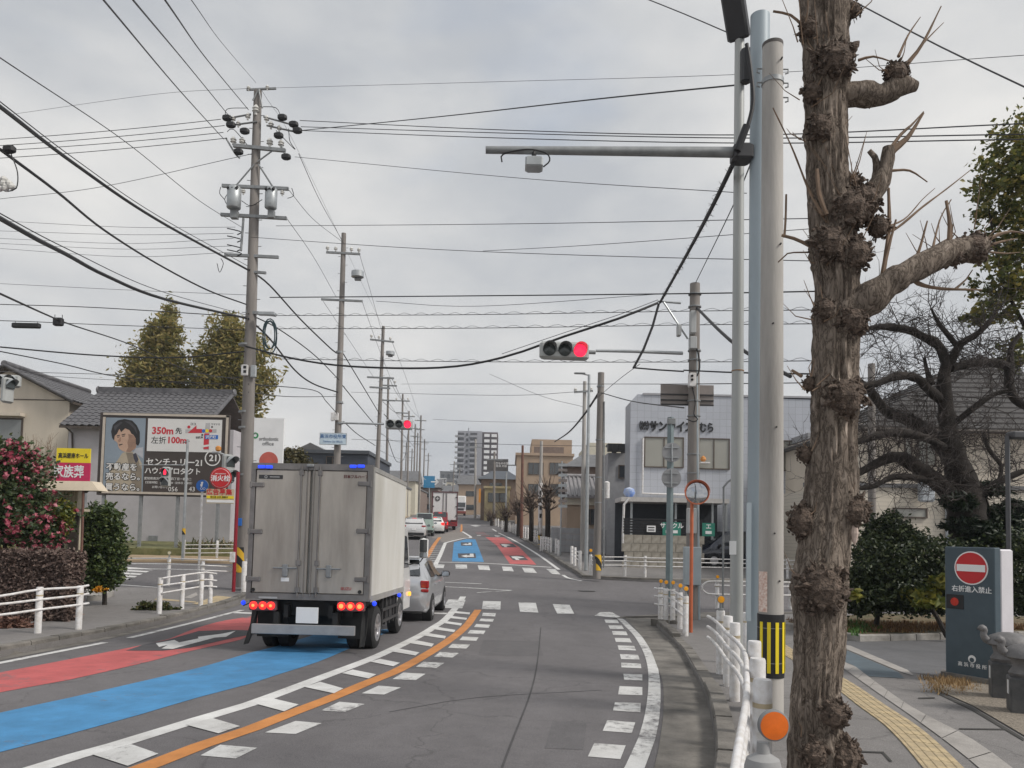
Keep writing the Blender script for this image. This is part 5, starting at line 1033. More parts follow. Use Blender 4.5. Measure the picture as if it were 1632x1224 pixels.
for q in (((360, 190), (362, 174), (395, 172)), ((362, 210), (372, 206), (395, 232)), ((415, 170), (440, 172), (448, 188)), ((352, 298), (350, 308), (358, 318)), ((465, 300), (468, 312), (458, 316)), ((362, 310), (358, 318), (364, 330)), ((460, 205), (462, 225), (470, 238), (440, 208)), ((385, 320), (400, 328), (418, 318)), ((346, 420), (350, 434), (356, 420), (352, 412))): pp(p1, 'jumper_wire', q, .012, CABLE)
for y in (364, 376, 390, 398):
    pp(p1, 'switch_cable', ((362, y), (372, y + 2), (385, y + 6), (378, y + 10)), .018, CABLE)
pp(p1, 'switch_bracket', ((388, 348), (384, 400)), .04, GALVD)
for cy, rx, ry in ((532, 11, 24), (534, 8, 22), (538, 11, 27)): pp(p1, 'cable_coil', [(430 + rx * math.cos(a * .4), cy + ry * math.sin(a * .4)) for a in range(17)], .022, pm('coil_teal', (.03, .06, .07), .5, var=0), dy=-.3)
b = MB(); b.bbox(V(425, 500, P1Y - .3), (.55, .15, .12), .02); b.build('splice_box', GALV, p1)
def band2(par, px, pyb, pyt, Y, r_, mt, nm): b = MB(); b.tube([V(px, pyb, Y), V(px, pyt, Y)], r_, 18); return b.build(nm, mt, par, 40)
def stripes():
    mt = bpy.data.materials.new('hazard_stripes'); mt.use_nodes = True; t = mt.node_tree; bs = t.nodes['Principled BSDF']; bs.inputs['Roughness'].default_value = .6
    tcn = t.nodes.new('ShaderNodeTexCoord'); wv = t.nodes.new('ShaderNodeTexWave'); wv.bands_direction = 'DIAGONAL'; wv.inputs['Scale'].default_value = 1.15
    r_ = t.nodes.new('ShaderNodeValToRGB'); r_.color_ramp.interpolation = 'CONSTANT'; r_.color_ramp.elements[0].color = (.02, .02, .02, 1); r_.color_ramp.elements[1].color = (.75, .45, .03, 1); r_.color_ramp.elements[1].position = .5
    t.links.new(tcn.outputs['Object'], wv.inputs[0]); t.links.new(wv.outputs[0], r_.inputs[0]); t.links.new(r_.outputs[0], bs.inputs[0]); return mt
HAZ = stripes()
band2(p1, 387, 912, 872, P1Y, .242, HAZ, 'hazard_band'); 
for y in (548, 655, 680, 755): band2(p1, 391 if y < 700 else 389, y + 3, y, P1Y, .215, GALVD, 'strap')
b = MB(); b.bbox(V(390, 590, P1Y - .26), (.22, .1, .36), .02); q = b.build('name_plate', WHITE, p1); 
for py in (585, 592): b = MB(); b.box(V(390, py, P1Y - .315), (.09, .006, .09)); b.build('plate_mark', BLK, p1)
b = MB(); b.bbox(V(404, 592, P1Y - .2), (.2, .1, .42), .03); b.build('junction_box', GALV, p1)
b = MB(); b.bbox(V(381, 832, P1Y - .26), (.18, .04, .25), .01); b.build('blue_plate', BLUES, p1)
b = MB(); b.tube([V(385, 735, P1Y - .1), V(350, 722, P1Y - .3), V(338, 721, P1Y - .35)], .035, 8); b.build('signal_arm', GALV, p1, 40)
b = MB(); b.bbox(V(348, 715, P1Y - .35), (.16, .16, .18), .04); b.build('orange_camera', pm('camera_orange', (.6, .25, .05), .5), p1)
# vehicle signal seen edge-on by that pole
ts = signal('traffic_light', 'pale upright signal head seen edge-on beside the tall striped pole', (367, 747), P1Y - .5, n=2, lit=9, hz=False, sc=1.02, rz=R(60))
# red hydrant post with round sign and notice board
RP = pm('hydrant_red', (.26, .012, .024), .45, var=.12)
hy, hg, hh_ = pole_thing('hydrant_sign', 'red hydrant post with round red sign and advert board', 'sign', 372, 943, .055, .055, 752, RP, dz=.1, n=12)
c = V(352, 762, hg.y - .06); M_ = Matrix.Rotation(R(90), 3, 'X')
for r_, mt, dy in ((.335, RED, 0), (.295, WHITEC, -.02), (.285, RED, -.03)):
    b = MB(); b.lathe(c + Vector((0, dy, 0)), [(r_, -.01), (r_, .01)], 32, M_); b.build('hydrant_disc', mt, hy, 40)
text('消火栓', .20, WHITEC, hy, Matrix.Translation(-hg) @ TM(c.x, c.y - .045, c.z - .02), .02)
text('FIRE HYDRANT', .05, WHITEC, hy, Matrix.Translation(-hg) @ TM(c.x, c.y - .045, c.z + .13), .01)
k_ = hg.y / F; b = MB(); b.box(V(351, 791, hg.y - .06), (44 * k_, .03, 23 * k_)); ab = b.build('advert_board', pm('board_cream', (.60, .50, .34), .5, var=.08), hy)
for py, hp, mt in ((792.5, 4.2, YEL), (799, 4, WHITEC)): b = MB(); b.box(V(351, py, hg.y - .08), (43 * k_, .01, hp * k_)); b.build('board_strip', mt, ab)
text('広告募集', .20, RED, ab, Matrix.Translation(-hg) @ TM(V(351, 785, hg.y).x, hg.y - .082, V(351, 785, hg.y).z), .02)
text('消火栓 広告 募集中', .065, BLK, ab, Matrix.Translation(-hg) @ TM(V(351, 792.5, hg.y).x, hg.y - .09, V(351, 792.5, hg.y).z), .005)
b = MB(); b.bbox(V(370.5, 888, hg.y - .08), (.16, .05, .32), .01); b.build('white_tag', WHITE, hy)
# blue shared path sign
bo, bg_, bh = pole_thing('path_sign', 'round blue pedestrian and bicycle sign on slim white post', 'sign', 316, 930, .04, .038, 765, WHITE, dz=.1, n=12)
c = V(322, 774, bg_.y - .06); b = MB(); b.lathe(c, [(.2, -.008), (.2, .008)], 32, M_); b.build('blue_disc', BLUES, bo, 40)
b = MB(); b.lathe(c + Vector((.015, .03, 0)), [(.2, -.008), (.2, .008)], 32, M_); b.build('disc_back', GALV, bo, 40)
def flat(par, nm, mt, org, pts, y, root):
    b = MB(); b.poly([(org.x + px_, y, org.z + pz_) for px_, pz_ in pts]); return b.build(nm, mt, par)
flat(bo, 'walker_symbol', WHITEC, c, [(-.05, -.02), (.0, -.05), (.02, .0), (.03, .06), (.045, .11), (.02, .14), (-.01, .12), (-.04, .13), (-.03, .06), (-.055, .04)], c.y - .013, bo)
for dx in (-.03, .06):
    b = MB(); b.lathe(c + Vector((dx + .02, -.013, -.1)), [(.04, -.001), (.04, .002), (.03, .002), (.03, -.001)], 16, M_, True); b.build('bicycle_symbol', WHITEC, bo)
# pedestrian signal post
po_, pg, ph = pole_thing('signal_post', 'slim grey post carrying the red pedestrian light before billboard', 'signal pole', 291, 893, .065, .055, 700, GALV, dz=.1, n=14)
b = MB(); b.tube([V(297, 741, pg.y), V(222, 741, pg.y)], .02, 8); b.build('arm', GALV, po_, 40)
b = MB(); b.tube([V(292, 705, pg.y), V(302, 703, pg.y)], .03, 8); b.build('top_fitting', GALVD, po_)
band2(po_, 293, 852, 842, pg.y, .075, HAZ, 'hazard_band')
ps = signal('pedestrian_light', 'upright pedestrian light showing red in front of the billboard', (263, 760), pg.y - .15, n=2, lit=9, hz=False, sc=1.0)
b = MB(); q = [(-.05, .10), (.05, .10), (.06, .2), (.04, .30), (.0, .34), (-.04, .30), (-.06, .2)]; b.prism([(x_, -.05, z_) for x_, z_ in q], (0, 0, 0), (0, .012, 0)); b.build('red_figure', LRED, ps, world=False)
# left edge signal heads
sl = signal('traffic_light', 'grey signal head at the left picture edge under the wires', (16, 622), 22, n=1, lit=9, hz=False, sc=.8, rz=R(70))
sl2 = signal('traffic_light', 'row of dark signal lenses at the extreme left edge', (0, 606), 22.4, n=3, lit=9, sc=.85, rz=R(10))
# ---- billboard
BY = 38.0; BK = BY / F / 6.528; bc = V(260.3, 724.3, BY)
bb = thing('billboard', 'wide dark roadside billboard with portrait, arrow map and white lettering', 'billboard', (bc.x, BY, zg(BY) + .42))
zb0 = bc.z - (zg(BY) + .42)
def B(u, v): return (u - 720) * BK, zb0 + (550 - (v - (u - 720) * .034)) * BK
BRN = pm('billboard_brown', (.055, .042, .036), .5, var=.1)
def brect(nm, mt, u0, v0, u1, v1, y, d=.02, par=None):
    (x0, z0), (x1, z1) = B(u0, v1), B(u1, v0); b = MB(); xm = (u0 + u1) / 2; b.box(((x0 + x1) / 2, y, (B(xm, v0)[1] + B(xm, v1)[1]) / 2), (x1 - x0, d, (v1 - v0) * BK)); return b.build(nm, mt, par or bb, world=False)
brect('panel', BRN, 40, 120, 1392, 985, .12, .2)
for q in ((75, 125, 1385, 148), (75, 945, 1385, 968), (75, 148, 98, 945), (1362, 148, 1385, 945)): brect('cream_frame', pm('frame_cream', (.50, .44, .37), .5), *q, .0, .06)
for u in (105, 495, 880, 1300): x_ = B(u, 0)[0]; b = MB(); b.box((x_, .15, zb0 / 2 - 1.0), (.14, .14, zb0 - 1.75 + 2.0)); b.build('support_post', GALVD, bb, world=False)
portrait_bg = brect('portrait_background', pm('portrait_grey', (.24, .29, .34), .6, var=.15, vs=.4), 105, 160, 520, 935, .005, .01)
def bpoly(nm, mt, pts, y, par=portrait_bg): b = MB(); b.poly([(B(u, v)[0], y, B(u, v)[1]) for u, v in pts]); return b.build(nm, mt, par, world=False)
COAT = pm('print_coat', (.42, .36, .27), .6, var=.15, vs=1.); SKIN = pm('print_skin', (.50, .33, .24), .6, var=.12, vs=1.5); HAIR = pm('print_hair', (.02, .018, .018), .6, var=.2)
bpoly('coat', COAT, [(120, 935), (150, 760), (200, 660), (250, 600), (290, 530), (340, 510), (430, 520), (500, 640), (510, 935)], -.003)
bpoly('collar', pm('print_grey', (.42, .43, .46), .6), [(400, 540), (430, 480), (505, 470), (510, 590), (470, 560), (430, 530)], -.006)
bpoly('tie', pm('print_tie', (.05, .05, .07), .6), [(405, 545), (435, 530), (465, 600), (440, 640), (415, 590)], -.008)
bpoly('face', SKIN, [(205, 350), (195, 390), (225, 410), (240, 430), (245, 460), (265, 490), (300, 512), (370, 525), (430, 480), (440, 400), (420, 310), (330, 250), (240, 270)], -.006)
bpoly('hair', HAIR, [(165, 300), (180, 230), (230, 185), (300, 172), (380, 190), (430, 240), (465, 310), (470, 420), (455, 455), (430, 440), (425, 380), (400, 340), (380, 330), (355, 290), (310, 270), (270, 310), (250, 275), (225, 330), (205, 345), (200, 395), (180, 370)], -.009)
for q in ([(225, 345), (255, 338), (258, 346), (228, 355)], [(275, 335), (315, 325), (318, 334), (278, 345)], [(230, 362), (255, 355), (255, 362), (235, 368)], [(280, 352), (312, 345), (312, 353), (284, 359)], [(250, 440), (290, 432), (292, 440), (258, 452)]): bpoly('face_detail', HAIR, q, -.009)
bpoly('face_shade', pm('print_skin_shade', (.30, .185, .13), .6, var=.2, vs=2), [(345, 330), (400, 345), (425, 385), (432, 470), (375, 522), (330, 515), (352, 470), (340, 420), (352, 380)], -.0072)
bpoly('neck_shade', pm('print_coat_shade', (.24, .20, .15), .6, var=.2, vs=2), [(330, 525), (430, 530), (500, 700), (510, 935), (420, 935), (380, 700)], -.0045)
for q in ([(205, 300), (190, 250), (260, 200), (280, 210), (225, 260)], [(300, 195), (360, 200), (420, 260), (440, 340), (400, 270), (350, 225)]): bpoly('hair_sheen', pm('print_hair_sheen', (.055, .055, .06), .5), q, -.0105)
bpoly('face_detail', pm('print_skin_dark', (.34, .20, .14), .6), [(240, 400), (268, 360), (272, 405), (255, 415)], -.008)
mapp = brect('map_panel', pm('panel_white', (.70, .69, .67), .5, var=.03), 545, 182, 1320, 525, .005, .014)
def btext(s_, u, v, size_px, mt, y=-.006, bold=.02, par=None, align='LEFT'):
    x_, z_ = B(u, v); return text(s_, size_px * BK, mt, par or bb, TM(x_, y, z_), bold, .001, 'lettering', align)
TXR = pm('print_red', (.55, .03, .045), .5, var=0); TXW = pm('print_white', (.74, .73, .71), .5, var=0)
btext('350m', 590, 300, 100, TXR, -.006, .035); btext('先', 835, 308, 70, BLK); btext('左折', 585, 402, 80, BLK, bold=.005); btext('100m', 750, 402, 92, TXR, -.006, .035)
bpoly('map_road', pm('print_grey2', (.45, .44, .44), .6), [(940, 290), (1265, 292), (1265, 330), (940, 330)], -.004, mapp); bpoly('map_road', MATS['print_grey2'], [(1148, 225), (1195, 225), (1195, 510), (1140, 510)], -.0045, mapp)
bpoly('map_arrow', TXR, [(965, 328), (1055, 248), (1055, 287), (1115, 287), (1115, 330)], -.007, mapp); bpoly('map_arrow', TXR, [(1138, 335), (1190, 335), (1190, 500), (1135, 500)], -.0075, mapp)
bpoly('map_gap', MATS['panel_white'], [(1120, 460), (1200, 450), (1200, 470), (1120, 482)], -.010, mapp)
for u, v, r_, mt in ((1130, 308, 18, BLUES), (1167, 308, 18, YEL), (1203, 308, 18, TXR), (975, 265, 16, TXR), (1217, 268, 10, BLK), (1118, 350, 10, BLK)):
    x_, z_ = B(u, v); b = MB(); b.lathe((x_, -.010, z_), [(r_ * BK, -.001), (r_ * BK, .001)], 16, M_); b.build('map_dot', mt, mapp, world=False)
bpoly('map_sign', BLUES, [(1148, 352), (1285, 354), (1285, 396), (1148, 394)], -.012, mapp); btext('沢渡町', 1155, 374, 36, TXW, -.015); btext('ココ', 985, 235, 32, BLK); btext('ヤマナカ', 1205, 240, 24, BLK); btext('吉野屋', 1050, 378, 26, BLK)
btext('センチュリー21', 540, 628, 86, TXW, .005, .02); btext('ハウスプロダクト', 530, 720, 74, TXW, .005, .02)
btext('愛知県高浜市沢渡町四丁目一番地二', 530, 798, 31, TXW, .005, .005); btext('【営業時間】 10:00〜19:00（定休日 水曜日）', 530, 840, 26, TXW, .005, .004); btext('お問い合わせ', 615, 890, 28, TXW, .005, .004); btext('056', 785, 915, 68, TXW, .005, .0); btext('43', 1000, 918, 68, TXW, .005, .0)
x_, z_ = B(1235, 595); b = MB(); b.lathe((x_, .008, z_), [(82 * BK, -.002), (82 * BK, .004), (70 * BK, .004), (70 * BK, -.002)], 32, M_, True); b.build('number_ring', TXW, bb, world=False); btext('21', 1245, 597, 92, TXW, .005, .03, None, 'CENTER')
for s_, v in (('不動産を', 675), ('売るなら。', 775), ('買うなら。', 885)):
    btext(s_, 130, v, 82, BLK, -.012, .09); btext(s_, 130, v, 82, TXW, -.015, .022)
# ---- houses behind
TILE = pm('roof_tile', (.115, .11, .115), .42, .1, var=.35, vs=2.5, c2=(.06, .06, .066)); PLB = pm('plaster_beige', (.56, .50, .42), .9, var=.10, vs=1.2, streak=.2); PLL = pm('plaster_lilac', (.47, .45, .47), .9, var=.10, vs=1.0)
WOODD = pm('wood_dark', (.07, .055, .045), .7, var=.3)
def tile_mesh(w_, l_):                                  # one wavy clay pan tile with a thick front lip; lies in local xy, y up the slope
    b = MB(); n = 7; top, bot = [], []
    for j in range(n + 1):
        t = j / n; h = .035 * math.sin(t * 2 * math.pi * .9 + .3) + .012
        for y in (0, l_ * 1.12): top.append((w_ * (t - .5), y, h + (.03 if y == 0 else 0)))
        bot.append((w_ * (t - .5), 0, h - .005))
    b.add(top + bot, [(2 * j, 2 * j + 2, 2 * j + 3, 2 * j + 1) for j in range(n)] + [(2 * (n + 1) + j, 2 * (n + 1) + j + 1, 2 * j + 2, 2 * j) for j in range(n)])
    return b.mesh('roof_tile', TILE, 40)
def tiled(par, o_, ux, uy, nx, ny, w_, l_, name='roof_tile', skip=None):
    """tiles from corner o_ (house space), ux along the eave, uy up the slope"""
    me = tile_mesh(w_, l_); ux, uy = ux.normalized(), uy.normalized(); uz = ux.cross(uy); M = Matrix((ux, uy, uz)).transposed().to_4x4()
    for j in range(ny):
        for i in range(nx):
            if skip and skip(i, j): continue
            t = bpy.data.objects.new(name, me); COL.objects.link(t); t.parent = par
            M2_ = M.copy(); M2_.translation = o_ + ux * w_ * (i + .5) + uy * l_ * j + uz * random.uniform(0, .008); t.matrix_local = M2_
# house with tiled roof facing the street
HY = 42.0; e0, e1 = V(94, 677, HY), V(328, 682, HY); rd0, rd1 = V(126, 623, HY + 3.6), V(311, 628, HY + 3.6)
h2 = thing('tiled_house', 'low house with wavy dark tiled roof behind the billboard', 'house', (e0.x, HY, zg(HY)))
hz = lambda z: z - zg(HY); ez = e0.z
wx0, wx1 = V(109, 700, HY + .6).x, V(372, 700, HY + .6).x
b = MB(); b.box(((wx0 + wx1) / 2, HY + 4.6, (zg(HY) + ez) / 2), (wx1 - wx0, 8, ez - zg(HY))); b.build('wall', PLL, h2)
rl_ = V(311, 628, HY + 3.6).x - .0
sl_ = MB(); ra_, rb_ = Vector((e0.x, HY, ez)), Vector((V(326, 680, HY).x, HY, ez)); rc_, rdd = Vector((rb_.x, HY + 4, ez + 2.6)), Vector((ra_.x, HY + 4, ez + 2.6))
sl_.prism([ra_, rb_, rc_, rdd], (0, 0, -.16), (0, 0, -.04)); sl_.prism([rdd, rc_, Vector((rb_.x, HY + 8.6, ez)), Vector((ra_.x, HY + 8.6, ez))], (0, 0, -.16), (0, 0, -.04)); roof2 = sl_.build('roof', WOODD, h2)
wd_ = rb_.x - ra_.x; nx = 20; tiled(roof2, Vector((0, 0, ez - zg(HY))), Vector((1, 0, 0)), Vector((0, 4, 2.6)), nx, 12, wd_ / nx, 4.77 / 12)
b = MB(); b.box(((ra_.x + rb_.x) / 2, HY + 4, ez + 2.68), (wd_ + .1, .32, .34)); b.build('ridge', TILE, roof2)
for x_ in (ra_.x - .1, rb_.x + .1): b = MB(); b.lathe((x_, HY + 4, ez + 2.68), [(.20, -.06), (.24, 0), (.20, .06)], 12, Matrix.Rotation(R(90), 3, 'Y')); b.build('ridge_end_tile', TILE, roof2, 40)
b = MB(); b.tube([Vector((rb_.x + .05, HY - .05, ez + .05)), Vector((rb_.x + .05, HY + 4, ez + 2.62))], .11, 8); b.build('verge_tile', TILE, roof2, 50)
b = MB(); b.tube([V(104, 680, HY), V(115, 690, HY + .5), V(116, 740, HY + .5), V(116, 800, HY + .5)], .05, 8); b.build('downpipe', WOODD, h2, 40)
b = MB(); b.box(V(244, 858, HY + .58), (.5, .06, .3)); b.build('vent', GALVD, h2)
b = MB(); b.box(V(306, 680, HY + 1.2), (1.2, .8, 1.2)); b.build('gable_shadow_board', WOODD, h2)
# gabled house at the left edge
GY = 45.0; ap, ev = V(8, 583, GY), V(117, 640, GY)
h1 = thing('gabled_house', 'beige plaster house with gable and dark roof, left edge', 'house', (ap.x, GY, zg(GY)))
hw = ev.x - ap.x; pw = hw - .45; wz = ev.z + .2
b = MB(); b.prism([(ap.x - pw, GY + .4, zg(GY) - .3), (ap.x + pw, GY + .4, zg(GY) - .3), (ap.x + pw, GY + .4, wz - .05), (ap.x, GY + .4, ap.z - .2), (ap.x - pw, GY + .4, wz - .05)], (0, 0, 0), (0, 8, 0)); b.build('wall', PLB, h1)
b = MB()
for sx in (-1, 1): b.prism([(ap.x, GY, ap.z), (ap.x + sx * hw, GY, ev.z), (ap.x + sx * hw, GY + 9, ev.z), (ap.x, GY + 9, ap.z)], (0, 0, -.15), (0, 0, 0))
roof1 = b.build('roof', WOODD, h1); roof1['label'] = 'dark gable roof with tiles'
sl3 = Vector((-hw, 0, ap.z - ev.z)); tiled(roof1, Vector((hw, 0, ev.z - zg(GY) + .03)), Vector((0, 1, 0)), sl3, 24, 8, 9 / 24, sl3.length / 8)
b = MB(); b.tube([(ap.x, GY - .1, ap.z + .12), (ap.x, GY + 9, ap.z + .12)], .2, 10); b.build('ridge', TILE, roof1, 50)
for sx in (-1, 1): b = MB(); b.tube([(ap.x, GY - .06, ap.z + .04), (ap.x + sx * hw, GY - .06, ev.z + .04)], .10, 8); b.build('verge_board', TILE, roof1, 50)
b = MB(); b.box(V(55, 637, GY + .38), (4.2, .03, .05)); b.build('trim_line', WOODD, h1)
wv_ = V(8, 684, GY + .36); s_ = GY / F
b = MB(); b.box((V(8, 684, GY).x, GY + .37, wv_.z), (44 * s_, .08, 36 * s_)); wn = b.build('window', WOODD, h1)
b = MB(); b.box((V(8, 684, GY).x, GY + .32, wv_.z), (39 * s_, .02, 31 * s_)); b.build('pane', GLASSL, wn)
b = MB(); b.box((V(8, 660, GY).x, GY + .15, V(8, 660, GY).z), (52 * s_, .5, 5 * s_)); b.build('window_hood', PLB, wn)
# ---- booth, sign, shrubs
SY = 18.5; s_ = SY / F
bt = thing('booth', 'small beige ribbed booth with flat cream roof behind the camellia', 'booth', (V(95, 900, SY).x, SY, zg(SY) + .1))
BE = pm('booth_beige', (.45, .40, .30), .7, var=.12, vs=3); b = MB(); zt = V(95, 780, SY).z; x0, x1 = V(40, 800, SY).x, V(120, 800, SY).x
b.box(((x0 + x1) / 2, SY + .22, (zt + zg(SY)) / 2), (x1 - x0, .26, zt - zg(SY))); b.build('wall', BE, bt)
for k_ in range(12): b = MB(); b.box((x0 + .1 + k_ * (x1 - x0 - .2) / 11, SY + .09, zt - .35), (.035, .03, .62)); b.build('rib', BE, bt)
b = MB(); b.prism([V(58, 766, SY - .1), V(146, 767, SY - .1), V(157, 782, SY - .3), V(60, 781, SY - .3)], (0, 0, 0), (0, .45, 0)); b.build('roof', pm('booth_roof', (.55, .47, .36), .6, var=.08), bt)
b = MB(); b.box((V(115, 850, SY).x, SY + .08, V(115, 848, SY).z), (.22, .05, .9)); b.build('door', WOODD, bt)
b = MB(); b.box(V(118, 813, SY - .05), (.6, .3, .06)); b.build('door_hood', BE, bt)
b = MB(); b.tube([V(133, 780, SY - .25), V(129, 912, SY - .25)], .03, 8); b.build('downpipe', pm('pipe_brown', (.16, .08, .06), .6), bt)
b = MB(); b.tube([V(145, 778, SY - .2), V(138, 784, SY - .2), V(133, 784, SY - .25)], .03, 8); b.build('gutter_pipe', WOODD, bt)
dsk = thing('reflector_rod', 'pale round reflector on a thin rod by ivy wall', 'reflector', G(127, 955, .1)); b = MB(); c = V(127, 917, dsk.location.y); b.lathe(c, [(.075, -.01), (.075, .01)], 20, M_); b.build('disc', pm('pale_grey', (.45, .44, .38), .5), dsk)
b = MB(); b.tube([dsk.location, V(127, 905, dsk.location.y)], .014, 6); b.build('rod', GALVD, dsk)
YY = 24.0; s_ = YY / F; ys_ = thing('notice_board', 'yellow and crimson board with Japanese lettering above the booth', 'sign', (V(117, 900, YY).x, YY, zg(YY)))
b = MB(); b.box(V(117.5, 726, YY), (54 * s_, .04, 23 * s_)); b.build('yellow_panel', YEL, ys_)
b = MB(); b.box(V(116.5, 756, YY), (54 * s_, .045, 37 * s_)); b.build('crimson_panel', pm('crimson', (.58, .02, .10), .5, var=.05), ys_)
for px in (97, 137): b = MB(); b.tube([(V(px, 760, YY).x, YY + .05, zg(YY)), (V(px, 760, YY).x, YY + .05, V(px, 720, YY).z)], .04, 8); b.build('leg', GALVD, ys_)
yl = Matrix.Translation(-ys_.location); text('高浜碧南ホール', 9.2 * s_, BLK, ys_, yl @ TM(V(117.5, 727, YY).x, YY - .025, V(117.5, 727, YY).z), .02, sx=.75); text('家族葬', 21 * s_, WHITEC, ys_, yl @ TM(V(110, 753, YY).x, YY - .028, V(110, 753, YY).z), .02, sx=.78)
rl2 = random.Random(11)
LGD = leafmat('leaf_camellia', (.02, .04, .014), (.045, .075, .025), (.10, .12, .045)); LHD = leafmat('leaf_hedge', (.02, .04, .012), (.055, .09, .024), (.13, .16, .045)); LYG = leafmat('leaf_yellow_green', (.06, .09, .015), (.14, .15, .02), (.28, .25, .05))
FLW = leafmat('petal_pink', (.33, .05, .085), (.48, .11, .16), (.60, .24, .28)); VINE = leafmat('vine_brown', (.07, .045, .038), (.14, .095, .08), (.21, .155, .13), .8, 0)
def bush(name, label, cat, base, blobs, mt, n, size, trunk=None, trunk_mt=DBARK, extra=None, group=None, shell=.5, asp=1.7, down=0., per=26, sg=.15):
    o = thing(name, label, cat, base, 0, group); b = MB(); tot = sum(r_[0] * r_[2] for _, r_ in blobs)
    for c, r_ in blobs: leaves(b, blob(int(n * r_[0] * r_[2] / tot), c, r_, rl2, shell, per, sg), size, rnd=rl2, asp=asp, down=down)
    b.build('foliage', mt, o)
    for t_ in (trunk or [[base, Vector(blobs[0][0])]]):
        b = MB(); c = cr_pts([Vector(q) for q in t_], .2); k_ = len(c); r0 = t_[0].r if hasattr(t_[0], 'r') else .05
        b.tube(c, [max(.008, .06 * (1 - i / k_ * .7)) for i in range(k_)], 7); b.build('stem', trunk_mt, o, 50)
    return o
CYm = 17.0; s_ = CYm / F; cc = lambda x, y, dy=0.: V(x, y, CYm + dy)
cb_ = [(cc(10, 760), (70 * s_, .9, 60 * s_)), (cc(20, 820), (80 * s_, 1.0, 55 * s_)), (cc(60, 845), (45 * s_, .8, 38 * s_)), (cc(-40, 800), (80 * s_, 1.1, 80 * s_)), (cc(22, 730), (30 * s_, .5, 26 * s_))]
cam_b = bush('camellia_bush', 'camellia bush covered in pink blossoms at the left edge', 'bush', Vector((cc(10, 900).x, CYm, zg(CYm) + .1)), cb_, LGD, 17000, .062)
b = MB()
for c, r_ in cb_:
    for p in blob(125, c, r_, rl2, .0, 1, .0):
        d_ = (p - c); d_ = Vector((d_.x / r_[0], d_.y / r_[1], d_.z / r_[2]))
        if d_.length < .62: continue
        p = c + Vector((d_.x * r_[0], d_.y * r_[1], d_.z * r_[2])) * 1.10; leaves(b, [p + Vector((rl2.gauss(0, .025), rl2.gauss(0, .025), rl2.gauss(0, .025))) for _ in range(7)], .085, rnd=rl2, asp=1.1)
b.build('blossoms', FLW, cam_b)['kind'] = 'stuff'
IY = 15.6; s_ = IY / F; iw = thing('ivy_wall', 'low wall smothered in dry brown vines behind the guard rail', 'wall', (V(40, 950, IY).x, IY, zg(IY) + .1))
x0, x1, zt = V(-120, 900, IY).x, V(104, 900, IY).x, V(60, 884, IY).z
b = MB(); b.box(((x0 + x1) / 2, IY + .35, (zt + zg(IY)) / 2 - .05), (x1 - x0, .5, zt - zg(IY) - .1)); b.build('wall_core', pm('wall_dark', (.07, .05, .045), .95, var=.4, bump=.8, bs=20), iw)
b = MB(); pts = []
for _ in range(9000):
    x = rl2.uniform(x0 - .05, x1 + .08); z = rl2.uniform(zg(IY) + .12, zt + .05); dpt = .06 + .16 * abs(NZ.noise(Vector((x * 1.3, z * 1.6, 0)))); pts.append(Vector((x, IY + .1 - rl2.uniform(0, dpt), z)))
for _ in range(2500): pts.append(Vector((rl2.uniform(x0, x1 + .1), IY + rl2.uniform(0, .6), zt + rl2.gauss(0, .05))))
for _ in range(900): pts.append(Vector((x1 + rl2.uniform(0, .1), IY + rl2.uniform(0, .6), rl2.uniform(zg(IY), zt))))
leaves(b, pts, .05, rnd=rl2, asp=2.0); b.build('vines', VINE, iw)['kind'] = 'stuff'
HYd = 19.6; s_ = HYd / F; hc_ = lambda x, y, dy=0.: V(x, y, HYd + dy)
bush('evergreen_hedge', 'tall dark green clipped hedge at the side street corner', 'hedge', Vector((hc_(168, 940).x, HYd, zg(HYd) + .1)), [(hc_(166, 830), (32 * s_, .5, 26 * s_)), (hc_(168, 865), (33 * s_, .55, 34 * s_)), (hc_(164, 905), (32 * s_, .55, 34 * s_)), (hc_(150, 870), (20 * s_, .5, 60 * s_)), (hc_(160, 925), (30 * s_, .45, 18 * s_))], LHD, 15000, .06)
bush('yellow_shrub', 'small yellow-green shrub between camellia and booth', 'shrub', Vector((cc(98, 890).x, CYm + .3, zg(CYm) + .1)), [(cc(97, 822, .3), (15 * s_, .25, 24 * s_)), (cc(90, 842, .3), (14 * s_, .25, 14 * s_))], LYG, 1300, .07)
fb = thing('flower_bed', 'small brick-edged flower bed with orange pansies under hedge', 'flower bed', G(155, 950, .1)); b = MB(); q = [G(x, y, .1) for x, y in ((136, 946), (172, 944), (181, 950), (160, 957), (138, 958))]; b.prism(q, (0, 0, 0), (0, 0, .14)); b.build('edging', CONC, fb)
b = MB(); leaves(b, blob(260, V(155, 938, 19.2), (.22, .15, .07), rl2), .05, rnd=rl2); b.build('pansies', leafmat('petal_orange', (.5, .2, .02), (.75, .35, .02), (.8, .5, .05)), fb)['kind'] = 'stuff'
for (px, py, rx, nm, lab, mt) in ((17, 1000, 24, 'dry_shrub', 'reddish-brown dry shrublet at the foot of the left rail', leafmat('dry_red', (.09, .04, .03), (.14, .07, .05), (.18, .10, .07), .8, 0)), (245, 972, 30, 'low_shrub', 'low green ground plants around the corner rail posts', leafmat('low_green', (.03, .05, .015), (.07, .085, .02), (.16, .13, .05)))):
    g_ = G(px, py, .1); k_ = g_.y / F; bush(nm, lab, 'shrub', g_, [(g_ + Vector((0, 0, .07)), (rx * k_, .25, .13)), (g_ + Vector((.2, .1, .05)), (rx * k_ * .7, .2, .09))], mt, 1100, .055, trunk=[[g_, g_ + Vector((0, 0, .1))]])
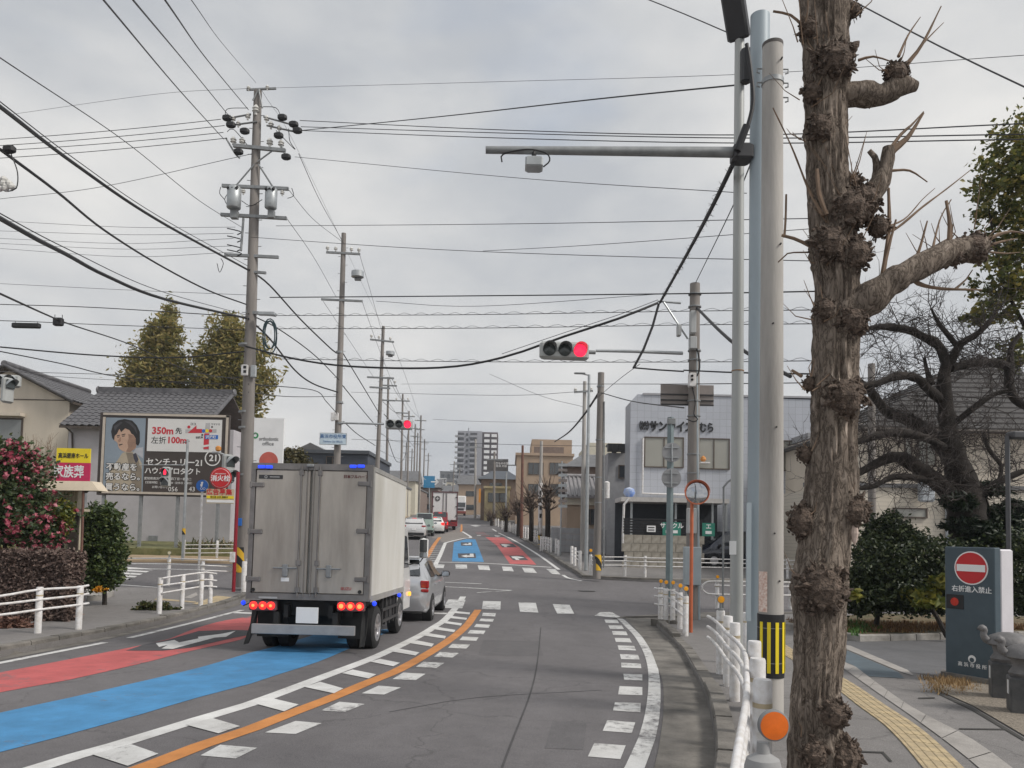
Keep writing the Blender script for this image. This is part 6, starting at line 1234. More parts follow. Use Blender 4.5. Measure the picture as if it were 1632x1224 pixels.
# bare shrub behind the booth
bs_ = thing('bare_shrub', 'leafless twiggy shrub between booth and beige house', 'shrub', gz(V(60, 900, 27).x, 27))
b = MB()
for _ in range(70):
    p0 = Vector((V(60 + rl2.gauss(0, 8), 800, 27).x, 27 + rl2.gauss(0, .3), zg(27))); tp_ = V(60 + rl2.gauss(0, 20), rl2.uniform(690, 740), 27 + rl2.gauss(0, .6)); b.tube([p0, p0.lerp(tp_, .5) + Vector((rl2.gauss(0, .1), 0, 0)), tp_], [.015, .01, .004], 3)
    for k_ in range(4): q = p0.lerp(tp_, rl2.uniform(.5, .95)); b.tube([q, q + Vector((rl2.gauss(0, .25), rl2.gauss(0, .2), rl2.uniform(.1, .5)))], [.007, .003], 3)
b.build('twigs', TWIG, bs_)['kind'] = 'stuff'
# agave clump and dry grass by the billboard posts
ag = thing('agave_clump', 'spiky agave clump with dead leaves under the billboard', 'plant', (V(330, 860, 39).x, 37.8, zg(37.8) + .42)); b = MB()
for _ in range(150):
    c = Vector((V(rl2.choice((300, 325, 345, 360)) + rl2.gauss(0, 9), 860, 38).x, 37.8 + rl2.uniform(-.3, .5), zg(37.8) + .42)); a = rl2.uniform(0, 6.28); e = rl2.uniform(.2, 1.2); d_ = Vector((math.cos(a) * math.cos(e), math.sin(a) * math.cos(e), math.sin(e))); L_ = rl2.uniform(.4, .9); q = Vector((-math.sin(a), math.cos(a), 0)) * .035
    b.add([c - q, c + q, c + d_ * L_ * .6 + q, c + d_ * L_ * .6 - q, c + d_ * L_ - Vector((0, 0, .12))], ((0, 1, 2, 3), (3, 2, 4)))
b.build('blades', leafmat('agave', (.05, .07, .025), (.13, .13, .06), (.24, .17, .10)), ag)['kind'] = 'stuff'
# orthodontic sign board
OY = 33.0; s_ = OY / F; os_ = thing('clinic_sign', 'tall white clinic signboard with green ring and red fruit', 'sign', (V(425, 900, OY).x, OY, zg(OY) + .1))
b = MB(); b.box(V(424, 736, OY), (54 * s_, .12, 140 * s_)); b.build('panel', WHITEC, os_)
for px in (402, 446): b = MB(); b.box((V(px, 800, OY).x, OY, (V(px, 800, OY).z + zg(OY)) / 2), (.1, .1, V(px, 800, OY).z - zg(OY))); b.build('leg', GALV, os_)
ol = Matrix.Translation(-os_.location); text('orthodontic', 8.6 * s_, BLK, os_, ol @ TM(V(429, 700, OY).x, OY - .065, V(429, 700, OY).z), 0., sx=.75); text('office', 8.6 * s_, BLK, os_, ol @ TM(V(428, 707.5, OY).x, OY - .065, V(428, 707.5, OY).z), 0.)
for px, py, r_, mt in ((407, 694, 5, pm('ring_green', (.03, .30, .10), .5)), (400, 698, 5, pm('ring_yellow', (.6, .55, .08), .5))):
    b = MB(); b.lathe(V(px, py, OY - .066), [(r_ * s_, -.003), (r_ * s_, .003), (r_ * s_ * .5, .003), (r_ * s_ * .5, -.003)], 20, M_, True); b.build('ring', mt, os_)
b = MB(); b.lathe(V(428, 735, OY - .066), [(15 * s_, -.003), (15 * s_, .003)], 24, M_); b.build('fruit_mark', pm('fruit_red', (.55, .12, .09), .5, var=.2), os_)
# ---- bamboo-like trees behind the houses
LBB = leafmat('leaf_bamboo', (.12, .13, .04), (.27, .24, .075), (.44, .34, .13), .6, .45)
TBY = 62.0; s_ = TBY / F; tq = lambda x, y, dy=0.: V(x, y, TBY + dy)
def bamboo(label, px, blobs, n):
    bush('tree_beyond_houses', label, 'tree', gz(tq(px, 800).x, TBY), [(tq(x, y, dy), (rx * s_, 1.6, ry * s_)) for x, y, rx, ry, dy in blobs], LBB, int(n * 1.7), .165, trunk=[[gz(tq(px, 800).x, TBY), tq(px, 640), tq(px + 4, 540)]], group='trees behind the houses', shell=.15, asp=2.8, down=.3, per=34, sg=.24)
bamboo('tall feathery tree left of the pole, pointed top', 255, ((268, 510, 16, 26, 0), (258, 545, 32, 34, 0), (245, 585, 46, 40, 0), (265, 610, 50, 38, .5), (225, 620, 34, 34, 0), (255, 650, 56, 40, 0)), 9000)
bamboo('broad feathery tree half hidden by the tall striped pole', 365, ((360, 530, 26, 28, 0), (350, 565, 44, 36, 0), (385, 560, 38, 40, .6), (340, 600, 40, 34, 0), (395, 610, 40, 36, 0), (350, 640, 42, 40, 0), (330, 680, 34, 34, 0), (385, 660, 30, 40, 0)), 10500)
# ================================================================== RIGHT BACKGROUND: buildings, trees, hedge
# ---- company building
CYb = 40.0; s_ = CYb / F; X = lambda px, Y=CYb: V(px, 800, Y).x
def Zc(py, Y=CYb, px=1100): return V(px, py, Y).z
def tilewall(name, c, joint, sc, w_=.1, h_=.1, off=0.):
    mt = bpy.data.materials.new(name); mt.use_nodes = True; t = mt.node_tree; bs = t.nodes['Principled BSDF']; bs.inputs['Roughness'].default_value = .45
    tcn = t.nodes.new('ShaderNodeTexCoord'); mpp = t.nodes.new('ShaderNodeMapping'); mpp.inputs['Rotation'].default_value = (R(90), 0, 0)
    br = t.nodes.new('ShaderNodeTexBrick'); br.offset = off; br.inputs['Scale'].default_value = sc; br.inputs['Brick Width'].default_value = w_; br.inputs['Row Height'].default_value = h_; br.inputs['Mortar Size'].default_value = .006
    br.inputs['Color1'].default_value = (*c, 1); br.inputs['Color2'].default_value = (*[x * .93 for x in c], 1); br.inputs['Mortar'].default_value = (*joint, 1)
    t.links.new(tcn.outputs['Object'], mpp.inputs[0]); t.links.new(mpp.outputs[0], br.inputs[0]); t.links.new(br.outputs[0], bs.inputs['Base Color'])
    bn = t.nodes.new('ShaderNodeBump'); bn.inputs['Strength'].default_value = .5; bn.inputs['Distance'].default_value = .01; bn.invert = True; t.links.new(br.outputs[1], bn.inputs['Height']); t.links.new(bn.outputs[0], bs.inputs['Normal']); return mt
TW = tilewall('white_tile_wall', (.47, .49, .54), (.27, .28, .31), 1., .36, .36)
cb0 = gz(X(1003), CYb); co = thing('company_building', 'pale tiled two-storey company building with black Japanese lettering', 'building', cb0)
zt = Zc(630); x0, x1 = X(1003), X(1310)
b = MB(); b.prism([(x0, CYb, zg(CYb)), (x1, CYb, zg(CYb)), (x1, CYb, zt - .1), (x0 + .35, CYb, zt), (x0, CYb, zt - .4)], (0, 0, 0), (0, 1.8, 0)); b.build('wall', TW, co)
b = MB(); b.box(((x0 + x1) / 2 + .2, CYb + .9, zt + .02), (x1 - x0 - .9, 1.9, .1)); b.build('parapet', pm('parapet_grey', (.36, .36, .38), .6), co)
FRM = pm('window_frame_brown', (.10, .075, .06), .5); BLIND = pm('blind_grey', (.34, .335, .30), .25, var=.06, vs=.8, spec=.7)
def window(par, px0, py0, px1, py1, Y, panes=2, fr=FRM, gl=BLIND, d=.05, name='window'):
    a, c = V(px0, py1, Y), V(px1, py0, Y); b = MB(); f = .05
    xm, zm, w_, h_ = (a.x + c.x) / 2, (a.z + c.z) / 2, c.x - a.x, c.z - a.z
    for q in (((xm, Y - .02, c.z), (w_ + f, .1, f)), ((xm, Y - .02, a.z), (w_ + f, .12, f)), ((a.x, Y - .02, zm), (f, .1, h_)), ((c.x, Y - .02, zm), (f, .1, h_))): b.box(*q)
    for k_ in range(1, panes): b.box((a.x + w_ * k_ / panes, Y - .02, zm), (f, .08, h_))
    o = b.build(name, fr, par)
    for k_ in range(panes): b = MB(); b.box((a.x + w_ * (k_ + .5) / panes, Y - .012, zm), (w_ / panes - f, .02, h_ - f)); b.build('pane', gl, o)
    return o
for q in ((1027, 698, 1089, 744), (1113, 700, 1162, 747), (1248, 703, 1267, 750)): window(co, *q, CYb)
lm = Matrix.Translation(-cb0)
LET = pm('sign_letter_black', (.02, .02, .022), .4, var=0)
text('㈱', 16 * s_, LET, co, lm @ TM(X(1025), CYb - .04, Zc(681)), .015, .03); text('サンライズ', 17.5 * s_, LET, co, lm @ TM(X(1069), CYb - .04, Zc(681.5)), .045, .03, sx=.82); text('むら', 17 * s_, LET, co, lm @ TM(X(1125), CYb - .04, Zc(682)), .02, .03, sx=.72)
b = MB(); b.tube([Vector((X(1023), CYb - .12, Zc(700))), Vector((X(1023), CYb - .12, Zc(788))), Vector((X(1100), CYb - .12, Zc(789)))], .06, 8); b.build('white_pipe', WHITE, co)
b = MB(); b.box((X(1120), CYb - .3, Zc(738)), (.5, .35, .06)); q = b.build('window_shelf', WHITE, co)
b = MB(); b.lathe((X(1118), CYb - .3, Zc(733)), [(.08, -.1), (.16, 0), (.12, .12), (.02, .2)], 10); b.build('orange_ornament', pm('ornament', (.6, .25, .06), .5), q)
# carport with its inner shade as a dark panel, slatted fence and block wall
cpY = 37.6; cpo = thing('carport', 'low carport roof with posts before the company building', 'carport', gz(X(1000, cpY), cpY)); kx = lambda px: V(px, 800, cpY).x; kz = lambda py: V(1070, py, cpY).z
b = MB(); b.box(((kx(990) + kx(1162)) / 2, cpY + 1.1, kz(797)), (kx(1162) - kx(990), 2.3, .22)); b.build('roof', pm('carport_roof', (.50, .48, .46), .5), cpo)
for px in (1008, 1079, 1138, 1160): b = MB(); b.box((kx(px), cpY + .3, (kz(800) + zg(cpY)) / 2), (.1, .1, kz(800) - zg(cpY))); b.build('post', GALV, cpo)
b = MB(); b.box(((kx(990) + kx(1162)) / 2, cpY + 2.2, (kz(800) + zg(cpY)) / 2), (kx(1162) - kx(990), .1, kz(800) - zg(cpY))); b.build('shade_panel', pm('carport_shade', (.045, .05, .06), .8), cpo)  # near-black sheet stands in for the shade under the carport roof
b = MB(); b.tube([Vector((kx(1002), cpY - .1, kz(796))), Vector((kx(994), cpY - .1, kz(806))), Vector((kx(993), cpY - .1, kz(850))), Vector((kx(993), cpY - .1, kz(880)))], .06, 8); b.build('downpipe', WHITE, cpo)
fY = 36.4; fx = lambda px: V(px, 800, fY).x; fz = lambda py: V(1050, py, fY).z
fo = thing('slatted_fence', 'black horizontal slat fence on top of block wall', 'fence', gz(fx(994), fY))
for k_ in range(6): b = MB(); b.box(((fx(994) + fx(1120)) / 2, fY, fz(851) + .05 + k_ * .125), (fx(1120) - fx(994), .03, .075)); b.build('slat', BLK, fo)
for px in (996, 1026, 1056, 1086, 1118): b = MB(); b.box((fx(px), fY + .04, fz(840)), (.05, .05, fz(829) - fz(853))); b.build('post', BLK, fo)
BLKW = pm('block_wall', (.36, .33, .285), .9, var=.2, vs=4, bump=.3, bs=30, c2=(.22, .20, .165))
bw = thing('block_wall', 'beige concrete block wall under the black slat fence', 'wall', gz(fx(992), fY)); zb_, ztp = zg(fY), fz(853); rows = 4; bh_ = (ztp - zb_) / rows; bwid = .42; xa, xb = fx(992), fx(1120)
me = MB().bbox((0, 0, 0), (bwid - .012, .15, bh_ - .012), .008).mesh('block', BLKW)
for r_ in range(rows):
    n = int((xb - xa) / bwid)
    for i in range(n): o = bpy.data.objects.new('block', me); COL.objects.link(o); o.parent = bw; o.location = Vector((xa + (i + .5 + (.25 if r_ % 2 else 0)) * bwid, fY, zb_ + (r_ + .5) * bh_)) - bw.location
for px0, px1, py0, py1, lab in ((1056, 1085, 832, 853, 'green banner left of the signal pole'), (1119, 1139, 832, 853, 'green banner right of the signal pole')):
    ban = thing('banner', lab + ' on the slat fence', 'banner', (fx(px0), fY - .1, fz(852)), 0, 'green banners'); b = MB(); b.box((fx((px0 + px1) / 2), fY - .06, fz((py0 + py1) / 2)), (fx(px1) - fx(px0), .02, fz(py0) - fz(py1))); b.build('cloth', pm('banner_green', (.03, .22, .16), .6, var=.15), ban)
    text('サイクル' if px0 < 1100 else 'エ', .28, WHITEC, ban, Matrix.Translation(-ban.location) @ TM(fx((px0 + px1) / 2), fY - .075, fz(838)), .02)
    b = MB(); b.box((fx((px0 + px1) / 2), fY - .075, fz(847)), (fx(px1) - fx(px0) - .3, .01, .14)); b.build('white_print', WHITEC, ban)
pl = thing('fence_sign', 'small white sign on the black slat fence', 'sign', (fx(1038), fY - .05, fz(848))); b = MB(); b.box((fx(1038), fY - .06, fz(843)), (fx(1045) - fx(1031), .02, fz(838) - fz(848))); b.build('plate', WHITEC, pl)
for py in (841, 845): b = MB(); b.box((fx(1038), fY - .075, fz(py)), (.3, .006, .05)); b.build('print_line', DARK, pl)
# ---- older buildings along the far right kerb
ROOFG = pm('roof_grey', (.13, .13, .135), .6, var=.25, vs=1.5); WALLT = pm('wall_tan', (.40, .30, .22), .85, var=.12, vs=.6); WALLC = pm('wall_cream', (.58, .54, .44), .85, var=.08); WALLB = pm('wall_brown', (.20, .15, .125), .85, var=.15); WALLG = pm('wall_grey', (.34, .34, .35), .85, var=.12)
def rib_roof(par, px0, px1, pyr, pye, Y, dep, mt, rib=.3, ov=.2, nm='roof'):
    """a slope facing the street from ridge pyr (back) to eave pye with raised tile rows, each row a part"""
    xa, xb = V(px0, 800, Y).x, V(px1, 800, Y).x; ze, zr = V(px0, pye, Y).z, V(px0, pyr, Y + dep).z
    b = MB(); b.prism([(xa, Y, ze), (xb, Y, ze), (xb, Y + dep, zr), (xa, Y + dep, zr)], (0, 0, -.12), (0, 0, 0)); b.prism([(xa, Y + dep, zr), (xb, Y + dep, zr), (xb, Y + 2 * dep, ze), (xa, Y + 2 * dep, ze)], (0, 0, -.12), (0, 0, 0)); o = b.build(nm, mt, par)
    n = int((xb - xa) / rib)
    for i in range(n): x = xa + (i + .5) * (xb - xa) / n; b = MB(); b.tube([(x, Y - .03, ze + .03), (x, Y + dep, zr + .03)], .07, 5); b.build('tile_row', mt, o, 60)
    b = MB(); b.tube([(xa - .05, Y + dep, zr + .08), (xb + .05, Y + dep, zr + .08)], .14, 8); b.build('ridge', mt, o, 50); return o
def bldg(name, label, px0, px1, pyt, Y, dep, mt, wins=(), roof=None, roof_mt=None, extra=None, cat='building', base=None, group=None):
    xa, xb = V(px0, 800, Y).x, V(px1, 800, Y).x; zt = V((px0 + px1) / 2, pyt, Y).z; z0 = zg(Y)
    o = thing(name, label, cat, (xa, Y, z0), 0, group); b = MB(); b.box(((xa + xb) / 2, Y + dep / 2, (z0 - .3 + zt) / 2), (xb - xa, dep, zt - z0 + .3)); b.build('wall', mt, o)
    for q in wins: window(o, *q[:4], Y, q[4] if len(q) > 4 else 1, q[5] if len(q) > 5 else FRM, q[6] if len(q) > 6 else GLASS)
    if roof == 'flat': b = MB(); b.box(((xa + xb) / 2, Y + dep / 2 - .05, zt + .12), (xb - xa + .3, dep + .3, .3)); b.build('roof_slab', roof_mt or mt, o)
    if roof == 'gable':
        h_ = (xb - xa) * .28; b = MB(); b.prism([(xa - .4, Y - .3, zt), (xb + .4, Y - .3, zt), ((xa + xb) / 2, Y - .3, zt + h_)], (0, 0, 0), (0, dep + .6, 0)); b.build('roof', roof_mt or ROOFG, o)
    if roof == 'hip':
        h_ = min(xb - xa, dep) * .3; cx_ = (xa + xb) / 2; b = MB(); e = .5; p = [(xa - e, Y - e, zt), (xb + e, Y - e, zt), (xb + e, Y + dep + e, zt), (xa - e, Y + dep + e, zt), (xa + (xb - xa) * .3, Y + dep / 2, zt + h_), (xb - (xb - xa) * .3, Y + dep / 2, zt + h_)]; b.add(p, ((0, 1, 5, 4), (1, 2, 5), (2, 3, 4, 5), (3, 0, 4), (3, 2, 1, 0))); b.build('roof', roof_mt or ROOFG, o)
    return o
oh = bldg('old_house', 'old house with grey ribbed roof behind the far utility pole', 904, 984, 792, 50, 7, WALLT, wins=((930, 812, 952, 836, 2),), cat='house')
rib_roof(oh, 902, 986, 760, 790, 49.4, 3.2, pm('tile_light', (.25, .24, .245), .6, var=.2), .28)
b = MB(); b.box((V(940, 800, 49.8).x, 49.9, V(940, 799, 49.9).z), (3.2, .1, .5)); b.build('white_band', WALLC, oh)
b = MB(); b.box((V(966, 830, 49.9).x, 49.8, V(966, 842, 49.9).z), (1.2, .1, 1.6)); b.build('shutter', GALVD, oh)
bldg('dark_roof_house', 'dark-roofed house behind the old ribbed-roof house', 905, 1000, 745, 62, 8, WALLB, roof='hip', cat='house')
bldg('cream_warehouse', 'cream warehouse wall showing beside the company building', 936, 990, 706, 70, 10, WALLC, roof=None)
an = bldg('annex', 'grey annex with scalloped dark awning left of company building', 968, 1006, 722, 44, 6, WALLG, wins=((986, 742, 999, 762),)); b = MB()
xa, xb, za = V(967, 800, 43.4).x, V(1004, 800, 43.4).x, V(985, 712, 43.4).z
for k_ in range(5): b.box((xa + (k_ + .5) * (xb - xa) / 5, 43.4, za - .1), ((xb - xa) / 5 * .96, .5, .35 + .12 * (k_ % 2))); 
b.box(((xa + xb) / 2, 43.7, za + .1), (xb - xa, .9, .12)); b.build('awning', BLK, an)
bl_ = thing('blue_ornament', 'blue and white rounded ornament on carport roof', 'ornament', Vector((kx(1004), cpY + .3, kz(793)))); b = MB(); b.lathe(bl_.location + Vector((0, 0, .2)), [(.05, -.22), (.2, -.18), (.3, .0), (.24, .2), (.02, .28)], 14); b.build('body', pm('ornament_blue', (.02, .12, .45), .4, var=.6, vs=3, c2=(.6, .65, .7)), bl_, 50)
wa = thing('water_heater', 'white cylindrical tank fixed beside the far utility pole', 'tank', V(967, 800, 31.2)); b = MB(); k_ = 31.2 / F; b.lathe(V(967, 781, 31.2), [(.05, -14 * k_), (4.6 * k_, -13 * k_), (4.8 * k_, 12 * k_), (.05, 14 * k_)], 16); b.build('tank', WHITE, wa, 40); b = MB(); b.tube([V(964, 781, 31.2), V(958, 781, 30.9)], .03, 6); b.build('bracket', GALVD, wa)
tb_ = bldg('tan_office', 'tan concrete office block with stepped roof on far right', 822, 912, 726, 92, 14, WALLT, wins=((842, 738, 866, 756, 3), (876, 738, 900, 756, 3), (842, 772, 866, 790, 3), (876, 772, 900, 790, 3)), roof='flat')
b = MB(); xa, xb = V(846, 800, 93).x, V(911, 800, 93).x; b.box(((xa + xb) / 2, 99, (V(880, 699, 93).z + V(880, 726, 93).z) / 2), (xb - xa, 10, V(880, 699, 93).z - V(880, 726, 93).z)); b.build('penthouse', WALLT, tb_)
b = MB(); b.box((V(875, 718, 92).x, 92.4, V(875, 718, 92).z), (3.6, .5, .9)); b.build('balcony', WALLB, tb_)
gh_ = bldg('grey_house', 'house with wide dark blue-grey roof beside the brown road sign', 766, 826, 764, 112, 9, WALLB, wins=((780, 770, 800, 782, 2),), roof='hip', roof_mt=pm('roof_bluegrey', (.075, .085, .10), .6), cat='house')
bldg('yellow_shop', 'low yellowish shop front far along the right kerb', 772, 812, 778, 108, 4, pm('wall_yellow', (.45, .38, .22), .8), wins=((778, 786, 806, 800, 3),), roof='flat', cat='shop')
bwl = thing('dark_block_wall', 'dark grey garden wall beside the far pavement', 'wall', gz(V(882, 860, 46).x, 46)); b = MB()
for k_ in range(8):
    for r_ in range(4): b = MB(); x = V(884, 860, 46).x + k_ * .42; b.bbox((x, 46 - k_ * .25, zg(46 - k_ * .25) + .07 + .2 + r_ * .36), (.44, .14, .345), .01); b.build('block', WALLG, bwl)
# ---- apartment tower
AY = 400.0; s_ = AY / F; ap_ = thing('apartment_tower', 'tall grey and white apartment tower in the far distance', 'building', (V(757, 800, AY).x, AY, zg(AY)))
az = lambda py: V(757, py, AY).z; axx = lambda px: V(px, 800, AY).x
APG = pm('tower_grey', (.33, .33, .36), .8, var=.05, vs=.05); APD = pm('tower_dark', (.055, .05, .055), .7, var=.1); APW = pm('tower_white', (.82, .82, .83), .7, var=.05)
b = MB(); b.box(((axx(727) + axx(766)) / 2, AY + 8, (az(687) + zg(AY)) / 2), (axx(766) - axx(727), 16, az(687) - zg(AY))); b.build('wall', APG, ap_); b = MB(); b.box(((axx(766) + axx(791)) / 2, AY + 9, (az(688) + zg(AY)) / 2), (axx(791) - axx(766), 16, az(688) - zg(AY))); b.build('dark_wing', pm('tower_maroon', (.075, .05, .05), .7, var=.1), ap_)
for k_ in range(14):
    z = az(690.5) - k_ * 8.75 * s_
    for px0, px1 in ((769.5, 778), (781, 789.5)): b = MB(); b.box((axx((px0 + px1) / 2), AY + .6, z - 3 * s_), ((px1 - px0) * s_, 1.2, 4.6 * s_)); b.build('balcony', APW, ap_)
    for px0, px1 in ((727, 737), (747, 758)):
        b = MB(); b.box((axx((px0 + px1) / 2), AY - .05, z - 1.5 * s_), ((px1 - px0) * s_, .3, 4 * s_)); b.build('window', APD, ap_)
        b = MB(); b.box((axx((px0 + px1) / 2), AY - .6, z - 5.2 * s_), ((px1 - px0 + 1) * s_, 1.2, 3 * s_)); b.build('balcony', APG, ap_)
    b = MB(); b.box((axx(742), AY - .1, z - 2 * s_), (3.5 * s_, .4, 4 * s_)); b.build('window', APD, ap_)
    b = MB(); b.box((axx(724.5), AY + 3, z - 4 * s_), (4.5 * s_, 4, 2.6 * s_)); b.build('side_balcony', APW, ap_)
b = MB(); b.tube([V(747, 687, AY), V(747, 682, AY)], .3, 6); b.build('roof_mast', APG, ap_)
# ---- beige house at the right edge, behind the garden
BH = 31.0; s_ = BH / F; hx = lambda px: V(px, 760, BH).x; hzz = lambda py, px=1560: V(px, py, BH).z
SID = tilewall('siding_beige', (.62, .56, .47), (.34, .30, .25), 1., .9, .16, .5); CRM = pm('wall_house_cream', (.62, .55, .46), .85, var=.08, vs=.6)
rh = thing('beige_house', 'beige two-storey house with dark layered roof at right', 'house', gz(hx(1372), BH)); x0, x1 = hx(1378), hx(1760); ze = hzz(677)
b = MB(); b.box(((x0 + x1) / 2, BH + 5, (ze + hzz(780)) / 2), (x1 - x0, 10, ze - hzz(780))); b.build('upper_wall', CRM, rh)
b = MB(); b.box(((x0 + x1) / 2 - .6, BH + 4.6, (zg(BH) + hzz(780)) / 2), (x1 - x0 + 1.2, 10, hzz(780) - zg(BH))); b.build('lower_wall', SID, rh)
e0 = Vector((hx(1362), BH - .6, hzz(684, 1362))); e1 = Vector((x1 + 1, BH - .6, e0.z)); r0 = Vector((hx(1612) , BH + 4, hzz(588, 1600) + 1.0)); r1 = Vector((x1 - 1, BH + 4, r0.z)); bk0, bk1 = Vector((e0.x, BH + 9.6, e0.z)), Vector((e1.x, BH + 9.6, e0.z))
b = MB(); b.add([e0, e1, r1, r0, bk0, bk1], ((0, 1, 2, 3), (4, 0, 3), (5, 4, 3, 2), (1, 5, 2), (0, 4, 5, 1))); hr = b.build('roof', ROOFG, rh)
SLATE = pm('slate_course', (.052, .048, .047), .75, var=.25, vs=3)
for k_ in range(13):
    t0, t1 = k_ / 13, (k_ + .94) / 13
    for (pa, pb, pc, pd) in ((e0, e1, r1, r0), (bk0, e0, r0, r0)):
        a, c = pa.lerp(pd, t0), pb.lerp(pc, t0); d_, e_ = pb.lerp(pc, t1), pa.lerp(pd, t1); up3 = Vector((0, 0, .05)); b = MB(); b.add([a + up3 * 1.6, c + up3 * 1.6, d_ + up3 * .5, e_ + up3 * .5, a, c], ((0, 1, 2, 3), (4, 5, 1, 0))); b.build('roof_course', SLATE, hr)
b = MB(); b.tube([e0 + Vector((0, -.05, -.08)), e1 + Vector((0, -.05, -.08))], .08, 8); b.build('eave_gutter', WOODD, rh)
b = MB(); b.box((hx(1500), BH - .2, hzz(778)), (x1 - x0 + 1.4, .6, .16)); b.build('belt_course', ROOFG, rh)
window(rh, 1424, 811, 1476, 824, BH - .42, 1); window(rh, 1442, 690, 1452, 742, BH, 1, FRM, BLIND); window(rh, 1462, 692, 1490, 742, BH, 2, FRM, BLIND)
for px in (1498, 1508): b = MB(); b.tube([(hx(px), BH - .55, hzz(690)), (hx(px), BH - .55, zg(BH))], .1 if px < 1500 else .07, 10); b.build('downpipe', pm('pipe_bluegrey', (.42, .45, .48), .5), rh, 40)
b = MB(); b.bbox((hx(1460), BH - .75, hzz(787)), (22 * s_, .35, 33 * s_), .06); b.build('utility_box', pm('pipe_bluegrey', (.4, .4, .4)), rh)
bldg('white_annex', 'white annex seen between the foreground tree and concrete pole', 1290, 1376, 700, 38, 8, WALLG, wins=((1300, 720, 1330, 760, 2),), roof='flat')
gpole, gpg, _ = pole_thing('garden_pole', 'thin grey pole standing before the beige house', 'pole', 1390, 905, .14, .12, 580, POLED, dz=0., Y=27.0, n=12)
lamp, lmg, _ = pole_thing('garden_lamp', 'slim dark garden lamp post with square head at right edge', 'lamp', 1609, 985, .045, .045, 695, pm('lamp_bronze', (.09, .09, .095), .5, .3), dz=.2, n=4, Y=13.2)
b = MB(); b.bbox(V(1628, 694, 13.2), (.42, .25, .12), .02); b.build('lamp_head', MATS['lamp_bronze'], lamp)
# ---- bare tree
BTY = 17.0; s_ = BTY / F; zb = lambda x, y, dy=0.: V(1340 + x / 3.6, 520 + y / 3.6, BTY + dy)
bt_ = thing('bare_tree', 'dark leafless tree with spreading crooked limbs behind the hedge', 'tree', (zb(720, 1300).x, BTY, zg(BTY) + .2)); rt = random.Random(5)
tw = MB()
def twig(p, d, L, r_, lv):
    pts = [p]; dd = d.copy()
    for k_ in range(4): dd = (dd + Vector((rt.gauss(0, .32), rt.gauss(0, .3), rt.gauss(.06, .3)))).normalized(); pts.append(pts[-1] + dd * L / 4)
    tw.tube(pts, [r_ * (1 - .75 * i / 4) for i in range(5)], 4 if lv else 3, False)
    if lv:
        for _ in range(4 if lv == 1 else 5): k_ = rt.randint(1, 4); nd = (dd + Vector((rt.gauss(0, .9), rt.gauss(0, .8), rt.gauss(0, .8)))).normalized(); twig(pts[k_], nd, L * rt.uniform(.4, .75), r_ * .62, lv - 1)
def blimb(nm, pts, dens=1.0, tl=.8):
    c = cr_pts([zb(x, y, dy) for x, y, dy, _ in pts], .12); n = len(c); rs = []
    for i in range(n):
        t = i / max(1, n - 1) * (len(pts) - 1); k_ = min(int(t), len(pts) - 2); rs.append((pts[k_][3] + (pts[k_ + 1][3] - pts[k_][3]) * (t - k_)) * s_ * .84 * (1 + .22 * NZ.noise(c[i] * 6)))
    b = MB(); b.tube(c, rs, 10); b.build(nm, DBARK, bt_, 60)
    for i in range(2, n):
        for _ in range(2 if rt.random() < .32 * dens else (1 if dens else 0)): d_ = Vector((rt.gauss(0, 1), rt.gauss(0, .8), rt.gauss(.3, .8))).normalized(); twig(c[i], d_, tl * rt.uniform(.6, 1.7), .013, 2)
blimb('trunk', [(720, 1330, 0, 32), (722, 1150, 0, 31), (715, 1000, 0, 33), (690, 880, 0, 27), (650, 740, 0, 21), (620, 620, 0, 17), (600, 450, 0, 15), (590, 300, 0, 12), (612, 200, 0, 10)], 0)
for q in ([(690, 1010, 0, 16), (620, 960, -.1, 16), (560, 900, -.2, 14), (480, 840, -.3, 13), (330, 750, -.5, 11), (200, 790, -.6, 8), (90, 850, -.7, 5)], [(700, 860, 0, 17), (600, 720, .2, 15), (500, 600, .3, 14), (400, 540, .3, 12), (280, 500, .4, 11), (220, 440, .4, 10), (170, 370, .4, 8), (90, 300, .4, 5)],
          [(575, 420, 0, 10), (500, 360, -.2, 9), (440, 300, -.3, 8), (330, 285, -.4, 8), (200, 330, -.5, 6), (60, 345, -.6, 4)], [(610, 220, 0, 10), (560, 110, .1, 9), (470, 60, .2, 8), (380, 20, .2, 7), (200, 5, .3, 5), (60, 60, .3, 3)], [(620, 220, 0, 9), (690, 100, -.2, 8), (760, 60, -.3, 6), (830, 0, -.4, 5), (880, -60, -.4, 3)], [(665, 110, -.1, 6), (600, 30, -.2, 5), (555, -30, -.2, 4), (520, -100, -.2, 2)],
          [(630, 240, 0, 9), (780, 208, .3, 8), (900, 212, .5, 8), (970, 225, .6, 9), (975, 130, .6, 6), (1030, 40, .6, 4)], [(970, 225, .6, 9), (965, 330, .5, 9), (1000, 420, .4, 9), (1090, 470, .4, 8)], [(600, 950, 0, 10), (480, 880, -.6, 8), (300, 865, -.8, 6), (200, 915, -.9, 5), (80, 935, -1, 3)], [(730, 970, 0, 10), (840, 940, -.2, 8), (930, 880, -.3, 7), (1050, 830, -.4, 5)], [(820, 620, .5, 4), (850, 710, .5, 4), (920, 800, .5, 4), (910, 880, .4, 4)], [(520, 330, 0, 7), (490, 240, .2, 4), (480, 180, .3, 3)], [(650, 560, 0, 6), (760, 470, -.3, 6), (880, 390, -.4, 5), (960, 370, -.5, 4)],
          [(610, 700, 0, 6), (480, 640, -.8, 7), (300, 610, -1, 8), (100, 660, -1.1, 7), (-10, 680, -1.2, 5)]): blimb('limb', q, 1.0)
tw.build('twigs', pm('twig_dark', (.05, .04, .036), .9, var=.2), bt_)['kind'] = 'stuff'
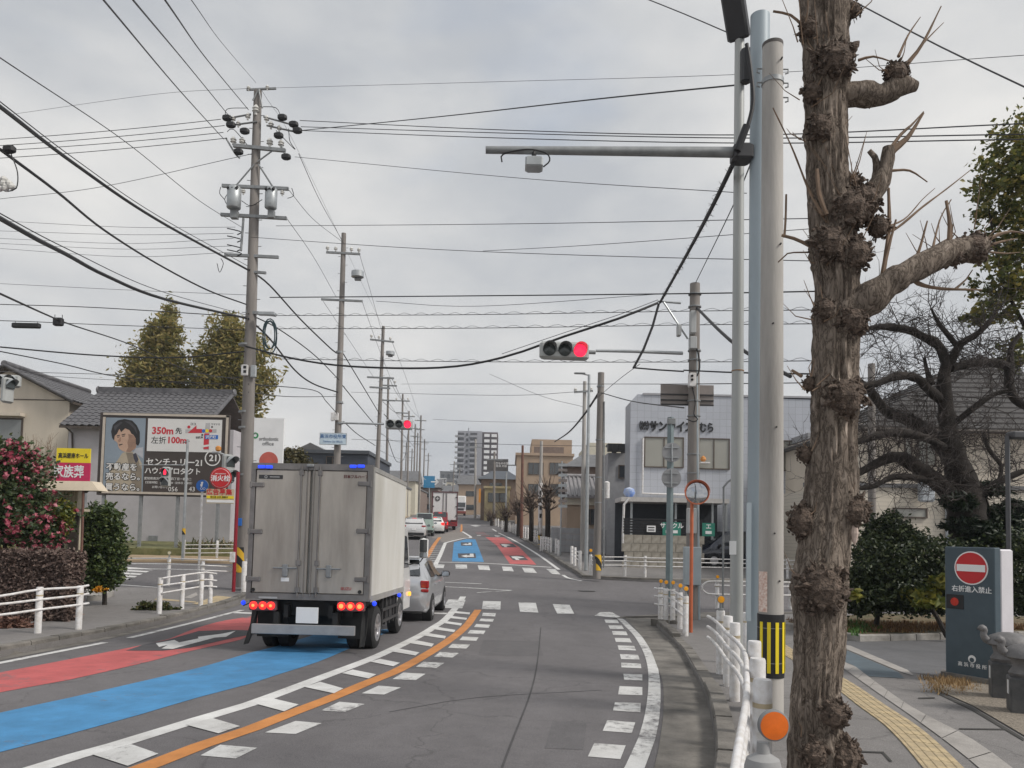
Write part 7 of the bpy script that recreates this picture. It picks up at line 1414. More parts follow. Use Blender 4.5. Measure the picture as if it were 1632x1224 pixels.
# ---- evergreen at the right edge, hedge, cloud-pruned shrub
LEV = leafmat('leaf_evergreen', (.05, .065, .018), (.13, .145, .035), (.30, .24, .065), .5, .4); LDK = leafmat('leaf_dark_hedge', (.012, .022, .010), (.03, .048, .017), (.075, .09, .03)); LPN = leafmat('leaf_pine', (.008, .018, .010), (.018, .034, .016), (.035, .05, .022))
EY = 19.0; s_ = EY / F; eq = lambda x, y, dy=0.: V(x, y, EY + dy)
bush('evergreen_tree', 'broad evergreen tree with ochre-tinged leaves cut by right edge', 'tree', Vector((eq(1660, 980).x, EY, zg(EY))), [(eq(1630, 220), (50 * s_, .9, 45 * s_)), (eq(1600, 275), (55 * s_, 1, 40 * s_)), (eq(1650, 300), (80 * s_, 1.2, 70 * s_)), (eq(1585, 325), (45 * s_, .8, 35 * s_)), (eq(1620, 380), (62 * s_, 1, 45 * s_)), (eq(1590, 440), (48 * s_, .8, 32 * s_)), (eq(1640, 470), (60 * s_, .9, 50 * s_)), (eq(1570, 495), (40 * s_, .7, 26 * s_)), (eq(1625, 560), (34 * s_, .6, 34 * s_))], LEV, 9500, .085, trunk=[[Vector((eq(1660, 980).x, EY, zg(EY))), eq(1655, 600), eq(1630, 300)], [eq(1655, 560), eq(1600, 450), eq(1575, 330)]])
gY = 16.2; s_ = gY / F; gq = lambda x, y, dy=0.: V(x, y, gY + dy)
bush('garden_hedge', 'wide dark evergreen hedge behind the driveway kerb', 'hedge', Vector((gq(1440, 975).x, gY, zg(gY) + .2)), [(gq(1385, 910), (50 * s_, .6, 52 * s_)), (gq(1430, 905), (55 * s_, .7, 56 * s_)), (gq(1490, 905), (50 * s_, .7, 58 * s_)), (gq(1530, 910), (40 * s_, .6, 52 * s_)), (gq(1440, 938), (105 * s_, .7, 38 * s_)), (gq(1400, 945), (70 * s_, .6, 32 * s_)), (gq(1510, 945), (70 * s_, .6, 32 * s_)), (gq(1620, 905), (60 * s_, .7, 62 * s_))] + [(gq(x_, 955), (30 * s_, .5, 26 * s_)) for x_ in range(1352, 1650, 26)], LDK, 36000, .055, trunk=[[gq(x, 975), gq(x + 3, 905)] for x in (1385, 1430, 1490, 1530, 1620)])
bush('round_shrub', 'rounded dark shrub rising above the hedge left side', 'shrub', Vector((gq(1418, 975).x, gY + .6, zg(gY) + .2)), [(gq(1415, 845, .6), (38 * s_, .5, 30 * s_)), (gq(1440, 862, .6), (30 * s_, .45, 24 * s_)), (gq(1392, 862, .6), (24 * s_, .4, 20 * s_))], LDK, 6500, .05)
bush('yellow_leaf_plant', 'low plant with broad yellow-green leaves before hedge', 'plant', Vector((gq(1480, 985).x, gY - .7, zg(gY) + .2)), [(gq(1475, 950, -.7), (34 * s_, .3, 20 * s_)), (gq(1505, 935, -.7), (22 * s_, .25, 22 * s_)), (gq(1370, 952, -.6), (14 * s_, .2, 10 * s_))], LYG, 500, .13)
bush('cloud_pruned_pine', 'cloud-pruned dark pine in front of the beige house', 'tree', Vector((gq(1590, 975).x, gY + 1, zg(gY) + .2)), [(gq(1568, 782, 1), (36 * s_, .5, 14 * s_)), (gq(1530, 800, .4), (26 * s_, .4, 14 * s_)), (gq(1590, 822, 1), (38 * s_, .5, 15 * s_)), (gq(1612, 808, 1), (22 * s_, .4, 12 * s_)), (gq(1545, 838, .6), (34 * s_, .5, 15 * s_)), (gq(1620, 845, 1), (26 * s_, .4, 14 * s_)), (gq(1575, 860, .6), (46 * s_, .5, 18 * s_))], LPN, 12000, .045, trunk=[[Vector((gq(1590, 975).x, gY + 1, zg(gY) + .2)), gq(1585, 860, 1), gq(1570, 790, 1)], [gq(1585, 860, 1), gq(1615, 812, 1)]], asp=4.)
# dry grass in the bed, weeds by the sign: uncountable
def tufts(nm, label, pts, mt, h, n, w_=.012):
    b = MB()
    for p in pts:
        for _ in range(n):
            a = rt.uniform(0, 6.28); c = p + Vector((rt.gauss(0, .05), rt.gauss(0, .05), 0)); d_ = Vector((math.cos(a) * .5, math.sin(a) * .5, 1)).normalized() * h * rt.uniform(.4, 1.2); q = Vector((-math.sin(a), math.cos(a), 0)) * w_
            b.add([c - q, c + q, c + d_], ((0, 1, 2),))
    o = b.build(nm, mt); return T(o, label, 'grass', None, 'stuff')
pts = [Vector((x, y, zg(y) + DZ + .13)) for x, y in ((rt.uniform(6.5, 16), rt.uniform(14.2, 18.2)) for _ in range(3000)) if y > (max([p.y for p in bed_front]) if x < 5 else min((abs(p.x - x), p.y) for p in bed_front)[1]) + .22]
tufts('dry_grass', 'short rust-brown dry grass over the planted bed', pts, leafmat('grass_rust', (.10, .05, .025), (.20, .105, .045), (.30, .20, .09), .8, 0), .11, 6)
gsp = [G(1345 + rt.gauss(25, 12), 1002 + rt.gauss(0, 4), .21) for _ in range(60)]; tufts('green_weeds', 'bright green weeds at the edge of the bed', gsp, leafmat('grass_green', (.02, .07, .012), (.05, .13, .02), (.09, .17, .03), .7, .2), .12, 9, .02)
ds = [Z7(1040 + rt.gauss(120, 80), 515 + rt.gauss(25, 28), .08) for _ in range(170)]; tufts('straw_grass', 'straw-coloured dead grass round the sign pillar base', ds, leafmat('grass_straw', (.22, .13, .05), (.34, .22, .10), (.42, .30, .16), .8, 0), .09, 8, .006)
# ================================================================== FAR STREET: poles, signs, pruned trees, town
P2Y, P3Y = 39.0, 58.0
p2, p2g = upole('utility_pole', 'second utility pole on the left, directly above the truck roof', 533, 880, P2Y, 372, .20, .12, POLED, lean=15, arms=((520, 402, 574, 405, .10, -.1), (512, 477, 578, 480, .10, -.1)), ins=((522, 396, 1.2), (535, 397, 1.2), (560, 398, 1.2), (572, 399, 1.2)), trans=((570, 437, 20, 10),))
for y in (560, 640, 673, 690): b = MB(); b.tube([V(541, y + 3, P2Y), V(541, y, P2Y)], .19, 12); b.build('strap', GALVD, p2)
for px, py, wp, hp in ((536, 664, 7, 12), (530, 664, 5, 14)): b = MB(); b.bbox(V(px, py, P2Y - .25), (wp * P2Y / F, .15, hp * P2Y / F), .02); b.build('junction_box', WHITE, p2)
b = MB(); b.tube([V(540, 674, P2Y - .1), V(612, 676, P2Y - .2)], .05, 8); b.build('signal_arm', GALV, p2, 40)
signal('traffic_light', 'small horizontal red traffic light over the far left lane', (636, 676.5), P2Y - .3, sc=1.13, rz=R(3))
k_ = P2Y / F; cs = thing('crossing_name_sign', 'pale blue bilingual intersection name sign on the second pole', 'sign', V(531, 699.5, P2Y - .3)); b = MB(); b.box((0, 0, 0), (43 * k_, .04, 19 * k_)); b.build('frame', GALV, cs, world=False)
b = MB(); b.box((0, -.025, 0), (41 * k_, .01, 17 * k_)); b.build('panel', pm('sign_pale_blue', (.55, .66, .74), .5), cs, world=False); text('高浜市役所東', 7 * k_, pm('sign_dark_blue', (.03, .12, .32), .5, var=0), cs, TM(0, -.035, 3.4 * k_), .01); text('Takahama City Office E.', 4 * k_, MATS['sign_dark_blue'], cs, TM(0, -.035, -4.5 * k_), .0, sx=.8)
p3, p3g = upole('utility_pole', 'third utility pole on the left beyond the red signal', 597, 850, P3Y, 520, .19, .12, POLED, lean=14, arms=((590, 541, 628, 545, .12, -.1), (585, 601, 628, 603, .12, -.1), (589, 617, 622, 619, .12, -.1)), ins=((592, 536, 1.4), (604, 538, 1.4), (622, 540, 1.4)), trans=((622, 563, 14, 6),))
far = (('slim pole right of the third left pole, double crossarm', 617, 78, 601, .16), ('fourth pole left of the red signal end', 640, 96, 628, .17), ('fifth left pole with lowest crossarms in a cluster', 650, 120, 655, .18), ('sixth left pole in the distant cluster', 660, 150, 676, .2), ('tallest pole of the distant left cluster', 669, 128, 662, .2), ('thin pole at the right of the distant cluster', 675, 185, 700, .22), ('rusty thin pole inside the distant cluster', 664, 165, 690, .2), ('short pole left of the far white truck top', 655, 200, 715, .22), ('pole just above the silver SUV roof', 646, 170, 705, .2), ('faint pole behind the blue direction sign', 681, 240, 722, .24), ('faint pole between the tower and pink sign', 731, 230, 742, .2), ('faint pole before the tower left edge', 722, 190, 735, .2))
for lab, px, Y, ty, r_ in far:
    s_ = 620 / Y * 1.0; w_ = 11 * 90 / Y
    upole('utility_pole', lab, px - 2, 830, Y, ty, r_, r_ * .65, POLED, lean=4, arms=((px - w_, ty + 12 * 60 / Y * 1.4, px + w_ + 3, ty + 13 * 60 / Y * 1.4, .14, -.1), (px - w_ * .9, ty + 34 * 60 / Y * 1.4, px + w_, ty + 35 * 60 / Y * 1.4, .14, -.1)), ins=((px - w_ + 2, ty + 8, 1.6), (px + w_, ty + 8, 1.6)), steps=False)
# right row
p7, p7g = upole('utility_pole', 'bare concrete pole with hazard band at the far right corner', 951, 917, 30.6, 594, .16, .13, POLED, lean=7, steps=False)
b = MB(); b.tube([V(952, 909, 30.6), V(952.5, 884, 30.6)], .168, 16); b.build('hazard_band', HAZ, p7, 40)
for y in (615, 700, 760, 800): b = MB(); b.tube([V(957.5 - (y - 594) * .02, y + 2, 30.6), V(957.5 - (y - 594) * .02, y, 30.6)], .155, 14); b.build('strap', GALVD, p7)
b = MB(); b.tube([V(963, 640, 30.5), V(962, 905, 30.5)], .03, 6); b.build('conduit', GALVD, p7)
lpo, lpg, _ = pole_thing('street_lamp', 'slim galvanised street lamp near the far right corner', 'street lamp', 934, 909, .085, .06, 597, GALV, n=12)
b = MB(); b.tube([V(938.5, 598, lpg.y), V(930, 596, lpg.y), V(918, 594, lpg.y)], .035, 8); la = b.build('lamp_arm', GALV, lpo); b = MB(); b.bbox(V(924, 595, lpg.y), (.5, .16, .07), .02); b.build('lamp_head', GALVD, lpo)
upole('slim_pole', 'slim grey pole with insulator arms behind the far street lamp', 928, 880, 44, 608, .14, .10, POLEC, lean=4, arms=((915, 625, 945, 623, .1, -.1),), ins=((917, 622, 1.3), (942, 621, 1.3)), steps=False)
st_, stg, _ = pole_thing('sign_stack', 'thin post with a ladder of stacked sign plates, far right', 'sign', 893, 884, .045, .04, 735, GALV, n=10)
for i in range(9): py = 741 + i * 8.2; b = MB(); b.box(V(897, py, stg.y - .05), (14 * stg.y / F, .03, 4.6 * stg.y / F)); b.build('sign_plate', PB if i % 2 else GALV, st_)
for lab, px, py, tpy, r_, mt, ln in (('white pole with vertical lettering on far right kerb', 860, 868, 703, .14, POLEC, 3), ('rusty brown pole left of the white lettered pole', 831, 858, 710, .13, pm('rust_pole', (.16, .075, .055), .8, var=.3), 2), ('grey pole next to the brown road sign', 806, 848, 752, .10, GALV, 1), ('dark pole far along the right kerb', 787, 838, 720, .16, POLED, 1), ('pale pole farthest along the right kerb', 757, 826, 700, .2, POLEC, 1)):
    g_ = G(px, py, .08); upole('kerbside_pole', lab, px, py, g_.y, tpy, r_, r_ * .7, mt, lean=ln, steps=False, arms=((px - 12, tpy + 12, px + 14, tpy + 13, .12, -.1),) if 'dark' in lab or 'farthest' in lab else (), cat='pole')
    if 'lettering' in lab:
        o = [x for x in COL.objects if x.get('label') == lab][0]; b = MB(); b.tube([V(861, 850, g_.y), V(861.5, 770, g_.y)], r_ * 1.05, 14); b.build('white_wrap', WHITE, o, 40)
        for py in (785, 797, 809, 822): b = MB(); b.box(V(861.5, py, g_.y - r_ * 1.1), (.16, .01, .28)); b.build('letter_mark', DARK, o)
        b = MB(); b.tube([V(860.5, 868, g_.y), V(860.5, 852, g_.y)], r_ * 1.06, 14); b.build('hazard_band', HAZ, o, 40)
RY = 104.0; k_ = RY / F; rs = thing('road_sign', 'brown-grey overhead road sign on a long arm in the distance', 'sign', gz(V(852, 830, RY).x, RY)); b = MB(); b.tube([gz(V(852, 830, RY).x, RY), V(852, 735, RY)], .14, 10); b.build('pole', GALV, rs); b = MB(); b.tube([V(852, 742, RY), V(800, 741, RY)], .09, 8); b.build('arm', GALV, rs)
b = MB(); b.box(V(793, 741, RY - .15), (34 * k_, .1, 19 * k_)); b.build('panel', pm('sign_brown_grey', (.10, .095, .095), .5), rs); text('やきものの里\n  吉浜 刈谷', 4.2 * k_, WHITEC, rs, Matrix.Translation(-rs.location) @ TM(V(798, 741, RY).x, RY - .22, V(798, 741, RY).z), .01)
for nm, lab, px, py, w_, h_, Y, c, tx in (('direction_sign', 'far blue direction sign above the truck queue', 684, 768, 18, 19, 170, (.03, .22, .42), '↑ →'), ('shop_sign', 'far white shop sign with dark capital letters', 706, 767, 11, 10, 260, (.62, .62, .62), 'IFE'), ('shop_sign', 'far pink shop sign with white mark', 742, 777, 15, 17, 230, (.55, .06, .16), 'Y'), ('hanging_banner', 'orange banner hanging at the far right kerb', 767, 790, 8, 22, 130, (.65, .26, .03), '')):
    k_ = Y / F; o = thing(nm, lab, 'sign', gz(V(px, 830, Y).x, Y)); b = MB(); b.tube([gz(V(px, 830, Y).x, Y + .1), Vector((V(px, py, Y).x, Y + .1, V(px, py, Y).z))], .12, 8); b.build('post', GALV, o); b = MB(); b.box(V(px, py, Y), (w_ * k_, .12, h_ * k_)); b.build('panel', pm('c_' + nm + lab[4:8], c, .5, var=.1, vs=.5), o)
    if tx: text(tx, h_ * k_ * (.36 if '\n' in tx else .85), WHITEC if c[0] < .6 else BLK, o, Matrix.Translation(-o.location) @ TM(V(px, py, Y).x, Y - .08, V(px, py, Y).z), .02)
# pruned trees on the far right pavement
for lab, px, py, ty in (('nearest pruned tree on the far right pavement', 872, 872, 745), ('second pruned tree by the far white fences', 846, 863, 755), ('third pruned tree by the rusty pole', 826, 855, 770), ('small pruned tree in front of tan office', 806, 848, 782), ('farthest pruned tree on right pavement', 783, 838, 790)):
    g_ = G(px, py, .08); o = thing('pruned_tree', lab, 'tree', g_, 0, 'pruned trees on the far pavement'); k_ = g_.y / F; top = V(px, ty + 35, g_.y); b = MB(); b.tube(cr_pts([g_, g_.lerp(top, .5) + Vector((.05, 0, 0)), top], .4), .17, 8); b.build('trunk', DBARK, o, 60); b = MB()
    for _ in range(60):
        p0 = g_.lerp(top, rt.uniform(.6, 1)); d_ = Vector((rt.gauss(0, .7), rt.gauss(0, .7), rt.uniform(.3, 1.2))).normalized(); L_ = rt.uniform(.6, 1.6); b.tube([p0, p0 + d_ * L_ * .5, p0 + d_ * L_ + Vector((0, 0, .2))], [.05, .03, .012], 3)
    for _ in range(30): p0 = g_.lerp(top, rt.uniform(.75, 1.02)); b.lathe(p0 + Vector((rt.gauss(0, .2), rt.gauss(0, .2), rt.gauss(0, .15))), [(.03, -.14), (.14, 0), (.03, .14)], 5)
    b.build('shoots', BURL, o)['kind'] = 'stuff'
# distant town
rnd2 = random.Random(21)
town = (('low_block', 'pale low block beyond the queue of cars', 690, 722, 768, 300, WALLC), ('low_block', 'grey block in the hazy distance left of tower', 700, 728, 752, 420, WALLG), ('low_block', 'white shop building below the apartment tower', 716, 764, 784, 240, APW), ('low_block', 'tan low building just right of the tower base', 748, 775, 790, 200, WALLT), ('low_block', 'dim flat-roofed block far left of the street', 664, 694, 778, 330, WALLG), ('low_block', 'brownish house row behind the distant poles', 628, 668, 780, 150, WALLB), ('low_block', 'pale house behind the third left pole', 596, 634, 772, 110, WALLC))
for nm, lab, a, c, ty, Y, mt in town:
    w_ = c - a; bldg(nm, lab, a, c, ty, Y, 14, mt, wins=[(a + w_ * (.12 + .3 * i), ty + 4, a + w_ * (.30 + .3 * i), ty + 10, 1, APD, GLASS) for i in range(3)], roof='flat', roof_mt=ROOFG, group='distant town buildings')
bldg('blue_roof_building', 'long dark blue-grey building behind the truck roof', 452, 584, 722, 66, 12, pm('wall_navy', (.045, .055, .075), .6, var=.1), wins=((520, 728, 540, 740, 2),), roof='flat', roof_mt=pm('roof_dark_blue', (.075, .085, .10), .5))
bldg('grey_gabled_house', 'grey gabled house between clinic board and second pole', 440, 545, 735, 76, 10, WALLG, roof='gable', cat='house')
bush('brown_shrub', 'olive brown shrub between clinic board and truck', 'shrub', gz(V(470, 850, 52).x, 52), [(V(468, 735, 52), (22 * 52 / F, 1, 22 * 52 / F)), (V(480, 755, 52), (24 * 52 / F, 1, 26 * 52 / F))], leafmat('leaf_olive', (.05, .05, .02), (.10, .09, .035), (.15, .12, .05)), 4000, .14)
b = MB()
for _ in range(9000):
    a = rnd2.uniform(-330, 150); Y = rnd2.uniform(300, 380); h_ = 13 + 9 * NZ.noise(Vector((a * .03, Y * .02, 0))) + 5 * NZ.noise(Vector((a * .11, 3, 0)))
    if a > -5: h_ *= .45
    leaves(b, [Vector((a, Y, 7.4 + rnd2.uniform(0, max(3, h_)) * rnd2.uniform(.7, 1)))], 1.9, rnd=rnd2, asp=1.3)
T(b.build('distant_trees', leafmat('leaf_far', (.05, .065, .04), (.07, .085, .05), (.10, .11, .07), .9, 0)), 'hazy belt of trees and roofs along the horizon', 'wood', None, 'stuff')
for lab, px, Y, w_, h_, mt, rf in (('small pale house seen between third and fourth left poles', 622, 140, 9, 6, WALLC, ROOFG), ('brown house just left of the far white truck', 660, 175, 11, 6, WALLB, ROOFG), ('white gabled house far beyond the truck queue', 704, 250, 14, 8, APW, ROOFG), ('grey house at the vanishing point of the street', 729, 290, 12, 7, WALLG, WALLB), ('cream house right of the oncoming truck', 752, 215, 10, 6.5, WALLC, ROOFG), ('dark-roofed house left of the yellowish shop', 764, 165, 9, 6.5, WALLT, ROOFG)):
    x = V(px, 800, Y).x; o = thing('distant_house', lab, 'house', (x, Y, zg(Y)), 0, 'distant houses along the street')
    b = MB(); b.box((x, Y + 4, zg(Y) + h_ / 2 - .2), (w_, 8, h_ + .4)); b.build('wall', mt, o)
    z = zg(Y) + h_; b = MB(); b.prism([(x - w_ / 2 - .4, Y - .5, z), (x - w_ / 2 - .4, Y + 8.5, z), (x - w_ / 2 - .4, Y + 4, z + 2.2)], (0, 0, 0), (w_ + .8, 0, 0)); b.build('roof', rf, o)
    for q in range(2):
        for f_ in range(2): b = MB(); b.box((x + (q - .5) * w_ * .45, Y - .03, zg(Y) + 1.6 + f_ * (h_ * .45)), (w_ * .2, .08, 1.1)); b.build('window', GLASS, o)
# ================================================================== WIRES
def wire(label, pts, r_, mt=WIRE, spiral=None, group='overhead wires', name='overhead_wire', n=6, deco=None):
    """pts: (photo x, y, depth): the line hangs between real poles, so depth changes evenly along it"""
    c = cr_pts([V(x, y, Y) for x, y, Y in pts], .5); b = MB()
    if len(pts) == 2:
        L_ = (c[-1] - c[0]).length; k_ = len(c) - 1; c = [p - Vector((0, 0, 4 * .006 * L_ * (i / k_) * (1 - i / k_))) for i, p in enumerate(c)]
    b.tube(c, r_, n); o = b.build(name, mt); T(o, label, 'wire', group)
    if spiral:
        rr, pitch = spiral; pts2 = []; acc = 0; c2 = cr_pts(c, .12)
        for i, p in enumerate(c2): a = i * .12 / pitch * 2 * math.pi; pts2.append(p + Vector((0, math.cos(a) * rr, math.sin(a) * rr + rr)))
        b = MB(); b.tube(pts2, .006, 3); b.build('spiral_hanger', WIRE, o)
    if deco:
        b = MB()
        for i in range(0, len(c) - 1):
            for k_ in range(10):
                p = c[i].lerp(c[i + 1], rt.random()); d_ = Vector((rt.gauss(0, 1), rt.gauss(0, 1), rt.gauss(0, 1))).normalized(); b.tube([p, p + d_ * r_ * rt.uniform(1.6, 3.2)], [.006, .002], 3)
        b.build('bird_spikes', CABLE, o)['kind'] = 'stuff'
    return o
Q = P1Y - .2
TN, TK = .009, .032
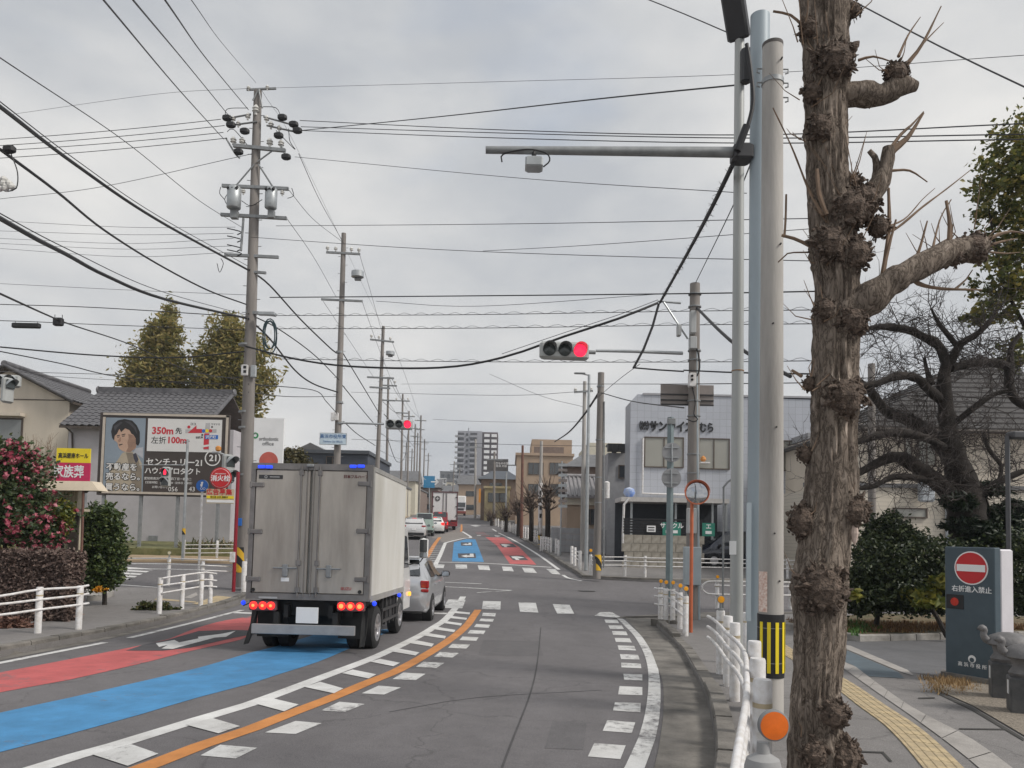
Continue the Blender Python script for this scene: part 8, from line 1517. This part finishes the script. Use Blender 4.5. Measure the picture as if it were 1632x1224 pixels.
WL = [
 ('thick black cable from upper left edge to the tall left pole', [(-60, 128, 9), (0, 170, 10.5), (120, 262, 14), (250, 350, 18), (395, 430, Q)], TK, CABLE),
 ('thin messenger wire just above the thick upper-left cable', [(-60, 118, 9), (0, 162, 10.5), (120, 254, 14), (250, 343, 18), (395, 424, Q)], TN, WIRE),
 ('sagging black cable bundle from left edge below the thick cable', [(-60, 315, 9), (0, 348, 10.5), (60, 382, 12), (105, 405, 13.5), (170, 440, 16), (260, 476, 19), (392, 507, Q)], .036, CABLE),
 ('thin wire above the sagging cable bundle at left', [(-60, 305, 9), (0, 340, 10.5), (110, 398, 13.5), (250, 462, 19), (392, 502, Q)], TN, WIRE),
 ('dark cable from the left edge insulators to tall pole', [(0, 238, 10), (90, 305, 12), (165, 366, 15), (250, 420, 19), (330, 462, 22), (392, 485, Q)], .022, CABLE),
 ('leftmost top wire descending to the tall pole crossarm', [(165, 0, 8), (287, 145, 16), (357, 222, Q)], .012, WIRE),
 ('middle top wire descending to the tall pole', [(212, 0, 8), (300, 105, 16), (366, 186, Q)], .012, WIRE),
 ('right top wire descending to the tall pole', [(263, 0, 8), (330, 95, 16), (396, 175, Q)], .012, WIRE),
 ('faint thin wire reaching the very top of tall pole', [(305, 0, 8), (355, 70, 16), (408, 132, Q)], .006, WIRE),
 ('highest of four near-level wires left of tall pole', [(0, 222, 27), (352, 190, Q)], .011, WIRE), ('second of four near-level wires left of tall pole', [(0, 232, 27), (358, 200, Q)], .011, WIRE), ('third of four near-level wires left of tall pole', [(0, 240, 27), (356, 211, Q)], .011, WIRE), ('lowest of four near-level wires left of tall pole', [(0, 252, 27), (362, 220, Q)], .011, WIRE),
 ('thin diagonal wire with clamp crossing the left sky', [(0, 92, 9), (200, 226, 15), (315, 318, 20), (385, 362, Q)], .008, WIRE),
 ('thin wire rising right toward the tall pole middle', [(0, 317, 30), (160, 298, 28), (402, 245, Q)], .009, WIRE),
 ('faint wire sloping up to the pole top from left', [(20, 182, 30), (250, 150, 28), (395, 141, Q)], .006, WIRE),
 ('upper of five low-voltage wires left of tall pole', [(0, 352, 30), (200, 362, 28), (375, 362, Q)], .007, WIRE), ('second of five low-voltage wires left of tall pole', [(0, 368, 30), (200, 374, 28), (372, 372, Q)], .007, WIRE), ('third of five low-voltage wires left of tall pole', [(0, 380, 30), (200, 388, 28), (372, 380, Q)], .007, WIRE), ('fourth of five low-voltage wires left of tall pole', [(0, 388, 30), (200, 397, 28), (372, 392, Q)], .007, WIRE), ('lowest of five low-voltage wires left of tall pole', [(0, 396, 30), (200, 409, 28), (372, 402, Q)], .007, WIRE),
 ('thin line crossing above the feathery trees at left', [(0, 452, 32), (200, 462, 30), (392, 470, Q)], .008, WIRE), ('black cable just above the feathery trees', [(0, 485, 30), (150, 490, 29), (392, 505, Q)], .016, CABLE), ('cable carrying the black closure box at left', [(0, 511, 20), (60, 513, 21), (150, 517, 23), (392, 526, Q)], .012, CABLE),
 ('cable with hanging loops from left edge toward tiled roof', [(0, 468, 12), (75, 502, 16), (115, 518, 19), (210, 550, 26), (300, 590, 32), (380, 605, 38)], .018, CABLE),
 ('long black cable level with the gabled roof ridge', [(0, 553, 24), (150, 566, 25), (280, 570, 25), (390, 560, Q)], .024, CABLE), ('black cable sloping down over the tiled roof', [(0, 560, 20), (100, 580, 22), (200, 602, 24), (380, 614, Q)], .016, CABLE),
 ('thin paired wire over gabled house to tall pole', [(0, 592, 22), (150, 596, 24), (385, 602, Q)], .010, WIRE), ('short cable drooping beside the white lamp bracket', [(60, 598, 23), (150, 604, 24), (300, 612, 25), (385, 632, Q)], .008, WIRE),
 ('thick cable from tall pole down to the second pole', [(397, 430, Q), (430, 455, 28), (480, 510, 33), (530, 558, 37), (540, 563, P2Y - .2)], TK, CABLE), ('lower thick cable from tall pole to second pole', [(396, 508, Q), (430, 540, 28), (470, 590, 33), (500, 612, 36), (538, 625, P2Y - .2)], .034, CABLE), ('middle cable from tall pole to second pole', [(396, 500, Q), (445, 525, 29), (500, 565, 34), (540, 605, P2Y - .2)], .022, CABLE),
 ('drop cable bending steeply to the second pole', [(396, 612, Q), (500, 622, 33), (520, 640, 36), (538, 660, P2Y - .2)], .018, CABLE), ('level cable between tall and second pole', [(396, 625, Q), (460, 632, 31), (535, 632, P2Y - .2)], .016, CABLE),
 ('left wire from transformer arm to second pole top', [(458, 300, Q), (500, 350, 32), (545, 385, P2Y)], .010, WIRE), ('right wire from upper arm to second pole top', [(476, 245, Q), (510, 320, 32), (548, 388, P2Y)], .012, WIRE), ('wire from tall pole arm to second pole crossarm', [(455, 345, Q), (500, 410, 33), (535, 472, P2Y)], .010, WIRE), ('faint wire from pole top toward the distant poles', [(416, 142, Q), (480, 250, 40), (612, 525, P3Y)], .007, WIRE),
 ('left wire from second to third pole', [(515, 480, P2Y), (555, 540, 48), (596, 602, P3Y)], .011, WIRE), ('right wire from second to third pole', [(577, 480, P2Y), (600, 545, 48), (622, 602, P3Y)], .011, WIRE), ('upper wire from second to third pole', [(573, 405, P2Y), (592, 470, 48), (612, 541, P3Y)], .011, WIRE), ('thick cable from second pole down to third pole', [(546, 562, P2Y), (575, 610, 47), (605, 660, P3Y)], .03, CABLE), ('lower cable from second pole to third pole', [(544, 612, P2Y), (575, 650, 47), (600, 680, P3Y)], .026, CABLE), ('lowest slack cable behind the red far signal', [(548, 672, P2Y), (570, 692, 47), (598, 710, P3Y)], .024, CABLE),
 ('wire from third pole into the distant cluster, upper', [(625, 545, P3Y), (650, 610, 90), (669, 668, 128)], .016, WIRE), ('wire from third pole into the distant cluster, lower', [(612, 660, P3Y), (640, 690, 85), (660, 712, 128)], .03, CABLE), ('looping slack wire right of the third pole', [(618, 700, P3Y), (632, 735, 66), (645, 728, 75), (650, 690, 82)], .025, CABLE),
 ('main black cable sagging from tall pole to right signal pole', [(392, 552, Q), (470, 572, 24), (560, 584, 23), (700, 586, 21.5), (800, 570, 20.5), (900, 536, 19.6), (985, 508, 19), (1048, 483, sY)], .030, CABLE), ('messenger wire above the main sagging cable', [(800, 564, 20.5), (900, 530, 19.6), (985, 502, 19), (1048, 478, sY)], .008, WIRE),
 ('upper level wire across the whole sky centre', [(478, 192, Q), (800, 207, 20), (1180, 215, 15), (1632, 197, 12)], .012, WIRE), ('middle level wire across the sky centre', [(480, 202, Q), (800, 212, 20), (1180, 220, 15), (1632, 214, 12)], .012, WIRE), ('lower level wire across the sky centre', [(480, 208, Q), (800, 220, 20), (1180, 228, 15), (1632, 222, 12)], .012, WIRE), ('long rising wire to the lamp pole top', [(480, 208, Q), (700, 186, 18), (950, 158, 13), (1190, 134, lg.y)], .012, CABLE),
 ('faint highest wire across the upper sky', [(440, 140, Q), (800, 130, 20), (1190, 118, 15), (1632, 88, 11)], .005, WIRE), ('thin wire sloping below the camera arm', [(470, 250, Q), (830, 284, 20), (1190, 308, 14)], .008, WIRE), ('thin wire at mid sky right of tall pole', [(440, 360, Q), (800, 357, 20), (1300, 348, 13)], .008, WIRE), ('thin wire meeting the mid-sky clamp from right', [(770, 400, 20), (950, 390, 17), (1300, 364, 13)], .007, WIRE), ('thin wire through the mid-sky clamp', [(400, 378, Q), (600, 392, 22), (770, 401, 20), (1000, 409, 17), (1300, 416, 13)], .008, WIRE),
 ('black cable level with the right signal pole top', [(430, 474, Q), (700, 472, 22), (1090, 468, sY), (1420, 462, 15)], .016, CABLE), ('thin branch wire joining the level black cable', [(600, 480, 24), (760, 488, 22), (1060, 468, sY)], .007, WIRE),
 ('faint line above the tan office roof', [(690, 668, 60), (930, 672, 44)], .012, WIRE), ('wire from slim pole leftwards over the street', [(560, 625, 58), (800, 630, 50), (928, 624, 44)], .014, WIRE), ('second wire from slim pole leftwards', [(560, 700, 58), (800, 708, 50), (1000, 712, 44)], .014, WIRE), ('level wire above the apartment tower', [(640, 612, 55), (950, 612, 31), (1090, 612, sY + .4), (1300, 610, 16)], .012, CABLE), ('thin slanting wire left of the far lamp', [(780, 596, 60), (860, 630, 50), (928, 648, 44)], .012, WIRE),
 ('thick drooping cable from far pole to the tan office', [(955, 625, 30.5), (930, 662, 38), (905, 690, 52), (884, 704, 80)], .05, CABLE), ('cable between far pole and right signal pole', [(958, 626, 30.5), (1010, 640, 26), (1090, 650, sY)], .018, CABLE), ('long cable right of signal pole behind lamp pole', [(1090, 590, sY), (1180, 594, 17), (1300, 596, 16)], .02, CABLE), ('black cable dropping right from the signal pole top', [(1110, 490, sY), (1150, 530, 16), (1190, 562, 14.5), (1260, 600, 13)], .034, CABLE), ('level cable below the red signal arm', [(1008, 586, sY), (1090, 592, sY - .1)], .02, CABLE),
 ('top right diagonal wire above the tree stubs', [(1366, 5, 9), (1500, 75, 8), (1640, 142, 7)], .008, WIRE), ('paired wire entering the lamp head from upper left', [(1020, -6, 12), (1090, 22, 11.2), (1160, 52, lg.y)], .008, WIRE), ('thin wire falling from camera pole to signal pole', [(1196, 262, sg.y), (1165, 335, 13), (1108, 452, sY)], .010, WIRE), ('short diagonal wire under the red signal', [(945, 640, 27), (985, 606, 22), (1020, 580, sY)], .008, WIRE)]
for i_, (a_, c_) in enumerate((((620, 602, 58), (642, 640, 96)), ((642, 632, 96), (671, 668, 128)), ((610, 640, 58), (652, 668, 120)), ((606, 690, 58), (646, 706, 120)), ((625, 604, 58), (678, 706, 185)), ((650, 660, 120), (676, 704, 185)), ((618, 640, 78), (664, 694, 165)), ((600, 715, 58), (660, 735, 150)))):
    WL.append(('one of the slack wires strung between the distant left poles', [a_, ((a_[0] + c_[0]) / 2, (a_[1] + c_[1]) / 2 + 4, (a_[2] + c_[2]) / 2), c_], .02, WIRE))
for lab, pts, r_, mt in WL: wire(lab, pts, r_, mt)
for lab, y0, y1 in (('upper spiral-wrapped cable across the street', 503, 496), ('lower spiral-wrapped cable across the street', 524, 518), ('faint third spiral-wrapped cable above the crossing', 572, 577)):
    wire(lab, [(440, y0, Q), (750, (y0 + y1) / 2 + 2, 22), (1090, y1, sY + .6), (1300, y1 - 2, 16)], .010, WIRE, (.035, .55))
wire('cable with bird spikes running down from the camera pole', [(1168, 262, sg.y), (1135, 330, 11.5), (1095, 405, 14.5), (1052, 482, sY - .4)], .034, CABLE, name='spiked_cable', deco=True)
wire('spiked cable tail hanging below the signal pole bracket', [(1050, 484, sY - .4), (1040, 520, sY - .4), (1026, 556, sY - .4), (1010, 586, sY - .4)], .03, CABLE, name='spiked_cable', deco=True)
for lab, px, py, w_, h_, Y in (('long black cable closure at far left', 42, 519, 45, 8, 20), ('short black splice box on the left cable', 93, 513, 15, 13, 17.5)):
    o = thing('cable_closure', lab, 'cable box', V(px, py, Y)); k_ = Y / F; b = MB(); b.bbox((0, 0, 0), (w_ * k_, .12, h_ * k_), .02); b.build('case', CABLE, o, world=False)
    for sx in (-.4, .4): b = MB(); b.tube([(sx * w_ * k_, 0, h_ * k_ * .4), (sx * w_ * k_, 0, h_ * k_ * .9)], .008, 5); b.build('hanger', CABLE, o, world=False)
eo = thing('insulator_cluster', 'insulator cluster and black covers at left picture edge', 'insulators', V(5, 238, 10)); 
for i, (px, py) in enumerate(((2, 286), (10, 292), (4, 300), (14, 297))): b = MB(); b.lathe(V(px, py, 10), [(.02, -.08), (.05, -.04), (.03, 0), (.05, .04), (.02, .08)], 8, Matrix.Rotation(R(90), 3, 'Y')); b.build('insulator', PORC, eo)
b = MB(); b.bbox(V(15, 238, 10), (.16, .1, .11), .03); b.build('clamp_cover', CABLE, eo); b = MB(); b.tube(cr_pts([V(18, 246, 10), V(28, 275, 10), (V(26, 300, 10)), V(12, 305, 10)], .05), .008, 5); b.build('jumper_wire', CABLE, eo)
# ================================================================== HAZE
hm = bpy.data.materials.new('haze_air'); hm.use_nodes = True; t = hm.node_tree; t.nodes.remove(t.nodes['Principled BSDF'])
pv = t.nodes.new('ShaderNodeVolumePrincipled'); pv.inputs['Color'].default_value = (.80, .86, .95, 1); pv.inputs['Density'].default_value = .0005; pv.inputs['Anisotropy'].default_value = .2
t.links.new(pv.outputs[0], t.nodes['Material Output'].inputs['Volume'])
b = MB(); b.box((0, 2480, 30), (5200, 5200, 62.5)); hz_ = b.build('haze', hm); hz_['kind'] = 'stuff'; hz_['label'] = 'thin pale haze in the air over the town'
